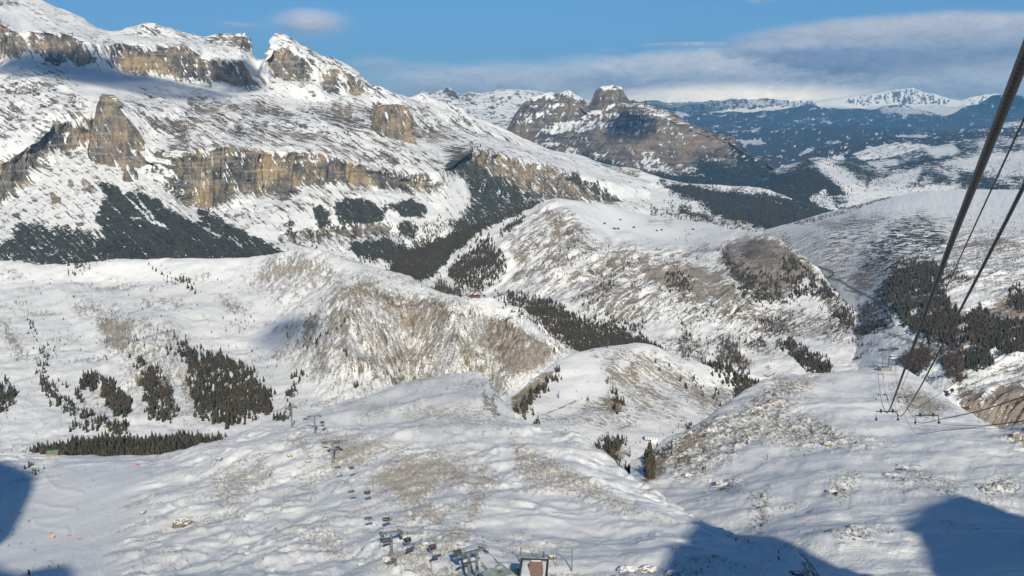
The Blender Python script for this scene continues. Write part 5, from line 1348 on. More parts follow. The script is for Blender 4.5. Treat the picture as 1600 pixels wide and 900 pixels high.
forest('snow_meadow', [(46, 505), (52, 520), (58, 535), (64, 545), (70, 562), (62, 575), (66, 590)], 42, 0.9, (8, 13), 'string of trees down the left gully', line=5, amp=3)
forest('snow_meadow', [(78, 538), (86, 545)], 9, 1, (9, 12), 'string of trees down the left gully', line=3, amp=0)
forest('snow_meadow', [(66, 590), (70, 606), (82, 622), (96, 636), (128, 650), (160, 662), (186, 672)], 95, 0.85, (11, 17), 'curving band of trees along the meadow stream', line=7, amp=2)
forest('snow_meadow', [(112, 664), (150, 676), (180, 672)], 26, 0.9, (11, 16), 'curving band of trees along the meadow stream', line=6, amp=2)
forest('snow_meadow', [(90, 596), (98, 600)], 3, 1, (12, 18), 'lone pair beside the hook shaped grove', line=2, amp=0)
forest('snow_meadow', [(40, 500), (300, 480), (420, 560), (330, 540), (250, 505), (180, 560), (60, 560)], 70, 0.7, (4, 9), 'small scattered meadow tree')
forest('snow_meadow', [(330, 480), (430, 470), (450, 560), (430, 600), (400, 560), (340, 510)], 30, 0.8, (4, 9), 'small scattered meadow tree')
forest('snow_meadow', [(0, 425), (440, 425), (400, 480), (0, 470)], 60, 0.6, (4, 10), 'small scattered meadow tree')
forest('snow_meadow', [(235, 414), (250, 425), (275, 438), (300, 452)], 55, 0.75, (10, 17), 'tree line at the foot of the dwarf pine slope', line=5, amp=3)
forest('snow_meadow', [(100, 415), (128, 412), (150, 415), (128, 428), (105, 425)], 60, 0.9, (7, 13), 'dark patch at the foot of the scree')
forest('snow_meadow', [(478, 545), (492, 537), (512, 526), (534, 512), (550, 495)], 40, 0.9, (9, 15), 'slanting tree line on the badlands spur', line=2.5, amp=1)
forest('snow_meadow', [(480, 488), (505, 478), (540, 492)], 10, 0.8, (6, 11), 'tree on the spur above the badlands', line=8)
forest('snow_meadow', [(446, 520), (456, 515), (455, 530)], 9, 1, (9, 14), 'small clump at the shaded badlands foot', amp=2)
forest('snow_meadow', [(536, 555), (545, 572)], 8, 0.8, (8, 13), 'trees in the badlands gully', line=3, amp=0)
forest('snow_meadow', [(556, 556), (570, 565)], 4, 0.8, (8, 13), 'trees in the badlands gully', line=2, amp=0)
forest('snow_meadow', [(452, 618), (458, 606), (466, 592), (472, 588)], 34, 0.95, (10, 16), 'tree string above the far lift pylon', line=4, amp=2)
forest('snow_meadow', [(430, 648), (440, 655), (452, 650)], 14, 0.85, (11, 18), 'clump left of the far lift pylon', line=4, amp=2)
forest('snow_meadow', [(420, 612), (428, 616)], 5, 1, (10, 15), 'pair between the large wood and the lift', line=2, amp=0)
forest('snow_meadow', [(546, 615), (552, 608), (575, 610)], 7, 1, (11, 17), 'trees on the rim behind the snow shoulder', line=3, amp=0)
forest('snow_meadow', [(398, 640), (400, 655)], 5, 1, (12, 18), 'tree at the right foot of the large wood', line=3, amp=0)
forest('snow_meadow', [(50, 708), (100, 700), (130, 696), (345, 690), (352, 700), (250, 722), (100, 726)], 620, 0.99, (13, 19), 'dense spruce wood behind the piste hut')
forest('snow_meadow', [(430, 590), (560, 560), (560, 600), (440, 660)], 14, 0.8, (4, 8), 'small scattered meadow tree')
forest('snow_meadow', [(780, 478), (815, 480), (880, 530), (890, 548), (850, 520)], 60, 0.85, (7, 12), 'tree belt on the rim right of the badlands', soft=3, amp=3)
forest('snow_meadow', [(600, 424), (700, 458), (690, 462), (640, 440)], 30, 0.3, (7, 12), 'larches under the crest of the badlands')
forest('snow_meadow', [(862, 545), (888, 550), (860, 540)], 20, 0.1, (9, 13), 'larches at the end of the badlands rim')
# dome
forest('snow_dome', [(1105, 568), (1130, 572), (1150, 585), (1185, 600), (1180, 625), (1160, 640), (1145, 640), (1150, 610), (1125, 590)], 150, 0.95, (10, 16), 'spruce belt on the right shoulder of the dome')
forest('snow_dome', [(1050, 578), (1110, 580), (1145, 610), (1130, 640), (1080, 615), (1060, 600)], 36, 0.85, (7, 12), 'scattered spruces on the right flank of the dome')
forest('snow_dome', [(1130, 640), (1160, 632), (1150, 650)], 8, 0.85, (7, 12), 'scattered spruces on the right flank of the dome')
forest('snow_dome', [(1022, 566), (1036, 562), (1050, 570)], 11, 1, (12, 17), 'small clump on the crest of the dome', line=3, amp=0)
forest('snow_dome', [(1028, 578), (1062, 590)], 4, 1, (8, 14), 'tree below the crest of the dome', line=5, amp=0)
forest('snow_dome', [(928, 556), (945, 546), (983, 552)], 6, 1, (9, 12), 'tree on top of the dome', line=2, amp=0)
forest('snow_dome', [(928, 576), (936, 574)], 3, 1, (9, 12), 'tree pair on the back of the dome', line=1, amp=0)
forest('snow_dome', [(944, 602), (952, 600), (966, 622), (972, 632), (962, 640), (955, 630)], 40, 0.35, (12, 18), 'mixed clump above the little cliff on the dome')
forest('snow_dome', [(914, 624), (926, 627)], 3, 1, (15, 19), 'dark pair beside the dome path', line=1.5, amp=0)
forest('snow_dome', [(868, 626), (874, 622)], 3, 0, (10, 14), 'bare larch on the left back of the dome', line=2, amp=0)
forest('snow_dome', [(868, 590), (856, 598), (842, 612), (832, 622), (818, 636), (806, 648)], 90, 0.75, (9, 15), 'tree line on the left edge of the dome', line=4, amp=3)
forest('snow_dome', [(806, 655), (815, 640), (838, 648), (825, 668), (810, 672)], 24, 0.5, (8, 14), 'clump at the left foot of the dome')
forest('snow_dome', [(836, 672), (842, 660), (848, 675)], 12, 0.85, (13, 18), 'dark clump at the lower left foot of the dome', amp=1)
forest('snow_dome', [(855, 672), (900, 676)], 26, 0.1, (4, 7), 'bare shrub at the foot of the dome', line=5)
forest('snow_dome', [(936, 705), (945, 690), (960, 690), (975, 690), (980, 705), (960, 712), (965, 735), (985, 742), (970, 744), (950, 720)], 60, 0.55, (11, 18), 'grove in the mouth of the gorge')
forest('snow_dome', [(978, 690), (984, 712)], 4, 0, (17, 20), 'tall bare larch in the mouth of the gorge', line=1.5, amp=0)
forest('snow_dome', [(1052, 670), (1085, 668), (1080, 680)], 16, 0.5, (8, 13), 'trees on the snow flat behind the knoll')
forest('ski_slope', [(42, 736), (48, 728), (54, 734), (50, 742)], 12, 1, (4, 8), 'dark shaded trees on the mound at the left edge', line=2, amp=0)
forest('ski_slope', [(14, 716), (34, 718), (62, 736)], 9, 1, (2, 5), 'dark shaded trees on the mound at the left edge', line=3, amp=0)
# knoll edge
forest('snow_bowl', [(1012, 722), (1014, 738), (1012, 752)], 30, 0.95, (9, 14), 'dark trees on the shaded gorge wall', line=3, amp=1)
forest('snow_bowl', [(1020, 712), (1045, 700), (1040, 712)], 12, 0.7, (7, 11), 'trees on the rim of the gorge')
forest('snow_bowl', [(1095, 735), (1100, 730)], 3, 0, (7, 9), 'bare larch on the knoll flank', line=1.5, amp=0)
forest('snow_bowl', [(1100, 700), (1240, 660), (1330, 700), (1250, 720), (1120, 745)], 16, 0.15, (3, 6), 'stunted larch among the knoll rocks')
forest('snow_bowl', [(1260, 671), (1266, 671)], 2, 1, (5, 7), 'small spruce among the knoll rocks', line=1, amp=0)
# hill in the middle
forest('piste_hill', [(800, 462), (850, 470), (905, 500), (960, 512), (1000, 530), (1035, 552), (960, 552), (900, 548), (862, 522), (815, 482), (790, 470)], 2100, 0.55, (11, 16), 'mixed wood in the valley behind the badlands', amp=4)
forest('piste_hill', [(905, 470), (925, 460), (950, 440), (955, 450), (925, 480), (915, 500)], 110, 0.3, (9, 14), 'trees in the fold of the middle hill')
forest('piste_hill', [(930, 500), (1000, 505), (1010, 520), (960, 515)], 90, 0.5, (10, 15), 'mixed wood in the valley behind the badlands')
forest('piste_hill', [(700, 425), (718, 410), (738, 395), (752, 375), (765, 378), (770, 395), (786, 404), (791, 425), (772, 442), (745, 452), (718, 447)], 1100, 0.75, (13, 19), 'wedge shaped wood between two pistes', amp=3)
forest('piste_hill', [(782, 366), (795, 350), (820, 336), (815, 346), (795, 362)], 110, 0.7, (12, 17), 'dark strip above the upper piste', amp=2)
forest('piste_hill', [(650, 436), (672, 430), (690, 440), (720, 458), (730, 468), (700, 466), (660, 450)], 520, 0.35, (11, 17), 'wood at the foot of the left piste')
forest('piste_hill', [(735, 462), (800, 465), (790, 472), (740, 470)], 60, 0.5, (9, 13), 'wood at the foot of the left piste')
forest('piste_hill', [(1040, 435), (1050, 428), (1062, 432), (1080, 445), (1078, 454), (1045, 454)], 130, 0.97, (10, 14), 'square spruce stand on the middle hill', amp=1)
forest('piste_hill', [(1042, 418), (1060, 415), (1058, 426), (1045, 428)], 26, 0.9, (8, 12), 'clump above the square stand')
forest('piste_hill', [(1122, 392), (1136, 386), (1146, 408), (1162, 425), (1190, 428), (1215, 425), (1222, 405), (1236, 402), (1262, 425), (1300, 455), (1290, 470), (1240, 468), (1205, 476), (1172, 472), (1150, 450)], 700, 0.88, (10, 15), 'dark wood on the flank of the brown hilltop', amp=5, clump=0.35)
forest('piste_hill', [(1190, 372), (1220, 378), (1250, 395), (1262, 412), (1235, 398), (1210, 392)], 60, 0.5, (6, 10), 'sparse trees on the brown hilltop')
forest('piste_hill', [(1270, 425), (1290, 440), (1312, 470), (1320, 490), (1300, 480), (1280, 450)], 90, 0.75, (9, 14), 'trees on the right edge of the brown hilltop')
forest('piste_hill', [(826, 432), (840, 415), (858, 398)], 34, 0.15, (10, 14), 'larch streak on the gullied face', line=2, amp=2)
forest('piste_hill', [(864, 420), (876, 402), (894, 388), (902, 378)], 60, 0.4, (10, 14), 'larch streak on the gullied face', line=3, amp=2)
forest('piste_hill', [(880, 428), (893, 412), (915, 405), (950, 382)], 50, 0.5, (8, 12), 'larch streak on the gullied face', line=3, amp=2)
forest('piste_hill', [(955, 438), (965, 425), (975, 418), (985, 410)], 60, 0.6, (10, 14), 'larch streak on the gullied face', line=3, amp=2)
forest('piste_hill', [(1085, 405), (1110, 395), (1130, 382)], 40, 0.4, (8, 12), 'trees along the edge of the snow ledge', line=3, amp=2)
forest('piste_hill', [(1060, 372), (1075, 368), (1092, 365)], 20, 0.9, (7, 11), 'trees by the plateau huts', line=3, amp=1)
forest('piste_hill', [(990, 388), (1010, 378)], 16, 0.8, (7, 10), 'trees by the plateau huts', line=2, amp=1)
forest('piste_hill', [(820, 420), (1000, 380), (1120, 470), (1100, 520), (950, 500), (850, 460)], 260, 0.4, (5, 10), 'scattered trees on the middle hill', clump=0.5)
forest('piste_hill', [(1060, 470), (1330, 480), (1350, 520), (1230, 545), (1080, 560)], 260, 0.55, (6, 11), 'scattered trees below the brown hilltop', clump=0.55)
forest('piste_hill', [(1060, 515), (1070, 512), (1078, 540), (1072, 562), (1062, 555)], 80, 0.1, (11, 17), 'larch group in the valley meadow', amp=2)
forest('piste_hill', [(1080, 538), (1092, 530), (1104, 555), (1095, 566), (1084, 560)], 70, 0.1, (11, 16), 'larch group in the valley meadow', amp=2)
forest('piste_hill', [(1120, 545), (1135, 532), (1150, 535), (1155, 555), (1172, 572), (1160, 580), (1140, 565), (1125, 568)], 190, 0.08, (11, 17), 'wide larch group in the valley meadow', amp=2)
forest('piste_hill', [(1162, 540), (1190, 530), (1198, 545), (1185, 552), (1170, 550)], 70, 0.15, (9, 14), 'larch group in the valley meadow', amp=2)
forest('piste_hill', [(1180, 505), (1200, 495), (1225, 500), (1230, 530), (1205, 530), (1190, 520)], 170, 0.3, (9, 14), 'larch group beside the valley road', amp=4)
forest('piste_hill', [(1145, 485), (1155, 475), (1160, 495), (1148, 500)], 36, 0.3, (8, 13), 'larch group beside the valley road', amp=2)
forest('piste_hill', [(1216, 538), (1232, 532), (1262, 550), (1288, 565), (1298, 580), (1298, 594), (1285, 592), (1250, 568)], 300, 0.95, (12, 17), 'long spruce strip behind the knoll', amp=2)
forest('piste_hill', [(1295, 490), (1322, 480), (1332, 500), (1325, 515), (1300, 515)], 130, 0.7, (9, 14), 'dark clump beside the valley road', amp=3)
# right side
forest('plateau_slope', [(1286, 572), (1292, 552), (1310, 535), (1335, 520), (1360, 510), (1388, 500), (1384, 512), (1360, 520), (1335, 530), (1315, 548), (1305, 560)], 330, 0.45, (11, 16), 'tree band along the stream below the road', amp=2)
forest('plateau_slope', [(1340, 485), (1352, 478), (1372, 475), (1378, 490), (1350, 505), (1340, 500)], 150, 0.25, (10, 15), 'larch patch inside the road bend', amp=3)
forest('plateau_slope', [(1368, 470), (1375, 455), (1400, 425), (1420, 412), (1455, 415), (1470, 430), (1475, 465), (1500, 500), (1495, 540), (1450, 532), (1420, 515), (1400, 495)], 1500, 0.86, (12, 18), 'large wood left of the earth scar', amp=5)
forest('plateau_slope', [(1400, 430), (1400, 415), (1440, 408), (1480, 415), (1520, 440), (1500, 450), (1450, 430)], 220, 0.2, (10, 15), 'larch fringe above the large wood', amp=4)
forest('plateau_slope', [(1510, 490), (1530, 485), (1560, 500), (1600, 505), (1700, 510), (1700, 552), (1600, 552), (1540, 548), (1508, 535)], 1200, 0.92, (13, 18), 'dense wood below the earth scar', amp=4)
forest('plateau_slope', [(1570, 470), (1585, 455), (1640, 450), (1700, 455), (1700, 490), (1600, 488)], 420, 0.92, (12, 17), 'dense wood at the right edge above the scar', amp=4)
forest('plateau_slope', [(1585, 445), (1640, 440), (1640, 452), (1590, 455)], 40, 0.3, (9, 14), 'larches at the right edge above the scar')
forest('plateau_slope', [(1402, 570), (1418, 556), (1440, 546), (1455, 548), (1452, 570), (1440, 585), (1425, 588)], 330, 0.03, (12, 17), 'dense larch patch behind the cable car pylon', amp=2)
forest('plateau_slope', [(1468, 555), (1480, 545), (1500, 550), (1508, 575), (1505, 598), (1485, 598), (1475, 580)], 300, 0.08, (13, 18), 'larch patch right of the cables', amp=2)
forest('plateau_slope', [(1512, 553), (1540, 550), (1548, 572), (1530, 576), (1512, 574)], 140, 1, (13, 18), 'small dark stand right of the larch patch', amp=1)
forest('plateau_slope', [(1590, 565), (1640, 560), (1640, 578), (1600, 575)], 26, 0.8, (9, 14), 'trees on the right valley meadow')
forest('plateau_slope', [(1330, 540), (1372, 530), (1360, 550), (1345, 560)], 50, 0.1, (8, 13), 'sparse larches left of the cable car pylon')
forest('plateau_slope', [(1450, 590), (1470, 600), (1465, 612)], 26, 0.05, (6, 9), 'larch fringe on the rim of the knoll')
forest('plateau_slope', [(1490, 600), (1640, 600), (1640, 640), (1500, 640)], 70, 0.2, (5, 9), 'scrub on the brown valley meadow', clump=0.5)
forest('plateau_slope', [(1230, 352), (1260, 345), (1310, 330), (1370, 312), (1395, 304), (1385, 312), (1320, 334), (1260, 352)], 230, 0.95, (8, 13), 'tree line on the edge of the long plateau', amp=1, soft=2)
forest('plateau_slope', [(1372, 342), (1395, 335), (1400, 340), (1380, 348)], 26, 0.95, (7, 11), 'tree row above the broken slope')
forest('plateau_slope', [(1260, 350), (1420, 330), (1640, 330), (1640, 440), (1500, 440), (1380, 430), (1330, 440), (1290, 400)], 420, 0.85, (4, 9), 'scattered spruce on the plateau slope', clump=0.35, cs=30)
forest('plateau_slope', [(1320, 430), (1385, 400), (1450, 400), (1440, 425), (1380, 430), (1350, 450)], 200, 0.25, (6, 10), 'thin larch wood above the road', clump=0.3)
forest('plateau_slope', [(1180, 372), (1240, 365), (1230, 380), (1200, 385)], 60, 0.9, (7, 11), 'trees at the valley mouth')
# far woods
FARB = 'far wood'
forest('saddle_hill', [(1030, 288), (1090, 292), (1160, 300), (1200, 310), (1240, 330), (1290, 345), (1200, 360), (1160, 348), (1130, 345), (1100, 320), (1060, 305)], 1300, 1, (11, 16), FARB, clump=0.25)
forest('saddle_hill', [(1180, 300), (1330, 320), (1330, 352), (1220, 365), (1180, 350)], 600, 1, (11, 16), FARB, clump=0.3)
forest('saddle_hill', [(1050, 300), (1110, 330), (1180, 352), (1120, 356), (1060, 345)], 300, 0.9, (9, 14), FARB, clump=0.5)
forest('saddle_hill', [(935, 290), (1000, 280), (1000, 290), (945, 296)], 110, 1, (10, 15), FARB)
forest('saddle_hill', [(978, 315), (1005, 312), (1015, 330), (1050, 340), (1000, 335)], 240, 1, (12, 16), FARB)
forest('saddle_hill', [(1040, 318), (1110, 340), (1260, 370), (1200, 375), (1050, 338)], 300, 0.9, (9, 14), FARB, clump=0.4)
forest('saddle_hill', [(900, 258), (925, 265), (945, 295), (985, 325), (960, 322), (925, 295)], 260, 0.9, (9, 14), FARB)
forest('forested_hill', [(1190, 300), (1250, 262), (1275, 262), (1310, 290), (1330, 300), (1290, 325), (1260, 345), (1200, 365)], 1300, 1, (12, 17), FARB)
forest('forested_hill', [(1290, 252), (1340, 258), (1385, 275), (1360, 285), (1310, 265)], 260, 1, (12, 17), FARB)
forest('forested_hill', [(1340, 290), (1600, 250), (1640, 290), (1500, 300), (1380, 300)], 420, 1, (10, 15), FARB, clump=0.5)
forest('rock_massif', [(100, 398), (420, 405), (440, 425), (120, 425)], 160, 0.9, (8, 13), FARB, clump=0.3)
forest('rock_massif', [(735, 225), (760, 240), (830, 262), (905, 285), (960, 318), (900, 330), (800, 320), (730, 300)], 420, 0.8, (8, 13), FARB, clump=0.45)
forest('rock_massif', [(640, 355), (730, 330), (790, 330), (760, 360), (690, 395), (620, 420), (560, 410)], 520, 0.6, (8, 13), FARB, clump=0.4)
forest('rock_massif', [(600, 425), (640, 392), (700, 368), (760, 342), (800, 326), (862, 320), (850, 334), (800, 338), (745, 366), (705, 400), (680, 430), (640, 442)], 900, 0.75, (9, 14), FARB, soft=3, amp=3)
forest('rock_massif', [(440, 355), (640, 355), (640, 385), (440, 385)], 130, 0.8, (7, 11), FARB, clump=0.5)

# low bushes dotted over the snow
for key, poly, n in (('snow_meadow', [(-20, 420), (450, 410), (560, 600), (420, 680), (-20, 690)], 420), ('snow_meadow', [(430, 450), (860, 500), (860, 600), (460, 600)], 160), ('snow_dome', [(800, 650), (960, 550), (1200, 600), (1150, 700), (900, 760)], 170),
                     ('piste_hill', [(700, 440), (860, 330), (1300, 420), (1340, 560), (900, 560)], 700), ('plateau_slope', [(1200, 360), (1640, 300), (1700, 640), (1400, 600), (1330, 480)], 800), ('snow_bowl', [(1020, 740), (1200, 600), (1600, 680), (1600, 780), (1120, 800)], 60)):
    forest(key, poly, n, 0.6, (1.2, 4.0) if key != 'snow_bowl' else (0.6, 1.6), 'low bushes', amp=0)
# tufts of dry grass and loose stones on the near slopes
def scatter(name, key, mask, n, size, mat, label, squash, seed):
    rng = np.random.default_rng(seed)
    P = sample_land(key, np.clip(mask, 0, 1), n, rng)
    if not len(P): return
    tm = []
    for k in range(5):
        V = [(rng.uniform(.7, 1.2) * math.cos(a), rng.uniform(.7, 1.2) * math.sin(a), -0.3) for a in np.arange(5) * 2 * math.pi / 5]
        V += [(0.6 * rng.uniform(.5, 1.1) * math.cos(a + .6), 0.6 * rng.uniform(.5, 1.1) * math.sin(a + .6), squash * rng.uniform(.6, 1)) for a in np.arange(5) * 2 * math.pi / 5]
        V += [(0, 0, squash * 1.15)]
        F = [(i, (i + 1) % 5, 5 + i) for i in range(5)] + [((i + 1) % 5, 5 + (i + 1) % 5, 5 + i) for i in range(5)] + [(5 + i, 5 + (i + 1) % 5, 10) for i in range(5)]
        tm.append((V, F))
    H = rng.uniform(size[0], size[1], len(P)) ** 1.0
    P[:, 2] += 0.25
    merge_instances(name, tm, P, H, mat, label, seed)
def near_details():
    a = LAND['ski_slope']; b = LAND['snow_bowl']; d = LAND['snow_dome']
    tuft = plain('dry_tufts', (0.27, 0.225, 0.165), 0.95, 0.35, 0.7, island=True)
    stone = plain('loose_stone', (0.17, 0.15, 0.125), 0.95, 0.4, 0.5, island=True)
    scatter('dry_grass', 'ski_slope', (a['att']['grass'] - 0.25) * 1.2 * (a['P'][..., 1] < 900), 9000, (0.12, 0.42), tuft, 'tan tufts of dry grass showing through the snow of the shoulder', 0.7, 3)
    scatter('loose_stones', 'ski_slope', a['att']['rock'] * (a['P'][..., 1] < 900), 1500, (0.2, 0.8), stone, 'grey stones poking through the snow of the shoulder', 0.8, 4)
    scatter('loose_stones', 'snow_bowl', (b['att']['rock'] - 0.15) * 1.3, 6500, (0.25, 1.1), stone, 'broken grey and tan blocks strewn over the knoll', 0.9, 5)
    scatter('dry_grass', 'snow_bowl', (b['att']['grass'] - 0.2), 2500, (0.15, 0.5), tuft, 'dry tufts on the knoll', 0.7, 6)

# template variants
_tr = random.Random(3)
class _R:
    def uniform(self, a, b): return _tr.uniform(a, b)
NEAR_SPRUCE = [cone_tiers(1.0, _tr.uniform(0.14, 0.2), 6, 8, _R(), 0.38) for _ in range(5)]
FAR_SPRUCE = [cone_tiers(1.0, _tr.uniform(0.16, 0.24), 3, 5, _R(), 0.35, 0.04) for _ in range(6)]
TINY_SPRUCE = [cone_tiers(1.0, 0.24, 2, 4, _R(), 0.3, 0.0) for _ in range(4)]
NEAR_LARCH = [larch_geo(1.0, 0.2, 26, _tr) for _ in range(4)]
FAR_LARCH = [larch_geo(1.0, 0.24, 14, _tr) for _ in range(6)]

def merge_instances(name, tmpl, P, H, mat, label, seed=1):
    rng = np.random.default_rng(seed)
    which = rng.integers(0, len(tmpl), len(P))
    Vs, Fs = [], []; base = 0
    for k, (V, F) in enumerate(tmpl):
        sel = which == k
        n = int(sel.sum())
        if not n: continue
        V = np.array(V, float); F = np.array(F, np.int64)
        a = rng.uniform(0, 2 * np.pi, n); wdt = rng.uniform(0.8, 1.25, n)
        ca, sa = np.cos(a)[:, None], np.sin(a)[:, None]
        h = H[sel][:, None]; w = h * wdt[:, None]
        X = (V[None, :, 0] * ca - V[None, :, 1] * sa) * w + P[sel][:, None, 0]
        Y = (V[None, :, 0] * sa + V[None, :, 1] * ca) * w + P[sel][:, None, 1]
        Z = V[None, :, 2] * h + P[sel][:, None, 2] - 0.3
        Vs.append(np.stack([X, Y, Z], -1).reshape(-1, 3))
        Fs.append((F[None] + (np.arange(n) * len(V))[:, None, None] + base).reshape(-1, 3))
        base += n * len(V)
    V = np.concatenate(Vs); F = np.concatenate(Fs)
    me = bpy.data.meshes.new(name)
    me.vertices.add(len(V)); me.vertices.foreach_set('co', V.astype(np.float32).ravel())
    me.loops.add(F.size); me.loops.foreach_set('vertex_index', F.astype(np.int32).ravel())
    me.polygons.add(len(F)); me.polygons.foreach_set('loop_start', (np.arange(len(F)) * 3).astype(np.int32))
    me.update(calc_edges=True)
    me.materials.append(mat)
    ob = bpy.data.objects.new(name, me); COL.objects.link(ob)
    ob['kind'] = 'stuff'; ob['label'] = label
    return ob

def plant():
    ind = {'spruce_tree': [], 'larch_tree': []}
    rest = {}
    for e in TREES:
        size = e['h'] / np.maximum(e['P'][:, 1], 1)
        for i in range(len(e['h'])):
            px, py = project(e['P'][i])
            ok = e['label'] not in (FARB, 'low bushes') and 0 < px < 1600 and py < 895
            ind[e['kind']].append((size[i] if ok else 0, e, i))
    picked = set()
    for kind, lst in ind.items():
        lst.sort(key=lambda t: -t[0])
        # tall ones first, but every small group keeps its own members
        small = [t for t in lst if t[0] > 0 and len(t[1]['h']) <= 14][:150]
        ids = {(id(t[1]), t[2]) for t in small}
        big = [t for t in lst if t[0] > 0 and (id(t[1]), t[2]) not in ids][:300 - len(small)]
        chosen = small + big
        chosen.sort(key=lambda t: -t[0])
        noun = 'spruce' if kind == 'spruce_tree' else 'bare larch'
        meshes = {}
        for v in range(4):
            if kind == 'spruce_tree':
                cv, cf = NEAR_SPRUCE[v]; tv, tf = trunk_geo(0.5, 0.022)
                crown_m, trunk_m = M_NEEDLE, M_BARK
            else:
                cv, cf = NEAR_LARCH[v]; cv = list(cv); cf = list(cf)
                nt = 6; tv, tf = trunk_geo(0.9, 0.02, 4)
                crown_m, trunk_m = M_LARCH, M_BARK
            tv = [(x, y, z if z > 0 else -0.05) for x, y, z in tv]
            if kind == 'larch_tree':      # twigs only; the stem is the trunk
                off = 6; cv = cv[off:]; cf = [tuple(i - off for i in f) for f in cf if min(f) >= off]
            meshes[v] = (mesh_from(kind, [(cv, cf, crown_m), (tv, tf, trunk_m)]), mesh_from('crown', [(cv, cf, crown_m)]), mesh_from('trunk', [(tv, tf, trunk_m)]))
        for n, (sz, e, i) in enumerate(chosen):
            picked.add((id(e), i))
            whole, crown, trunk = meshes[n % 4]
            lab = e['label']
            if not any(w in lab for w in ('spruce', 'larch', 'tree', 'shrub')) or True:
                full = '%s %s' % (noun, 'in the ' + lab if not lab.startswith(('tree ', 'trees ', 'small ', 'scattered', 'lone', 'sparse', 'bare', 'dark pair', 'stunted', 'tall', 'larches', 'dark trees', 'pair')) else 'among the ' + lab.replace('tree on', 'trees on').replace('tree below', 'trees below').replace('bare larch', 'bare larches').replace('stunted larch', 'stunted larches').replace('small spruce', 'small trees').replace('meadow tree', 'meadow trees').replace('scattered spruce ', 'scattered trees ').replace('bare shrub', 'bare shrubs').replace('tall bare larch', 'tall bare larches').replace('tree at', 'trees at').replace('tree pair', 'pair of trees'))
            if n < 60:
                o = bpy.data.objects.new(kind, None); COL.objects.link(o)
                for nm, me in (('trunk', trunk), ('crown', crown)):
                    ch = bpy.data.objects.new(nm, me); COL.objects.link(ch); ch.parent = o
            else:
                o = bpy.data.objects.new(kind, whole); COL.objects.link(o)
            h = float(e['h'][i]); p = e['P'][i]
            o.location = (p[0], p[1], p[2] - 0.3)
            wd = h * _tr.uniform(0.85, 1.2)
            o.scale = (wd, wd, h); o.rotation_euler = (0, 0, _tr.uniform(0, 6.28))
            o['category'] = 'tree'; o['label'] = full
            o['group'] = ('spruces: ' if kind == 'spruce_tree' else 'larches: ') + lab
    by = {}
    for o in COL.objects:
        if o.get('category') == 'tree': by.setdefault(o['label'], []).append(o)
    for lab, os_ in by.items():
        os_.sort(key=lambda o: project(np.array(o.location))[0])
        names_ = {1: [''], 2: ['left', 'right'], 3: ['left', 'middle', 'right'], 4: ['leftmost', 'second from left', 'third from left', 'rightmost'], 5: ['leftmost', 'second from left', 'middle', 'second from right', 'rightmost'], 6: ['leftmost', 'second from left', 'third from left', 'third from right', 'second from right', 'rightmost']}
        for k, o in enumerate(os_):
            w = names_[len(os_)][k] if len(os_) <= 6 else ('leftmost' if k == 0 else 'rightmost' if k == len(os_) - 1 else '')
            txt = (w + ' ' + lab).strip()
            txt = txt.replace(' in the ' + 'dense spruce wood', ' in the dense wood').replace('small scattered meadow trees', 'scattered small meadow trees')
            o['label'] = ' '.join(txt.split()[:16])
    for e in TREES:
        keep = np.array([(id(e), i) not in picked for i in range(len(e['h']))])
        if keep.any():
            far = e['key'] in ('saddle_hill', 'forested_hill', 'rock_massif')
            k = (e['kind'], e['key'], far)
            rest.setdefault(k, []).append((e['P'][keep], e['h'][keep]))
    names = {'ski_slope': 'shoulder', 'snow_meadow': 'left meadow', 'snow_dome': 'dome', 'snow_bowl': 'knoll', 'piste_hill': 'middle hill', 'plateau_slope': 'right slopes', 'saddle_hill': 'saddle', 'forested_hill': 'side valley', 'rock_massif': 'foot of the massif'}
    for (kind, key, far), L in rest.items():
        P = np.concatenate([a for a, b in L]); H = np.concatenate([b for a, b in L])
        if kind == 'spruce_tree': t = TINY_SPRUCE if far else FAR_SPRUCE; m = M_NEEDLE
        else: t = FAR_LARCH; m = M_LARCH
        merge_instances('spruce_forest' if kind == 'spruce_tree' else 'larch_forest', t, P, H, m,
                        '%s woods on the %s' % ('dark spruce' if kind == 'spruce_tree' else 'bare brown larch', names[key]), seed=len(P))
plant()
near_details()
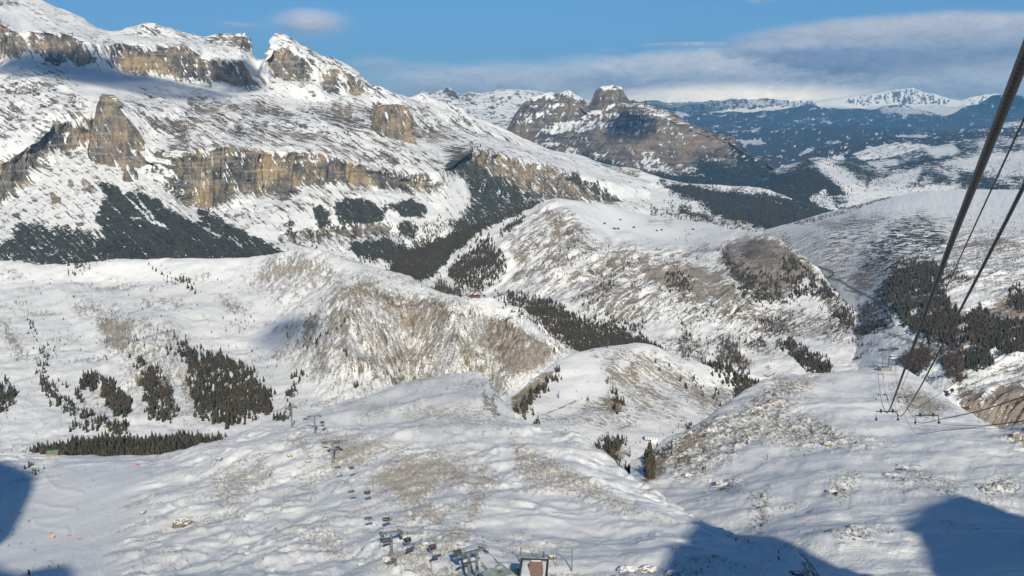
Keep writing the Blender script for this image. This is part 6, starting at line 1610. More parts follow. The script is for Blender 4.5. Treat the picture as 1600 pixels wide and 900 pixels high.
# ------------------------------------------------------------------ built things
class Geo:
    """collects boxes, bars and tubes; obj() links them as one mesh object"""
    def __init__(self): self.V, self.F = [], []
    def add(self, v, f):
        b = len(self.V); self.V += [tuple(map(float, q)) for q in v]; self.F += [tuple(b + i for i in q) for q in f]
        return self
    def box(self, c, s, rz=0.0, taper=1.0):
        sx, sy, sz = (q / 2 for q in s); v = []
        for z, k in ((-sz, 1.0), (sz, taper)):
            for x, y in ((-sx, -sy), (sx, -sy), (sx, sy), (-sx, sy)):
                x, y = x * k, y * k
                v.append((c[0] + x * math.cos(rz) - y * math.sin(rz), c[1] + x * math.sin(rz) + y * math.cos(rz), c[2] + z))
        return self.add(v, [(3, 2, 1, 0), (4, 5, 6, 7), (0, 1, 5, 4), (1, 2, 6, 5), (2, 3, 7, 6), (3, 0, 4, 7)])
    def bar(self, a, b, w, h=None):
        return self.tube([a, b], w / 2, 4)
    def tube(self, pts, r, n=6, r1=None):
        pts = [Vector(p) for p in pts]; v = []; N = len(pts)
        for i, p in enumerate(pts):
            d = (pts[min(i + 1, N - 1)] - pts[max(i - 1, 0)]).normalized()
            a = d.cross(Vector((0, 0, 1)))
            if a.length < 1e-3: a = Vector((1, 0, 0))
            a.normalize(); c = d.cross(a)
            rr = r if r1 is None else r + (r1 - r) * i / (N - 1)
            for k in range(n):
                t = 2 * math.pi * (k + 0.5) / n
                v.append(p + a * rr * math.cos(t) + c * rr * math.sin(t))
        f = []
        for i in range(N - 1):
            for k in range(n):
                f.append((i * n + k, i * n + (k + 1) % n, (i + 1) * n + (k + 1) % n, (i + 1) * n + k))
        f.append(tuple(range(n))[::-1]); f.append(tuple((N - 1) * n + k for k in range(n)))
        return self.add(v, f)
    def disc(self, c, r, w, axis=(1, 0, 0), n=10):
        a = Vector(axis).normalized() * w / 2; c = Vector(c)
        return self.tube([c - a, c + a], r, n)
    def mesh(self, name, mat):
        me = bpy.data.meshes.new(name); me.from_pydata(self.V, [], self.F); me.materials.append(mat)
        bm = bmesh.new(); bm.from_mesh(me); bmesh.ops.recalc_face_normals(bm, faces=bm.faces); bm.to_mesh(me); bm.free()
        return me
    def obj(self, name, mat, parent=None):
        o = bpy.data.objects.new(name, self.mesh(name, mat)); COL.objects.link(o)
        if parent is not None: o.parent = parent
        return o

def tag(o, label, cat, group=None):
    o['label'] = label; o['category'] = cat
    if group: o['group'] = group
    return o
def thing(name, label, cat, loc, rz=0.0, group=None):
    o = bpy.data.objects.new(name, None); COL.objects.link(o)
    o.location = loc; o.rotation_euler = (0, 0, rz)
    return tag(o, label, cat, group)
def copy_tree(o, parent=None):
    c = o.copy(); COL.objects.link(c)
    if parent is not None: c.parent = parent
    for ch in list(o.children): copy_tree(ch, c)
    return c

M_STEEL = plain('galvanised_steel', (0.20, 0.215, 0.22), 0.5, 0.2, 0.8, metal=0.35)
M_DARK = plain('dark_steel', (0.055, 0.058, 0.06), 0.5, 0.2, 2.0, metal=0.3)
M_ROPE = plain('rope_steel', (0.045, 0.045, 0.045), 0.55, 0.35, 40.0, metal=0.5)
M_WHITE = plain('white_paint', (0.72, 0.72, 0.70), 0.6, 0.08, 0.5)
M_GLASS = plain('cabin_glass', (0.05, 0.16, 0.24), 0.15, 0.2, 1.0, spec=0.6)
M_CONC = plain('concrete', (0.24, 0.225, 0.20), 0.9, 0.2, 0.4)
M_WOOD = plain('brown_boards', (0.075, 0.047, 0.032), 0.85, 0.3, 1.0)
M_ORANGE = plain('orange_wood', (0.33, 0.15, 0.06), 0.8, 0.2, 1.0)
M_GREEN = plain('green_roof', (0.12, 0.22, 0.17), 0.6, 0.2, 0.6)
M_SNOWTOP = plain('roof_snow', (0.68, 0.69, 0.71), 0.8, 0.05, 0.5)
M_RED = plain('red_panels', (0.48, 0.07, 0.06), 0.7, 0.1, 2.0)
M_ORBAN = plain('orange_banner', (0.85, 0.30, 0.08), 0.7, 0.1, 2.0)
M_GREY = plain('grey_green_shell', (0.25, 0.29, 0.27), 0.6, 0.12, 0.6)
M_SEAT = plain('dark_seat', (0.035, 0.035, 0.04), 0.7, 0.2, 5)
M_BUBBLE = plain('smoked_bubble', (0.07, 0.065, 0.06), 0.25, 0.2, 2, spec=0.5)
M_TANROCK = plain('tan_rock', (0.21, 0.17, 0.125), 0.95, 0.35, 0.6)
M_PLY = plain('wet_boards', (0.30, 0.20, 0.155), 0.85, 0.12, 0.7)

def rope_mat():
    m = bpy.data.materials.new('stranded_rope'); m.use_nodes = True
    t = m.node_tree; t.nodes.clear(); N = NT(t)
    pos = N.n('ShaderNodeNewGeometry').outputs['Position']
    w = N.n('ShaderNodeTexWave', wave_type='BANDS', bands_direction='DIAGONAL'); N.put(w.inputs['Vector'], pos); w.inputs['Scale'].default_value = 9.0; w.inputs['Distortion'].default_value = 0.6
    bs = N.n('ShaderNodeBsdfPrincipled'); N.put(bs.inputs['Base Color'], N.mix(w.outputs[1], (0.018, 0.018, 0.018), (0.075, 0.072, 0.068)))
    bs.inputs['Roughness'].default_value = 0.5; bs.inputs['Metallic'].default_value = 0.35
    o = N.n('ShaderNodeOutputMaterial'); t.links.new(bs.outputs[0], o.inputs[0])
    return m
M_STRAND = rope_mat()
# ---- chairlift
def G(px, py):
    return Vector(ground_at(px, py))
TW = []     # (base, top centre)
for bx, by, ty in ((740, 905, 862), (612, 868, 832), (520, 723, 690), (492, 677, 650), (457, 668, 637)):
    b = G(bx, by)
    top = Vector(at(bx, ty, b.y))
    TW.append((b, top))
GAUGE = [3.8, 3.4, 3.6, 3.6, 3.6]
def lane_dir(i):
    a = TW[max(i - 1, 0)][1]; b = TW[min(i + 1, len(TW) - 1)][1]
    d = b - a; d.z = 0; d.normalize(); return d
def sheave(i, side):
    d = lane_dir(i); n = Vector((d.y, -d.x, 0))
    return TW[i][1] + n * GAUGE[i] * side
LIFT_LABELS = ['two legged grey chairlift pylon at the bottom edge of the picture', 'grey chairlift pylon with one leg, second from the bottom edge', 'chairlift pylon with twin slanting shadow halfway up the shoulder', 'small chairlift pylon near the rim of the shoulder', 'farthest chairlift pylon, on the rim beside the trees']
def lift_tower(i):
    b, top = TW[i]; d = lane_dir(i); rz = math.atan2(d.y, d.x) - math.pi / 2
    H = top.z - b.z
    t = thing('lift_pylon', LIFT_LABELS[i], 'lift pylon', b, rz, 'pylons of the chairlift')
    g = GAUGE[i]
    if i == 0:
        for s in (-1, 1): Geo().tube([(s * 1.5, 0, -1.5), (s * 1.5, 0, H - 0.3)], 0.62, 12, 0.48).obj('leg', M_STEEL, t)
        Geo().box((0, 0, H - 3.6), (3.0, 0.45, 0.5)).obj('brace', M_STEEL, t)
    else:
        Geo().tube([(0, 0, -1.5), (0, 0, H - 0.2)], 0.68, 12, 0.5).obj('pole', M_STEEL, t)
    Geo().box((0, 0, -0.1), (2.2, 2.2, 1.0)).obj('footing', M_CONC, t)
    lad = Geo(); off = 1.5 if i == 0 else 0
    for s in (-0.22, 0.22): lad.tube([(off + s, -0.62, 0.5), (off + s, -0.50, H)], 0.035, 4)
    for k in range(int(H / 0.5)): lad.tube([(off - 0.22, -0.6, 0.8 + k * 0.5), (off + 0.22, -0.6, 0.8 + k * 0.5)], 0.02, 4)
    lad.obj('ladder', M_STEEL, t)
    Geo().box((0, 0, H), (2 * g + 1.4, 0.9, 0.8)).obj('crossarm', M_STEEL, t)
    for s in (-1, 1):
        sh = Geo().box((s * g, 0, H - 0.35), (0.5, 5.4, 0.55))
        sh.box((s * (g + 0.75), 0, H - 0.45), (0.7, 5.2, 0.12))
        o = sh.obj('sheave_train', M_STEEL, t)
        w = Geo()
        for k in range(8): w.disc((s * g - 0.05, -2.3 + k * 0.66, H - 0.12), 0.26, 0.14)
        w.obj('wheel', M_DARK, o)
        rl = Geo()
        for y0, y1 in ((-2.2, 2.2),):
            rl.tube([(s * (g + 1.0), y0, H + 0.6), (s * (g + 1.0), y1, H + 0.6)], 0.05, 4)
            for y in (-2.2, -1.1, 0, 1.1, 2.2): rl.tube([(s * (g + 1.0), y, H - 0.45), (s * (g + 1.0), y, H + 0.6)], 0.04, 4)
        rl.obj('walkway_rail', M_STEEL, t)
    hf = Geo()
    for s in (-1, 1):
        hf.tube([(s * (g - 0.3), 0, H + 0.2), (s * (g - 0.5), 0, H + 2.1)], 0.09, 5)
    hf.tube([(-(g + 0.9), 0, H + 2.1), (g + 0.9, 0, H + 2.1)], 0.10, 5)
    if i == 0:
        hf.tube([(-g - 0.9, -1.2, H + 2.0), (g + 0.9, -1.2, H + 2.0)], 0.07, 5)
        for s in (-1, 1): hf.tube([(s * g, 0, H + 2.1), (s * g, -2.6, H + 1.3)], 0.07, 5)
    hf.obj('lifting_frame', M_STEEL, t)
for i in range(5): lift_tower(i)

def span(pts, n=10, sag=0.012):
    out = []
    for a, b in zip(pts[:-1], pts[1:]):
        L = (b - a).length
        for k in range(n):
            t = k / n
            p = a.lerp(b, t); p.z -= sag * L * 4 * t * (1 - t)
            out.append(p)
    out.append(pts[-1]); return out
LANE = {}
for side, nm in ((-1, 'left'), (1, 'right')):
    pts = [sheave(i, side) + Vector((0, 0, 0.15)) for i in range(5)]
    d0 = (TW[0][1] - TW[1][1]).normalized()
    start = Vector((2.5 + side * 2.6, 283, TW[0][1].z - 1.0))
    d4 = (TW[4][1] - TW[3][1]).normalized()
    end = pts[-1] + Vector((d4.x * 260, d4.y * 260, -95))
    LANE[side] = span([start] + pts + [end])
    o = Geo().tube(LANE[side], 0.042, 5).obj('haul_rope', M_ROPE)
    tag(o, 'thin %s hand haul rope of the chairlift%s' % (nm, ' carrying the empty chairs' if side < 0 else ' carrying the occupied chairs'), 'cable', 'haul ropes of the chairlift')

def on_lane(side, px):
    L = LANE[side]; best = None
    for a, b in zip(L[:-1], L[1:]):
        for k in range(12):
            p = a.lerp(b, k / 12); x, y = project(np.array(p)); e = abs(x - px)
            if best is None or e < best[0]: best = (e, p, (b - a).normalized())
    return best[1], best[2]

def make_chair(lbl):
    t = thing('lift_chair', lbl, 'chairlift chair', (0, 0, 0), 0, 'chairs on the chairlift')
    h = Geo().tube([(0, 0, 0), (0, -0.15, -0.5), (0, -0.35, -1.7)], 0.05, 6).box((0, 0, -0.02), (0.22, 0.6, 0.22)).tube([(-1.25, -0.35, -1.7), (1.25, -0.35, -1.7)], 0.04, 6)
    for s in (-1.2, 1.2): h.tube([(s, -0.35, -1.7), (s, -0.1, -2.75)], 0.035, 5)
    h.obj('hanger', M_STEEL, t)
    Geo().box((0, 0.12, -2.75), (2.5, 0.55, 0.12)).obj('seat', M_SEAT, t)
    Geo().box((0, -0.17, -2.42), (2.5, 0.08, 0.62)).obj('backrest', M_SEAT, t)
    Geo().tube([(-1.2, 0.62, -3.2), (1.2, 0.62, -3.2)], 0.03, 5).tube([(-1.2, 0.62, -3.2), (-1.2, 0.3, -2.5)], 0.03, 5).tube([(1.2, 0.62, -3.2), (1.2, 0.3, -2.5)], 0.03, 5).obj('footrest', M_WHITE, t)
    bb = Geo(); n = 6; V, F = [], []
    for k in range(n + 1):
        a = math.radians(-10 + 100 * k / n)
        for x in (-1.28, 1.28): V.append((x, -0.3 - 0.75 * math.sin(a) * 0.5, -1.75 - 0.75 * (1 - math.cos(a)) * 0.9))
    for k in range(n): F.append((2 * k, 2 * k + 1, 2 * k + 3, 2 * k + 2))
    bb.add(V, F).obj('bubble_hood', M_BUBBLE, t)
    return t

# ---- people: one skinned body each, posed by joints
def body_mesh(name, J, E, mat_idx=None):
    me = bpy.data.meshes.new('tmp'); me.from_pydata([j[0] for j in J], E, [])
    ob = bpy.data.objects.new('tmp', me); COL.objects.link(ob)
    sk = ob.modifiers.new('skin', 'SKIN')
    for v, j in zip(me.skin_vertices[0].data, J): v.radius = (j[1], j[1] * (j[2] if len(j) > 2 else 1))
    me.skin_vertices[0].data[0].use_root = True
    ss = ob.modifiers.new('sub', 'SUBSURF'); ss.levels = 1
    dg = bpy.context.evaluated_depsgraph_get()
    out = bpy.data.meshes.new_from_object(ob.evaluated_get(dg)); out.name = name
    bpy.data.objects.remove(ob); bpy.data.meshes.remove(me)
    return out
E_BODY = [(0, 1), (1, 2), (2, 3), (3, 4), (2, 5), (5, 6), (6, 7), (2, 8), (8, 9), (9, 10), (0, 11), (11, 12), (12, 13), (13, 14), (0, 15), (15, 16), (16, 17), (17, 18)]
SKI_POSE = [((0, 0, .92), .15, .8), ((0, .06, 1.18), .16, .75), ((0, .12, 1.40), .15, .7), ((0, .15, 1.52), .06), ((0, .19, 1.68), .115),
            ((-.2, .12, 1.40), .075), ((-.33, .14, 1.14), .055), ((-.30, .36, 1.02), .045), ((.2, .12, 1.40), .075), ((.33, .14, 1.14), .055), ((.30, .36, 1.02), .045),
            ((-.12, .0, .88), .11), ((-.15, .14, .5), .075), ((-.15, .02, .12), .06), ((-.15, .14, .05), .055),
            ((.12, .0, .88), .11), ((.15, .14, .5), .075), ((.15, .02, .12), .06), ((.15, .14, .05), .055)]
SIT_POSE = [((0, 0, .12), .16, .8), ((0, .0, .38), .165, .75), ((0, .02, .60), .15, .7), ((0, .04, .72), .06), ((0, .07, .87), .12),
            ((-.2, .02, .60), .075), ((-.26, .1, .36), .055), ((-.18, .3, .30), .045), ((.2, .02, .60), .075), ((.26, .1, .36), .055), ((.18, .3, .30), .045),
            ((-.11, .05, .10), .11), ((-.13, .44, .12), .08), ((-.13, .5, -.28), .06), ((-.13, .62, -.34), .055),
            ((.11, .05, .10), .11), ((.13, .44, .12), .08), ((.13, .5, -.28), .06), ((.13, .62, -.34), .055)]
def person_mats(name, jacket, trousers):
    """jacket above, trousers below, skin and helmet by height: colours of the clothes themselves"""
    m = bpy.data.materials.new(name); m.use_nodes = True
    t = m.node_tree; t.nodes.clear(); N = NT(t)
    tc = N.n('ShaderNodeTexCoord').outputs['Object']; sp = N.n('ShaderNodeSeparateXYZ'); N.put(sp.inputs[0], tc)
    return m, N, sp, t
CLOTH = {'red': (0.55, 0.03, 0.03), 'black': (0.02, 0.02, 0.025), 'blue': (0.03, 0.10, 0.35), 'yellow': (0.65, 0.45, 0.04), 'green': (0.10, 0.35, 0.10), 'white': (0.7, 0.7, 0.7), 'orange': (0.75, 0.22, 0.04), 'grey': (0.12, 0.13, 0.14)}
_pm = {}
def person_mesh(pose, jacket):
    k = (pose, jacket)
    if k in _pm: return _pm[k]
    me = body_mesh('person', SKI_POSE if pose == 'ski' else SIT_POSE, E_BODY)
    jm = plain('jacket_' + jacket, CLOTH[jacket], 0.8); tr = plain('trousers', (0.03, 0.03, 0.04), 0.8); hd = plain('helmet', (0.05, 0.05, 0.05), 0.4); skn = plain('skin', (0.55, 0.34, 0.25), 0.6)
    for m in (jm, tr, hd, skn): me.materials.append(m)
    zt, zh = (0.95, 1.56) if pose == 'ski' else (0.16, 0.76)
    for p in me.polygons:
        c = p.center
        p.material_index = 1 if c.z < zt or (pose == 'sit' and c.y > 0.2 and c.z < 0.25) else (0 if c.z < zh else (3 if c.y > (0.24 if pose == 'ski' else 0.13) and c.z < zh + 0.14 else 2))
    _pm[k] = me
    return me
_ski = {}
def add_skis(parent):
    if 'm' not in _ski:
        g = Geo().box((0, 0.05, 0.02), (0.09, 1.65, 0.03)).add([(-.045, .875, .035), (.045, .875, .035), (.03, 1.02, .11), (-.03, 1.02, .11)], [(0, 1, 2, 3)])
        _ski['m'] = g.mesh('ski', plain('ski', (0.12, 0.03, 0.03), 0.4))
        p = Geo().tube([(0, 0, 1.05), (0, 0.1, 0.02)], 0.012, 4)
        _ski['p'] = p.mesh('ski_pole', M_DARK)
    for s in (-.15, .15):
        o = bpy.data.objects.new('ski', _ski['m']); COL.objects.link(o); o.parent = parent; o.location = (s, 0.05, 0)
    for s in (-.31, .31):
        o = bpy.data.objects.new('ski_pole', _ski['p']); COL.objects.link(o); o.parent = parent; o.location = (s, 0.34, 0)
def person(pose, jacket, loc, rz, label, group=None, skis=True):
    o = bpy.data.objects.new('person', person_mesh(pose, jacket)); COL.objects.link(o)
    o.location = loc; o.rotation_euler = (0, 0, rz)
    tag(o, label, 'person', group)
    if skis: add_skis(o)
    return o

CH = [(-1, 506, 'empty chair left of the third pylon'), (-1, 527, 'empty chair just below the third pylon'), (-1, 548, 'empty chair second below the third pylon'), (-1, 575, 'empty chair above the second pylon'), (-1, 604, 'empty chair hanging in front of the second pylon'),
      (-1, 640, 'empty chair first on the near side of the second pylon'), (-1, 681, 'empty chair in the middle of the last span'), (-1, 728, 'empty chair under the two legged pylon'), (-1, 477, 'empty chair near the rim, above the fourth pylon'),
      (1, 503, 'occupied chair between the third and fourth pylon', 'yellow'), (1, 525, 'occupied chair with red jackets beside the third pylon', 'red'), (1, 549, 'occupied chair with yellow and orange jackets below the third pylon', 'orange'), (1, 574, 'occupied chair with red jackets in the long span', 'red'), (1, 603, 'occupied chair with green and red jackets above the second pylon', 'green'),
      (1, 637, 'dark occupied chair first past the second pylon', 'black'), (1, 676, 'occupied chair with red and blue jackets in the last span', 'blue'), (1, 716, 'dark chair just left of the two legged pylon', 'grey')]
proto = None
mix_up = {'yellow': ('yellow', 'black', 'yellow'), 'red': ('red', 'grey', 'red'), 'orange': ('yellow', 'grey', 'orange'), 'green': ('red', 'green', 'green'), 'black': ('black', 'grey', 'black'), 'blue': ('blue', 'red', 'grey'), 'grey': ('grey', 'black', 'grey')}
for c in CH:
    p, d = on_lane(c[0], c[1])
    if proto is None: o = proto = make_chair(c[2])
    else: o = copy_tree(proto); tag(o, c[2], 'chairlift chair', 'chairs on the chairlift')
    rz = math.atan2(d.y, d.x) - math.pi / 2
    if c[0] > 0: rz += math.pi
    o.location = p; o.rotation_euler = (0, 0, rz); o.scale = (1.28, 1.28, 1.15)
    if len(c) > 3:
        R = Matrix.Rotation(rz, 4, 'Z')
        for k, (x, jk) in enumerate(zip((-0.78, 0.0, 0.78), mix_up[c[3]])):
            q = p + (R @ Vector((x * 1.28, 0.06, -3.1)))
            side = ('left', 'middle', 'right')[k]
            pr = person('sit', jk, q, rz, '%s rider in %s on the %s' % (side, jk, c[2].replace('occupied ', '').split(' with ')[0] + (' ' + c[2].split('jackets ')[1] if 'jackets ' in c[2] else '')), 'riders on the chairlift', skis=False)
            for s in (-.13, .13):
                if 'm' not in _ski: add_skis(pr)
                so_ = bpy.data.objects.new('ski', _ski['m']); COL.objects.link(so_); so_.parent = pr; so_.location = (s, 0.6, -0.42)

# ---- skiers on the pistes
SK = [(20, 804, 'blue', 'standing in the shade at the left, beside the group'), (28, 803, 'black', 'left one of the group in the shade'), (31.5, 804, 'grey', 'middle one of the group in the shade'), (35, 803, 'blue', 'right one of the group at the edge of the shade'),
      (43, 816, 'red', 'left of a pair just out of the shade'), (46, 815, 'black', 'right of a pair just out of the shade'), (22, 829, 'grey', 'left of two above the middle of the piste'), (32, 826, 'blue', 'right of two above the middle of the piste'),
      (20, 837, 'green', 'just below the two in the middle'), (14, 854, 'red', 'in bright red at the left edge of the lit piste'), (32, 851, 'black', 'second from the left in the lower row'), (49, 849, 'white', 'third in the lower row'),
      (53, 861, 'grey', 'lowest of the lit skiers at the left'), (79, 877, 'white', 'upper one of the pair by the lower shadow'), (81, 881, 'green', 'lower one of the pair by the lower shadow'), (77, 887, 'black', 'left one in the lower shadow'), (91, 887, 'black', 'right one in the lower shadow'),
      (2, 830, 'black', 'at the very left edge in the shade'), (147, 752, 'black', 'alone on the upper piste'), (134, 734, 'orange', 'far up the piste on the left'), (179, 733, 'orange', 'far up the piste on the right'),
      (1149, 846, 'black', 'at the edge of the shadow in the right gully'), (1169, 848, 'red', 'in a red jacket in the right gully'), (1217, 865, 'orange', 'upper one in the gully bottom'), (1217, 876, 'black', 'lower one in the gully bottom'), (757, 747, 'blue', 'alone on the track across the shoulder')]
for px, py, jk, txt in SK:
    p = G(px, py)
    person('ski', jk, p - Vector((0, 0, 0.05)), _tr.uniform(-2.4, -0.2) if px < 300 else _tr.uniform(0, 6), 'skier in a %s jacket, %s' % (jk, txt), 'skiers on the pistes')

# ---- red mats, banner and snow gun by the piste
for px, py, w, h, m, lb in ((109, 837, 2.4, 0.55, M_RED, 'red padding panel on the piste, left of the pair'), (126, 843, 2.6, 0.55, M_RED, 'red padding panel on the piste, right of the pair'), (214, 727, 1.8, 1.3, M_RED, 'red panel far up beside the piste'), (80, 834, 1.6, 0.6, M_RED, 'red panel above the orange banner')):
    p = G(px, py); t = thing('padding_panel', lb, 'padding panel', p, 0.2, 'red panels beside the piste')
    Geo().box((0, 0, h * 0.5), (w, 0.25, h)).obj('pad', m, t)
    for s in (-1, 1): Geo().tube([(s * w * 0.42, 0.16, -0.4), (s * w * 0.42, 0.16, h + 0.3)], 0.04, 5).obj('stake', M_DARK, t)
p = G(81, 842); t = thing('piste_banner', 'orange upright banner on the lower piste', 'banner', p, 0.1)
Geo().box((0, 0, 1.6), (0.8, 0.06, 2.2)).obj('cloth', M_ORBAN, t); Geo().tube([(-0.45, 0, -0.3), (-0.45, 0, 3.0)], 0.05, 5).obj('pole', M_DARK, t)
p = G(46, 899); t = thing('snow_gun', 'red snow gun with two hoses at the bottom left edge', 'snow gun', p, 0.6)
Geo().box((0, 0, 1.1), (1.0, 0.9, 1.4)).obj('housing', M_RED, t); Geo().tube([(0, -0.2, 1.9), (0, 1.1, 2.4)], 0.5, 12, 0.42).obj('fan_barrel', M_DARK, t)
Geo().tube([(0, 0, -0.3), (0, 0, 0.5)], 0.2, 8).obj('stand', M_STEEL, t)
for s in (-1, 1): Geo().tube([(0, 0, 0.6), (s * 2.2, 5, 0.3), (s * 4.5, 12, 0.25)], 0.06, 5).obj('hose', M_DARK, t)

# ---- buildings
def hut(px, py, w, dpt, h, wall, roof, label, rz=0.0, rise=0.35, name='mountain_hut', snow=False, group=None, windows=0, p=None):
    p = G(px, py) if p is None else p
    t = thing(name, label, 'hut' if w < 15 else 'building', p, rz, group)
    Geo().box((0, 0, h / 2 - 0.6), (w, dpt, h + 1.2)).obj('wall', wall, t)
    R = Geo(); e = 0.6; r = w * rise * 0.5 if rise < 1 else rise
    x, y = w / 2 + e, dpt / 2 + e
    z0, z1 = h - 0.15, h + r
    th = 0.3
    V = [(-x, -y, z0), (x, -y, z0), (x, y, z0), (-x, y, z0), (-x, 0, z1), (x, 0, z1)]
    V2 = [(a, b, c + th) for a, b, c in V]
    R.add(V + V2, [(0, 1, 5, 4), (3, 4, 5, 2), (6, 10, 11, 7), (9, 8, 11, 10), (0, 6, 7, 1), (2, 8, 9, 3), (0, 4, 10, 6), (4, 3, 9, 10), (1, 7, 11, 5), (5, 11, 8, 2)])
    ro = R.obj('roof', M_SNOWTOP if snow else roof, t)
    G_ = Geo().add([(-w / 2, -dpt / 2, h - .1), (-w / 2, dpt / 2, h - .1), (-w / 2, 0, h + r - .1)], [(0, 1, 2)]).add([(w / 2, -dpt / 2, h - .1), (w / 2, dpt / 2, h - .1), (w / 2, 0, h + r - .1)], [(0, 2, 1)])
    G_.obj('gable', wall, t)
    for k in range(windows):
        wx = -w / 2 + (k + 0.5) * w / windows
        f = Geo().box((wx, -dpt / 2 - 0.03, h * 0.5), (1.1, 0.1, 1.2)).obj('window', M_WHITE, t)
        Geo().box((wx, -dpt / 2 - 0.09, h * 0.5), (0.85, 0.06, 0.95)).obj('pane', M_GLASS, f)
    if windows:
        Geo().box((w * 0.22 - w / windows * 0.0, -dpt / 2 - 0.04, 1.0), (1.0, 0.1, 2.1)).obj('door', M_WOOD, t)
        Geo().box((w * 0.2, 0, h + r * 0.8), (0.7, 0.7, 1.5)).obj('chimney', M_CONC, ro)
    return t
p = Vector(at(83, 712, 915)); p.z -= 0.5
hut(83, 711, 9.5, 8, 3.6, M_ORANGE, M_GREEN, 'small piste hut with green roof and orange wooden walls', 0.25, 0.45, windows=3, p=p)
p = G(1018, 690); t = thing('gorge_building', 'white flat roofed building on the snow flat behind the gorge', 'building', p, -0.15)
Geo().box((-1, 0, 5.8), (18, 9, 3.2)).obj('wall', M_WHITE, t); Geo().box((3.5, 0.5, 2.0), (9, 8, 5.5)).obj('lower_floor', M_WHITE, t)
Geo().box((-1, 0, 7.6), (19, 10, 0.4)).obj('roof', M_SNOWTOP, t)
for s in (-8, -4): Geo().box((s, -3, 1.8), (0.6, 0.6, 4.8)).obj('support', M_CONC, t)
for k in range(4):
    f = Geo().box((-7 + k * 4, -4.55, 5.8), (2.2, 0.12, 1.2)).obj('window', M_DARK, t)
    Geo().box((-7 + k * 4, -4.63, 5.8), (1.9, 0.06, 1.0)).obj('pane', M_GLASS, f)
hut(742, 465, 26, 10, 3.6, plain('red_brown_boards', (0.16, 0.045, 0.03), 0.85, 0.2), M_WOOD, 'long red brown restaurant on the crest right of the badlands', 0.0, 0.22, name='restaurant', windows=7)
hut(756, 463, 8, 7, 3.2, M_WOOD, M_WOOD, 'small dark annex at the right end of the red brown restaurant', 0.1, 0.4, windows=2)
for k, (px, py, w) in enumerate(((944, 350, 9), (960, 358, 10), (965, 358, 9), (990, 356, 10), (970, 344, 8), (1027, 361, 8), (1034, 360, 8), (1083, 359, 8))):
    hut(px, py, w, 7, 3.5, M_WOOD, M_WOOD, ['dark hut beside the bend of the upper piste', 'left hut of the pair on the white plateau', 'right hut of the pair on the white plateau', 'single dark hut on the plateau right of the pair', 'small hut higher up on the plateau', 'left one of two huts near the plateau edge', 'right one of two huts near the plateau edge', 'last dark hut at the right end of the plateau'][k], 0.3 * k, 0.5, group='huts on the white plateau')
p = G(1253, 408) if G(1253, 408) is not None else G(1250, 410)
hut(1253, 408, 13, 11, 7, plain('cream_plaster', (0.62, 0.50, 0.30), 0.8), M_WOOD, 'cream coloured house by the road beyond the brown hilltop', -0.3, 0.5, name='valley_house', windows=3)
p = Vector(at(1505, 646, 1700)); 
q = G(1505, 640)
def ground_on(key, px, py):
    c = LAND[key]; j = int(round((px - c['x0']) / c['step'])); col = c['py'][:, j]
    for i in range(len(col) - 1):
        if col[i] >= py > col[i + 1]: return Vector(c['P'][i, j])
hut(0, 0, 15, 12, 6, M_ORANGE, M_WOOD, 'large brown farmhouse under the cables on the valley floor', 0.5, 0.55, name='farmhouse', windows=4, p=ground_on('plateau_slope', 1506, 642))
hut(0, 0, 7, 6, 4, M_WOOD, M_WOOD, 'dark hay hut left of the farmhouse, lower of two', 0.2, 0.5, group='hay huts above the farmhouse', p=ground_on('plateau_slope', 1477, 613))
hut(0, 0, 7, 6, 4, M_WOOD, M_WOOD, 'dark hay hut left of the farmhouse, upper of two', 0.9, 0.5, group='hay huts above the farmhouse', p=ground_on('plateau_slope', 1486, 605))
hut(0, 0, 9, 7, 4, M_WOOD, M_WOOD, 'dark hut beside the stream band right of the long spruce strip', 0.9, 0.5, p=ground_on('plateau_slope', 1338, 560))

# ---- flat roofed station building and wind fence at the bottom edge
c0 = Vector(at(834, 890, 296)); gz = -154.0
t = thing('summit_building', 'dark edged flat roof with wet boards and snow at the bottom edge', 'building', (c0.x, c0.y, gz), -0.08)
Hh = c0.z - gz; W2, D2 = 8.6, 13.0
Geo().box((0, 0, Hh / 2 - 1.5), (W2, D2, Hh + 2.2)).obj('wall', M_DARK, t)
rf = Geo().box((0, 0, Hh - 0.1), (W2 - 0.6, D2 - 0.6, 0.5)).obj('roof', M_PLY, t)
for nm, c, s in (('parapet', (-W2 / 2, 0, Hh + 0.1), (0.55, D2 + 0.5, 1.0)), ('parapet', (W2 / 2, 0, Hh + 0.1), (0.55, D2 + 0.5, 1.0)), ('parapet', (0, D2 / 2, Hh + 0.103), (W2 - 0.6, 0.55, 1.0)), ('parapet', (0, -D2 / 2, Hh + 0.103), (W2 - 0.6, 0.55, 1.0))):
    Geo().box(c, s).obj(nm, M_DARK, t)
def snow_patch(poly, z, name, parent):
    g = Geo(); n = len(poly); cx = sum(p[0] for p in poly) / n; cy = sum(p[1] for p in poly) / n
    V = [(x, y, z) for x, y in poly] + [(cx + (x - cx) * .75, cy + (y - cy) * .75, z + 0.18) for x, y in poly]
    g.add(V, [tuple(range(n, 2 * n))] + [(i, (i + 1) % n, n + (i + 1) % n, n + i) for i in range(n)])
    g.obj(name, M_SNOWTOP, parent)
snow_patch([(-3.9, 5.9), (-1.5, 5.9), (-2.4, 3.5), (-1.9, 1.0), (-1.2, -2.0), (-0.6, -5.9), (-3.9, -5.9)], Hh + 0.16, 'roof_snow', t)
snow_patch([(3.9, 5.9), (2.3, 5.9), (2.9, 2.0), (3.2, -3.0), (3.0, -5.9), (3.9, -5.9)], Hh + 0.16, 'roof_snow', t)
snow_patch([(-1.4, 6.1), (2.2, 6.1), (1.6, 5.6), (-1.0, 5.5)], Hh + 0.165, 'roof_snow', t)
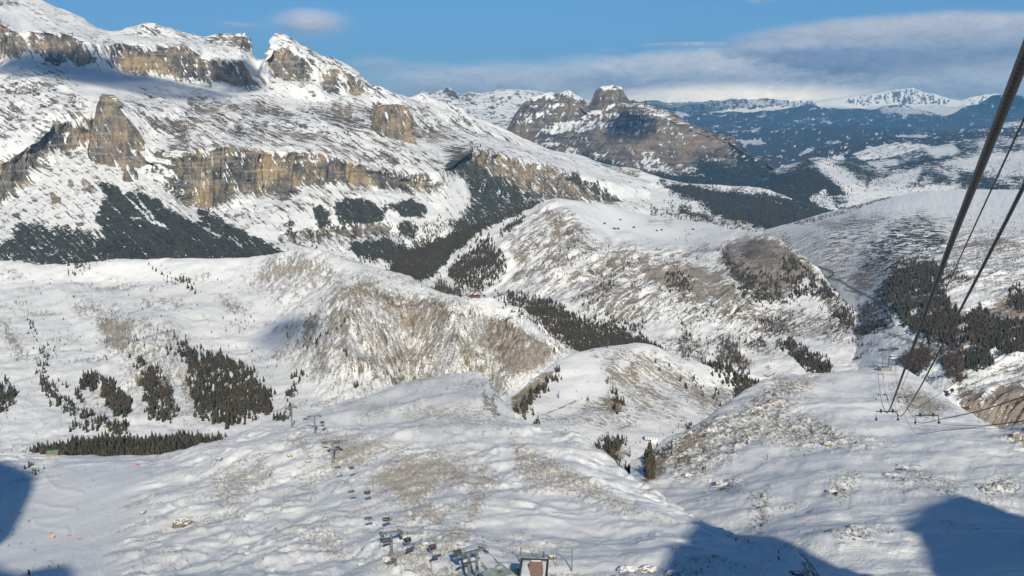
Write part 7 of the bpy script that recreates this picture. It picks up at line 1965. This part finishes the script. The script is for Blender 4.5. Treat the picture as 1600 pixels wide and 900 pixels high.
Geo().tube([(-1.6, 1.5, Hh), (-1.6, 1.5, Hh + 1.0)], 0.14, 6).obj('vent_pipe', M_DARK, rf)
Geo().box((-W2 / 2 - 1.2, -2, Hh - 1.6), (1.6, 8, 1.6)).obj('side_duct', M_DARK, t)

t = thing('lift_station', 'grey green shell of the chairlift top station at the bottom edge', 'lift station', (TW[0][0].x + 9.8, 281, -153.6), 0.55)
t.scale = (0.82, 0.82, 1)
zt = float(at(780, 884, 284)[2]) + 153
Geo().box((0, 0, zt / 2 - 3), (4, 6, zt + 2)).obj('column', M_CONC, t)
Geo().box((0, 0, zt - 1.2), (9.5, 13, 1.6), taper=0.86).obj('shell', M_GREY, t)
Geo().box((0, 0, zt - 0.05), (7.0, 10, 0.7), taper=0.8).obj('upper_shell', M_GREY, t)
Geo().box((0.5, 3.2, zt + 0.6), (3.0, 2.2, 0.8), taper=0.7).obj('motor_cover', M_GREY, t)
Geo().box((-1.2, -1.0, zt + 0.55), (1.4, 2.0, 0.6)).obj('hatch', M_STEEL, t)
for s in (-1, 1): Geo().tube([(s * 2.6, 6.0, zt - 0.6), (s * 3.0, 10.5, zt + 0.3)], 0.25, 6).obj('rope_guide', M_STEEL, t)

pts = [(813, 880, 854), (842, 876, 862), (869, 884, 862), (893, 893, 856)]
t = None
base = [G(a, b) for a, b, c_ in pts]
t = thing('wind_fence', 'tall wire wind fence with four posts behind the flat roof', 'fence', base[0])
tops = []
for (a, b, c_), g0 in zip(pts, base):
    tp = Vector(at(a + 1, c_, g0.y)); tops.append(tp)
    w = 0.16 if a in (842, 869) else 0.26
    Geo().tube([g0 - base[0] - Vector((0, 0, 1)), tp - base[0]], w, 6, w * 0.7).obj('post', M_STEEL, t)
ends = [(tops[0], base[0]), (tops[3], base[3])]
for hfrac in (1.0, 0.66, 0.33):
    A = base[0].lerp(tops[0], hfrac); B = base[3].lerp(tops[3], hfrac)
    Geo().tube(span([A - base[0], B - base[0]], 12, 0.02 * 1), 0.03, 4).obj('wire', M_ROPE, t)
for k in range(26):
    f = (k + 0.5) / 26
    A = tops[0].lerp(tops[3], f) - base[0]; B = base[0].lerp(base[3], f) - base[0]
    A.z -= 0.02 * 4 * f * (1 - f) * (tops[3] - tops[0]).length
    Geo().tube([A, A.lerp(B, 0.55)], 0.016, 4).obj('strand', M_STEEL, t)
for px, py, lb in ((850, 872, 'dark marker board standing behind the flat roof'),):
    p = G(px, py); o = Geo().box((0, 0, 1.2), (0.5, 0.12, 2.4)).tube([(0, 0.1, -0.4), (0, 0.1, 2.6)], 0.06, 6).obj('marker_board', M_DARK); o.location = p; tag(o, lb, 'marker board')
p = G(862, 874); t = thing('snow_covered_crate', 'weathered brown crate with snow on top by the fence', 'crate', p, 0.4)
Geo().box((0, 0, 0.7), (2.4, 1.6, 1.6)).obj('body', M_TANROCK, t); Geo().box((0, 0, 1.6), (2.5, 1.7, 0.25), taper=0.8).obj('snow_cap', M_SNOWTOP, t)

# ---- boulders
def boulder(px, py, r, label, mat, flat=0.6, seed=1, snow=0.45):
    p = G(px, py)
    bm = bmesh.new(); bmesh.ops.create_icosphere(bm, subdivisions=4, radius=1.0)
    co = np.array([v.co for v in bm.verts])
    n = fbm(co[:, 0] * 1.4 + seed, co[:, 1] * 1.4, co[:, 2] * 1.4, 4, 0.55)
    n2 = fbm(co[:, 0] * 3 + seed, co[:, 1] * 3, co[:, 2] * 4, 3, 0.5, True)
    sc = 1 + 0.45 * n + 0.10 * n2
    for v, k in zip(bm.verts, sc):
        v.co = v.co * float(k)
        v.co.x *= r * 1.35; v.co.y *= r; v.co.z *= r * flat
    me = bpy.data.meshes.new('boulder'); bm.to_mesh(me)
    bm.faces.ensure_lookup_table(); bm.normal_update()
    t = thing('boulder', label, 'boulder', p, 0, 'boulders in the snow')
    me.materials.append(mat)
    o = bpy.data.objects.new('rock', me); COL.objects.link(o); o.parent = t
    # snow cap: the upward faces lifted a little
    nb = [fc for fc in bm.faces if fc.normal.z < snow + 0.35 * float(perlin(np.array([fc.calc_center_median().x / (r * .5)]), np.array([fc.calc_center_median().y / (r * .5)]), np.array([seed]))[0]) + 0.18]
    bmesh.ops.delete(bm, geom=nb, context='FACES')
    for v in bm.verts: v.co += Vector((0, 0, 0.06 * r))
    m2 = bpy.data.meshes.new('snow_cap'); bm.to_mesh(m2); bm.free()
    m2.materials.append(M_SNOWTOP)
    for m_ in (me, m2): m_.polygons.foreach_set('use_smooth', np.ones(len(m_.polygons), bool))
    o2 = bpy.data.objects.new('snow_cap', m2); COL.objects.link(o2); o2.parent = t
BL = [(286, 816, 3.6, 'largest half buried tan boulder on the left of the shoulder', M_TANROCK, 0.75), (222, 801, 1.7, 'small dark boulder at the right edge of the piste', M_TANROCK, 0.5), (342, 718, 1.8, 'pale boulder high on the left shoulder', M_TANROCK, 0.7),
      (604, 876, 1.5, 'tan boulder at the foot of the second pylon', M_TANROCK, 0.8), (1127, 760, 3.4, 'tan block among the knoll rocks', M_TANROCK, 0.8), (1075, 745, 2.6, 'dark block at the left foot of the knoll', M_TANROCK, 0.9),
      (1242, 899, 1.7, 'dark boulder at the bottom edge in the shaded gully', M_DARK, 0.9), (1124, 754, 2.0, 'smaller block beside the tan block on the knoll', M_TANROCK, 0.8), (228, 824, 1.5, 'boulder cluster member at the piste edge, upper one', M_TANROCK, 0.6),
      (280, 858, 1.6, 'snowy rock low on the left shoulder', M_TANROCK, 0.6), (386, 866, 1.4, 'snowy rock in the hollow near the bottom', M_TANROCK, 0.6), (455, 712, 1.6, 'snowy rock left of the third pylon', M_TANROCK, 0.8), (480, 722, 1.3, 'small rock beside the third pylon foot', M_TANROCK, 0.8),
      (564, 882, 1.2, 'white capped rock left of the second pylon foot', M_TANROCK, 0.6), (663, 842, 1.2, 'white capped rock above the last lift span, left one', M_TANROCK, 0.6), (666, 850, 1.2, 'white capped rock above the last lift span, right one', M_TANROCK, 0.6),
      (981, 893, 2.6, 'rough snowy rock at the bottom edge beside the shadow, left one', M_TANROCK, 0.7), (1012, 892, 2.4, 'rough snowy rock at the bottom edge beside the shadow, right one', M_TANROCK, 0.7), (1050, 898, 2.0, 'dark rock inside the bottom shadow', M_TANROCK, 0.7),
      (1294, 695, 3.0, 'dark ochre crag on the knoll', M_TANROCK, 0.8), (1318, 693, 2.4, 'second ochre crag on the knoll, to the right', M_TANROCK, 0.8), (1213, 634, 3.6, 'dark crag with shrubs high on the knoll', M_TANROCK, 1.0), (1590, 684, 3.6, 'shaded crag at the right edge under the ropes', M_TANROCK, 1.0),
      (1415, 732, 1.8, 'dark rock above the right shadow', M_TANROCK, 0.7), (1300, 768, 2.2, 'tan rock slab on the bowl floor', M_TANROCK, 0.5), (1385, 742, 1.7, 'grey rock left of the dark rock above the shadow', M_TANROCK, 0.6)]
for k, (px, py, r, lb, m, fl) in enumerate(BL): boulder(px, py, r, lb, m, fl, seed=k * 3.1)

# ---- cable car: pylon, cabin, ropes and rope carriers
pb = G(1385, 579); H = float(at(1385, 548, pb.y)[2]) - pb.z
t = thing('cable_car_pylon', 'grey steel cable car pylon on the knoll', 'cable car pylon', pb, 0.33)
Geo().box((-4.5, 0, 1.5), (13, 7, 6)).obj('base', M_CONC, t)
for x, y in ((-5, -2.5), (-5, 2.5), (3.5, -2.5), (3.5, 2.5)): Geo().tube([(x, y, 0), (x * 0.9, y * 0.8, H)], 0.6, 6, 0.45).obj('leg', M_STEEL, t)
br = Geo()
for k in range(4):
    z0, z1 = 4 + k * (H - 5) / 4, 4 + (k + 1) * (H - 5) / 4
    br.tube([(-5, -2.4, z0), (3.5, -2.4, z1)], 0.16, 4).tube([(3.5, -2.4, z0), (-5, -2.4, z1)], 0.16, 4).tube([(-5, -2.4, z1), (3.5, -2.4, z1)], 0.18, 4)
br.obj('bracing', M_STEEL, t)
Geo().box((-0.5, 0, H + 0.6), (24, 3.2, 1.6)).obj('crossbeam', M_STEEL, t)
for x in (-10.5, -6, 6, 10.5):
    s = Geo().box((x, 0, H + 2.0), (0.9, 8.5, 0.7)); s.box((x, 0, H + 1.2), (0.5, 3, 1.2)); s.obj('rope_saddle', M_DARK, t)
rl = Geo()
for y in (-2.2, 2.2): rl.tube([(-12, y, H + 3), (11.5, y, H + 3)], 0.12, 4)
for k in range(13):
    for y in (-2.2, 2.2): rl.tube([(-12 + k * 1.95, y, H + 1.4), (-12 + k * 1.95, y, H + 3)], 0.09, 4)
rl.obj('railing', M_STEEL, t)
cp = Vector(at(1393.5, 556, pb.y - 6))
t = thing('cable_car_cabin', 'blue windowed cable car cabin hanging at the pylon', 'cable car cabin', cp, 0.33)
Geo().box((0, 0, -1.9), (5.0, 4.0, 1.2)).obj('lower_shell', M_WHITE, t); Geo().box((0, 0, -0.3), (4.8, 3.8, 2.1)).obj('window_band', M_GLASS, t); Geo().box((0, 0, 1.0), (5.1, 4.1, 0.5), taper=0.9).obj('roof', M_WHITE, t)
Geo().tube([(0, 0, 1.2), (0, 0, 5.5)], 0.25, 6).obj('hanger', M_STEEL, t); Geo().box((0, 0, 5.8), (0.7, 5, 0.6)).obj('carriage', M_DARK, t)

def smooth_path(pts, n=10):
    P = [Vector(at(*p)) for p in pts]; out = []
    for i in range(len(P) - 1):
        p0, p1, p2, p3 = P[max(i - 1, 0)], P[i], P[i + 1], P[min(i + 2, len(P) - 1)]
        l = (p2 - p1).length
        m1 = (p2 - p0).normalized() * l * 0.8; m2 = (p3 - p1).normalized() * l * 0.8
        for k in range(n):
            s = k / n
            out.append(p1 * (2 * s**3 - 3 * s * s + 1) + m1 * (s**3 - 2 * s * s + s) + p2 * (-2 * s**3 + 3 * s * s) + m2 * (s**3 - s * s))
    out.append(P[-1]); return out
RP = [
    (0.029, 10, [(1663, -70, 3.5), (1600, 90, 4.6), (1484, 385, 9.5), (1420, 560, 21), (1386, 645, 54), (1377, 624, 108), (1372.5, 589, 168), (1371, 547, pb.y)], 'thickest black track rope falling from the upper right corner'),
    (0.020, 10, [(1680, 110, 6.2), (1600, 290, 9), (1500, 485, 16), (1436, 608, 30), (1406, 650, 54), (1386, 624, 108), (1380, 589, 168), (1378, 547, pb.y)], 'second black track rope, entering at the right edge in mid picture'),
    (0.008, 6, [(1680, 20, 5.0), (1600, 186, 7), (1490, 425, 14), (1420, 580, 32), (1394, 634, 70), (1378, 596, 168), (1374.5, 549, pb.y)], 'thin rope running between the two thick track ropes'),
    (0.009, 6, [(1700, 470, 12), (1600, 533, 17), (1500, 593, 28), (1440, 634, 46), (1408, 648, 64), (1404, 612, 130), (1394, 549, pb.y)], 'thin rope climbing to the right edge above the farmhouse'),
    (0.017, 6, [(1700, 592, 14), (1600, 620, 20), (1530, 642, 30), (1470, 655, 42), (1436, 660, 56), (1412, 627, 108), (1400, 592, 168), (1397, 547, pb.y)], 'upper thick rope of the right hand bundle'),
    (0.014, 6, [(1700, 640, 18), (1600, 657, 24), (1530, 667, 34), (1480, 672, 46), (1430, 676, 60), (1407, 632, 108), (1393, 593, 168), (1390, 547, pb.y)], 'lower curved rope of the right hand bundle'),
    (0.008, 5, [(1700, 652, 20), (1600, 659, 26), (1520, 665, 36), (1466, 661, 54), (1430, 640, 80), (1405, 596, 168), (1395, 549, pb.y)], 'thin straight rope inside the right hand bundle'),
    (0.007, 5, [(1700, 672, 22), (1600, 670, 30), (1500, 669, 42), (1420, 661, 56), (1400, 640, 80), (1388, 592, 168), (1387, 549, pb.y)], 'thinnest rope at the bottom of the right hand bundle'),
]
for r, n, path, lb in RP:
    o = Geo().tube(smooth_path(path, 14), r, n).obj('track_rope', M_STRAND)
    for pl in o.data.polygons: pl.use_smooth = True
    tag(o, lb, 'cable', 'ropes of the cable car')
def carrier(lx, rx, ty, fy, d, label):
    A, B = Vector(at(lx, ty, d)), Vector(at(rx, ty, d)); a, b = Vector(at(lx, fy, d)), Vector(at(rx + 1, fy, d))
    o0 = A
    t = thing('rope_carrier', label, 'rope carrier', A, 0, 'rope carriers of the cable car')
    w = 0.05
    Geo().tube([a - o0, A - o0, B - o0, b - o0], w * 0.7, 5).obj('frame', M_DARK, t)
    for f in (0.22, 0.78):
        p = A.lerp(B, f) - o0; Geo().tube([p - Vector((0, 0, .06)), p + Vector((0, 0, .13))], w * 1.3, 6).obj('clamp', M_DARK, t)
    for p in (a, b): Geo().tube([p - o0 - Vector((.03, 0, .07)), p - o0 + Vector((.05, 0, .05))], w * 1.5, 6).obj('shoe', M_DARK, t)
carrier(1369, 1402, 643, 655, 54, 'largest rope carrier frame under the thick ropes')
carrier(1430, 1466, 649, 660, 54, 'rope carrier frame standing to the right of the largest one')
carrier(1369, 1386, 617, 624, 108, 'small rope carrier frame above the largest one')
carrier(1404, 1416, 621, 628, 108, 'small rope carrier frame above the right hand one')
carrier(1370, 1380, 585, 590, 168, 'tiny rope carrier frame just below the pylon')
# ------------------------------------------------------------------ air
def make_haze():
    x0, x1, y0, y1, z0, z1 = -41500, 41500, -2000, 42500, -1250, 2300
    v = [(x, y, z) for z in (z0, z1) for y in (y0, y1) for x in (x0, x1)]
    f = [(0, 2, 3, 1), (4, 5, 7, 6), (0, 1, 5, 4), (2, 6, 7, 3), (0, 4, 6, 2), (1, 3, 7, 5)]
    me = bpy.data.meshes.new('haze'); me.from_pydata(v, [], f)
    m = bpy.data.materials.new('haze_air'); m.use_nodes = True
    t = m.node_tree; t.nodes.clear()
    pv = t.nodes.new('ShaderNodeVolumePrincipled')
    pv.inputs['Color'].default_value = (0.20, 0.55, 1.0, 1)
    pv.inputs['Density'].default_value = 2.7e-5
    pv.inputs['Anisotropy'].default_value = 0.0
    o = t.nodes.new('ShaderNodeOutputMaterial'); t.links.new(pv.outputs[0], o.inputs['Volume'])
    me.materials.append(m)
    ob = bpy.data.objects.new('haze', me); COL.objects.link(ob); ob['kind'] = 'stuff'
    ob['label'] = 'thin blue mountain air over the whole valley'
make_haze()
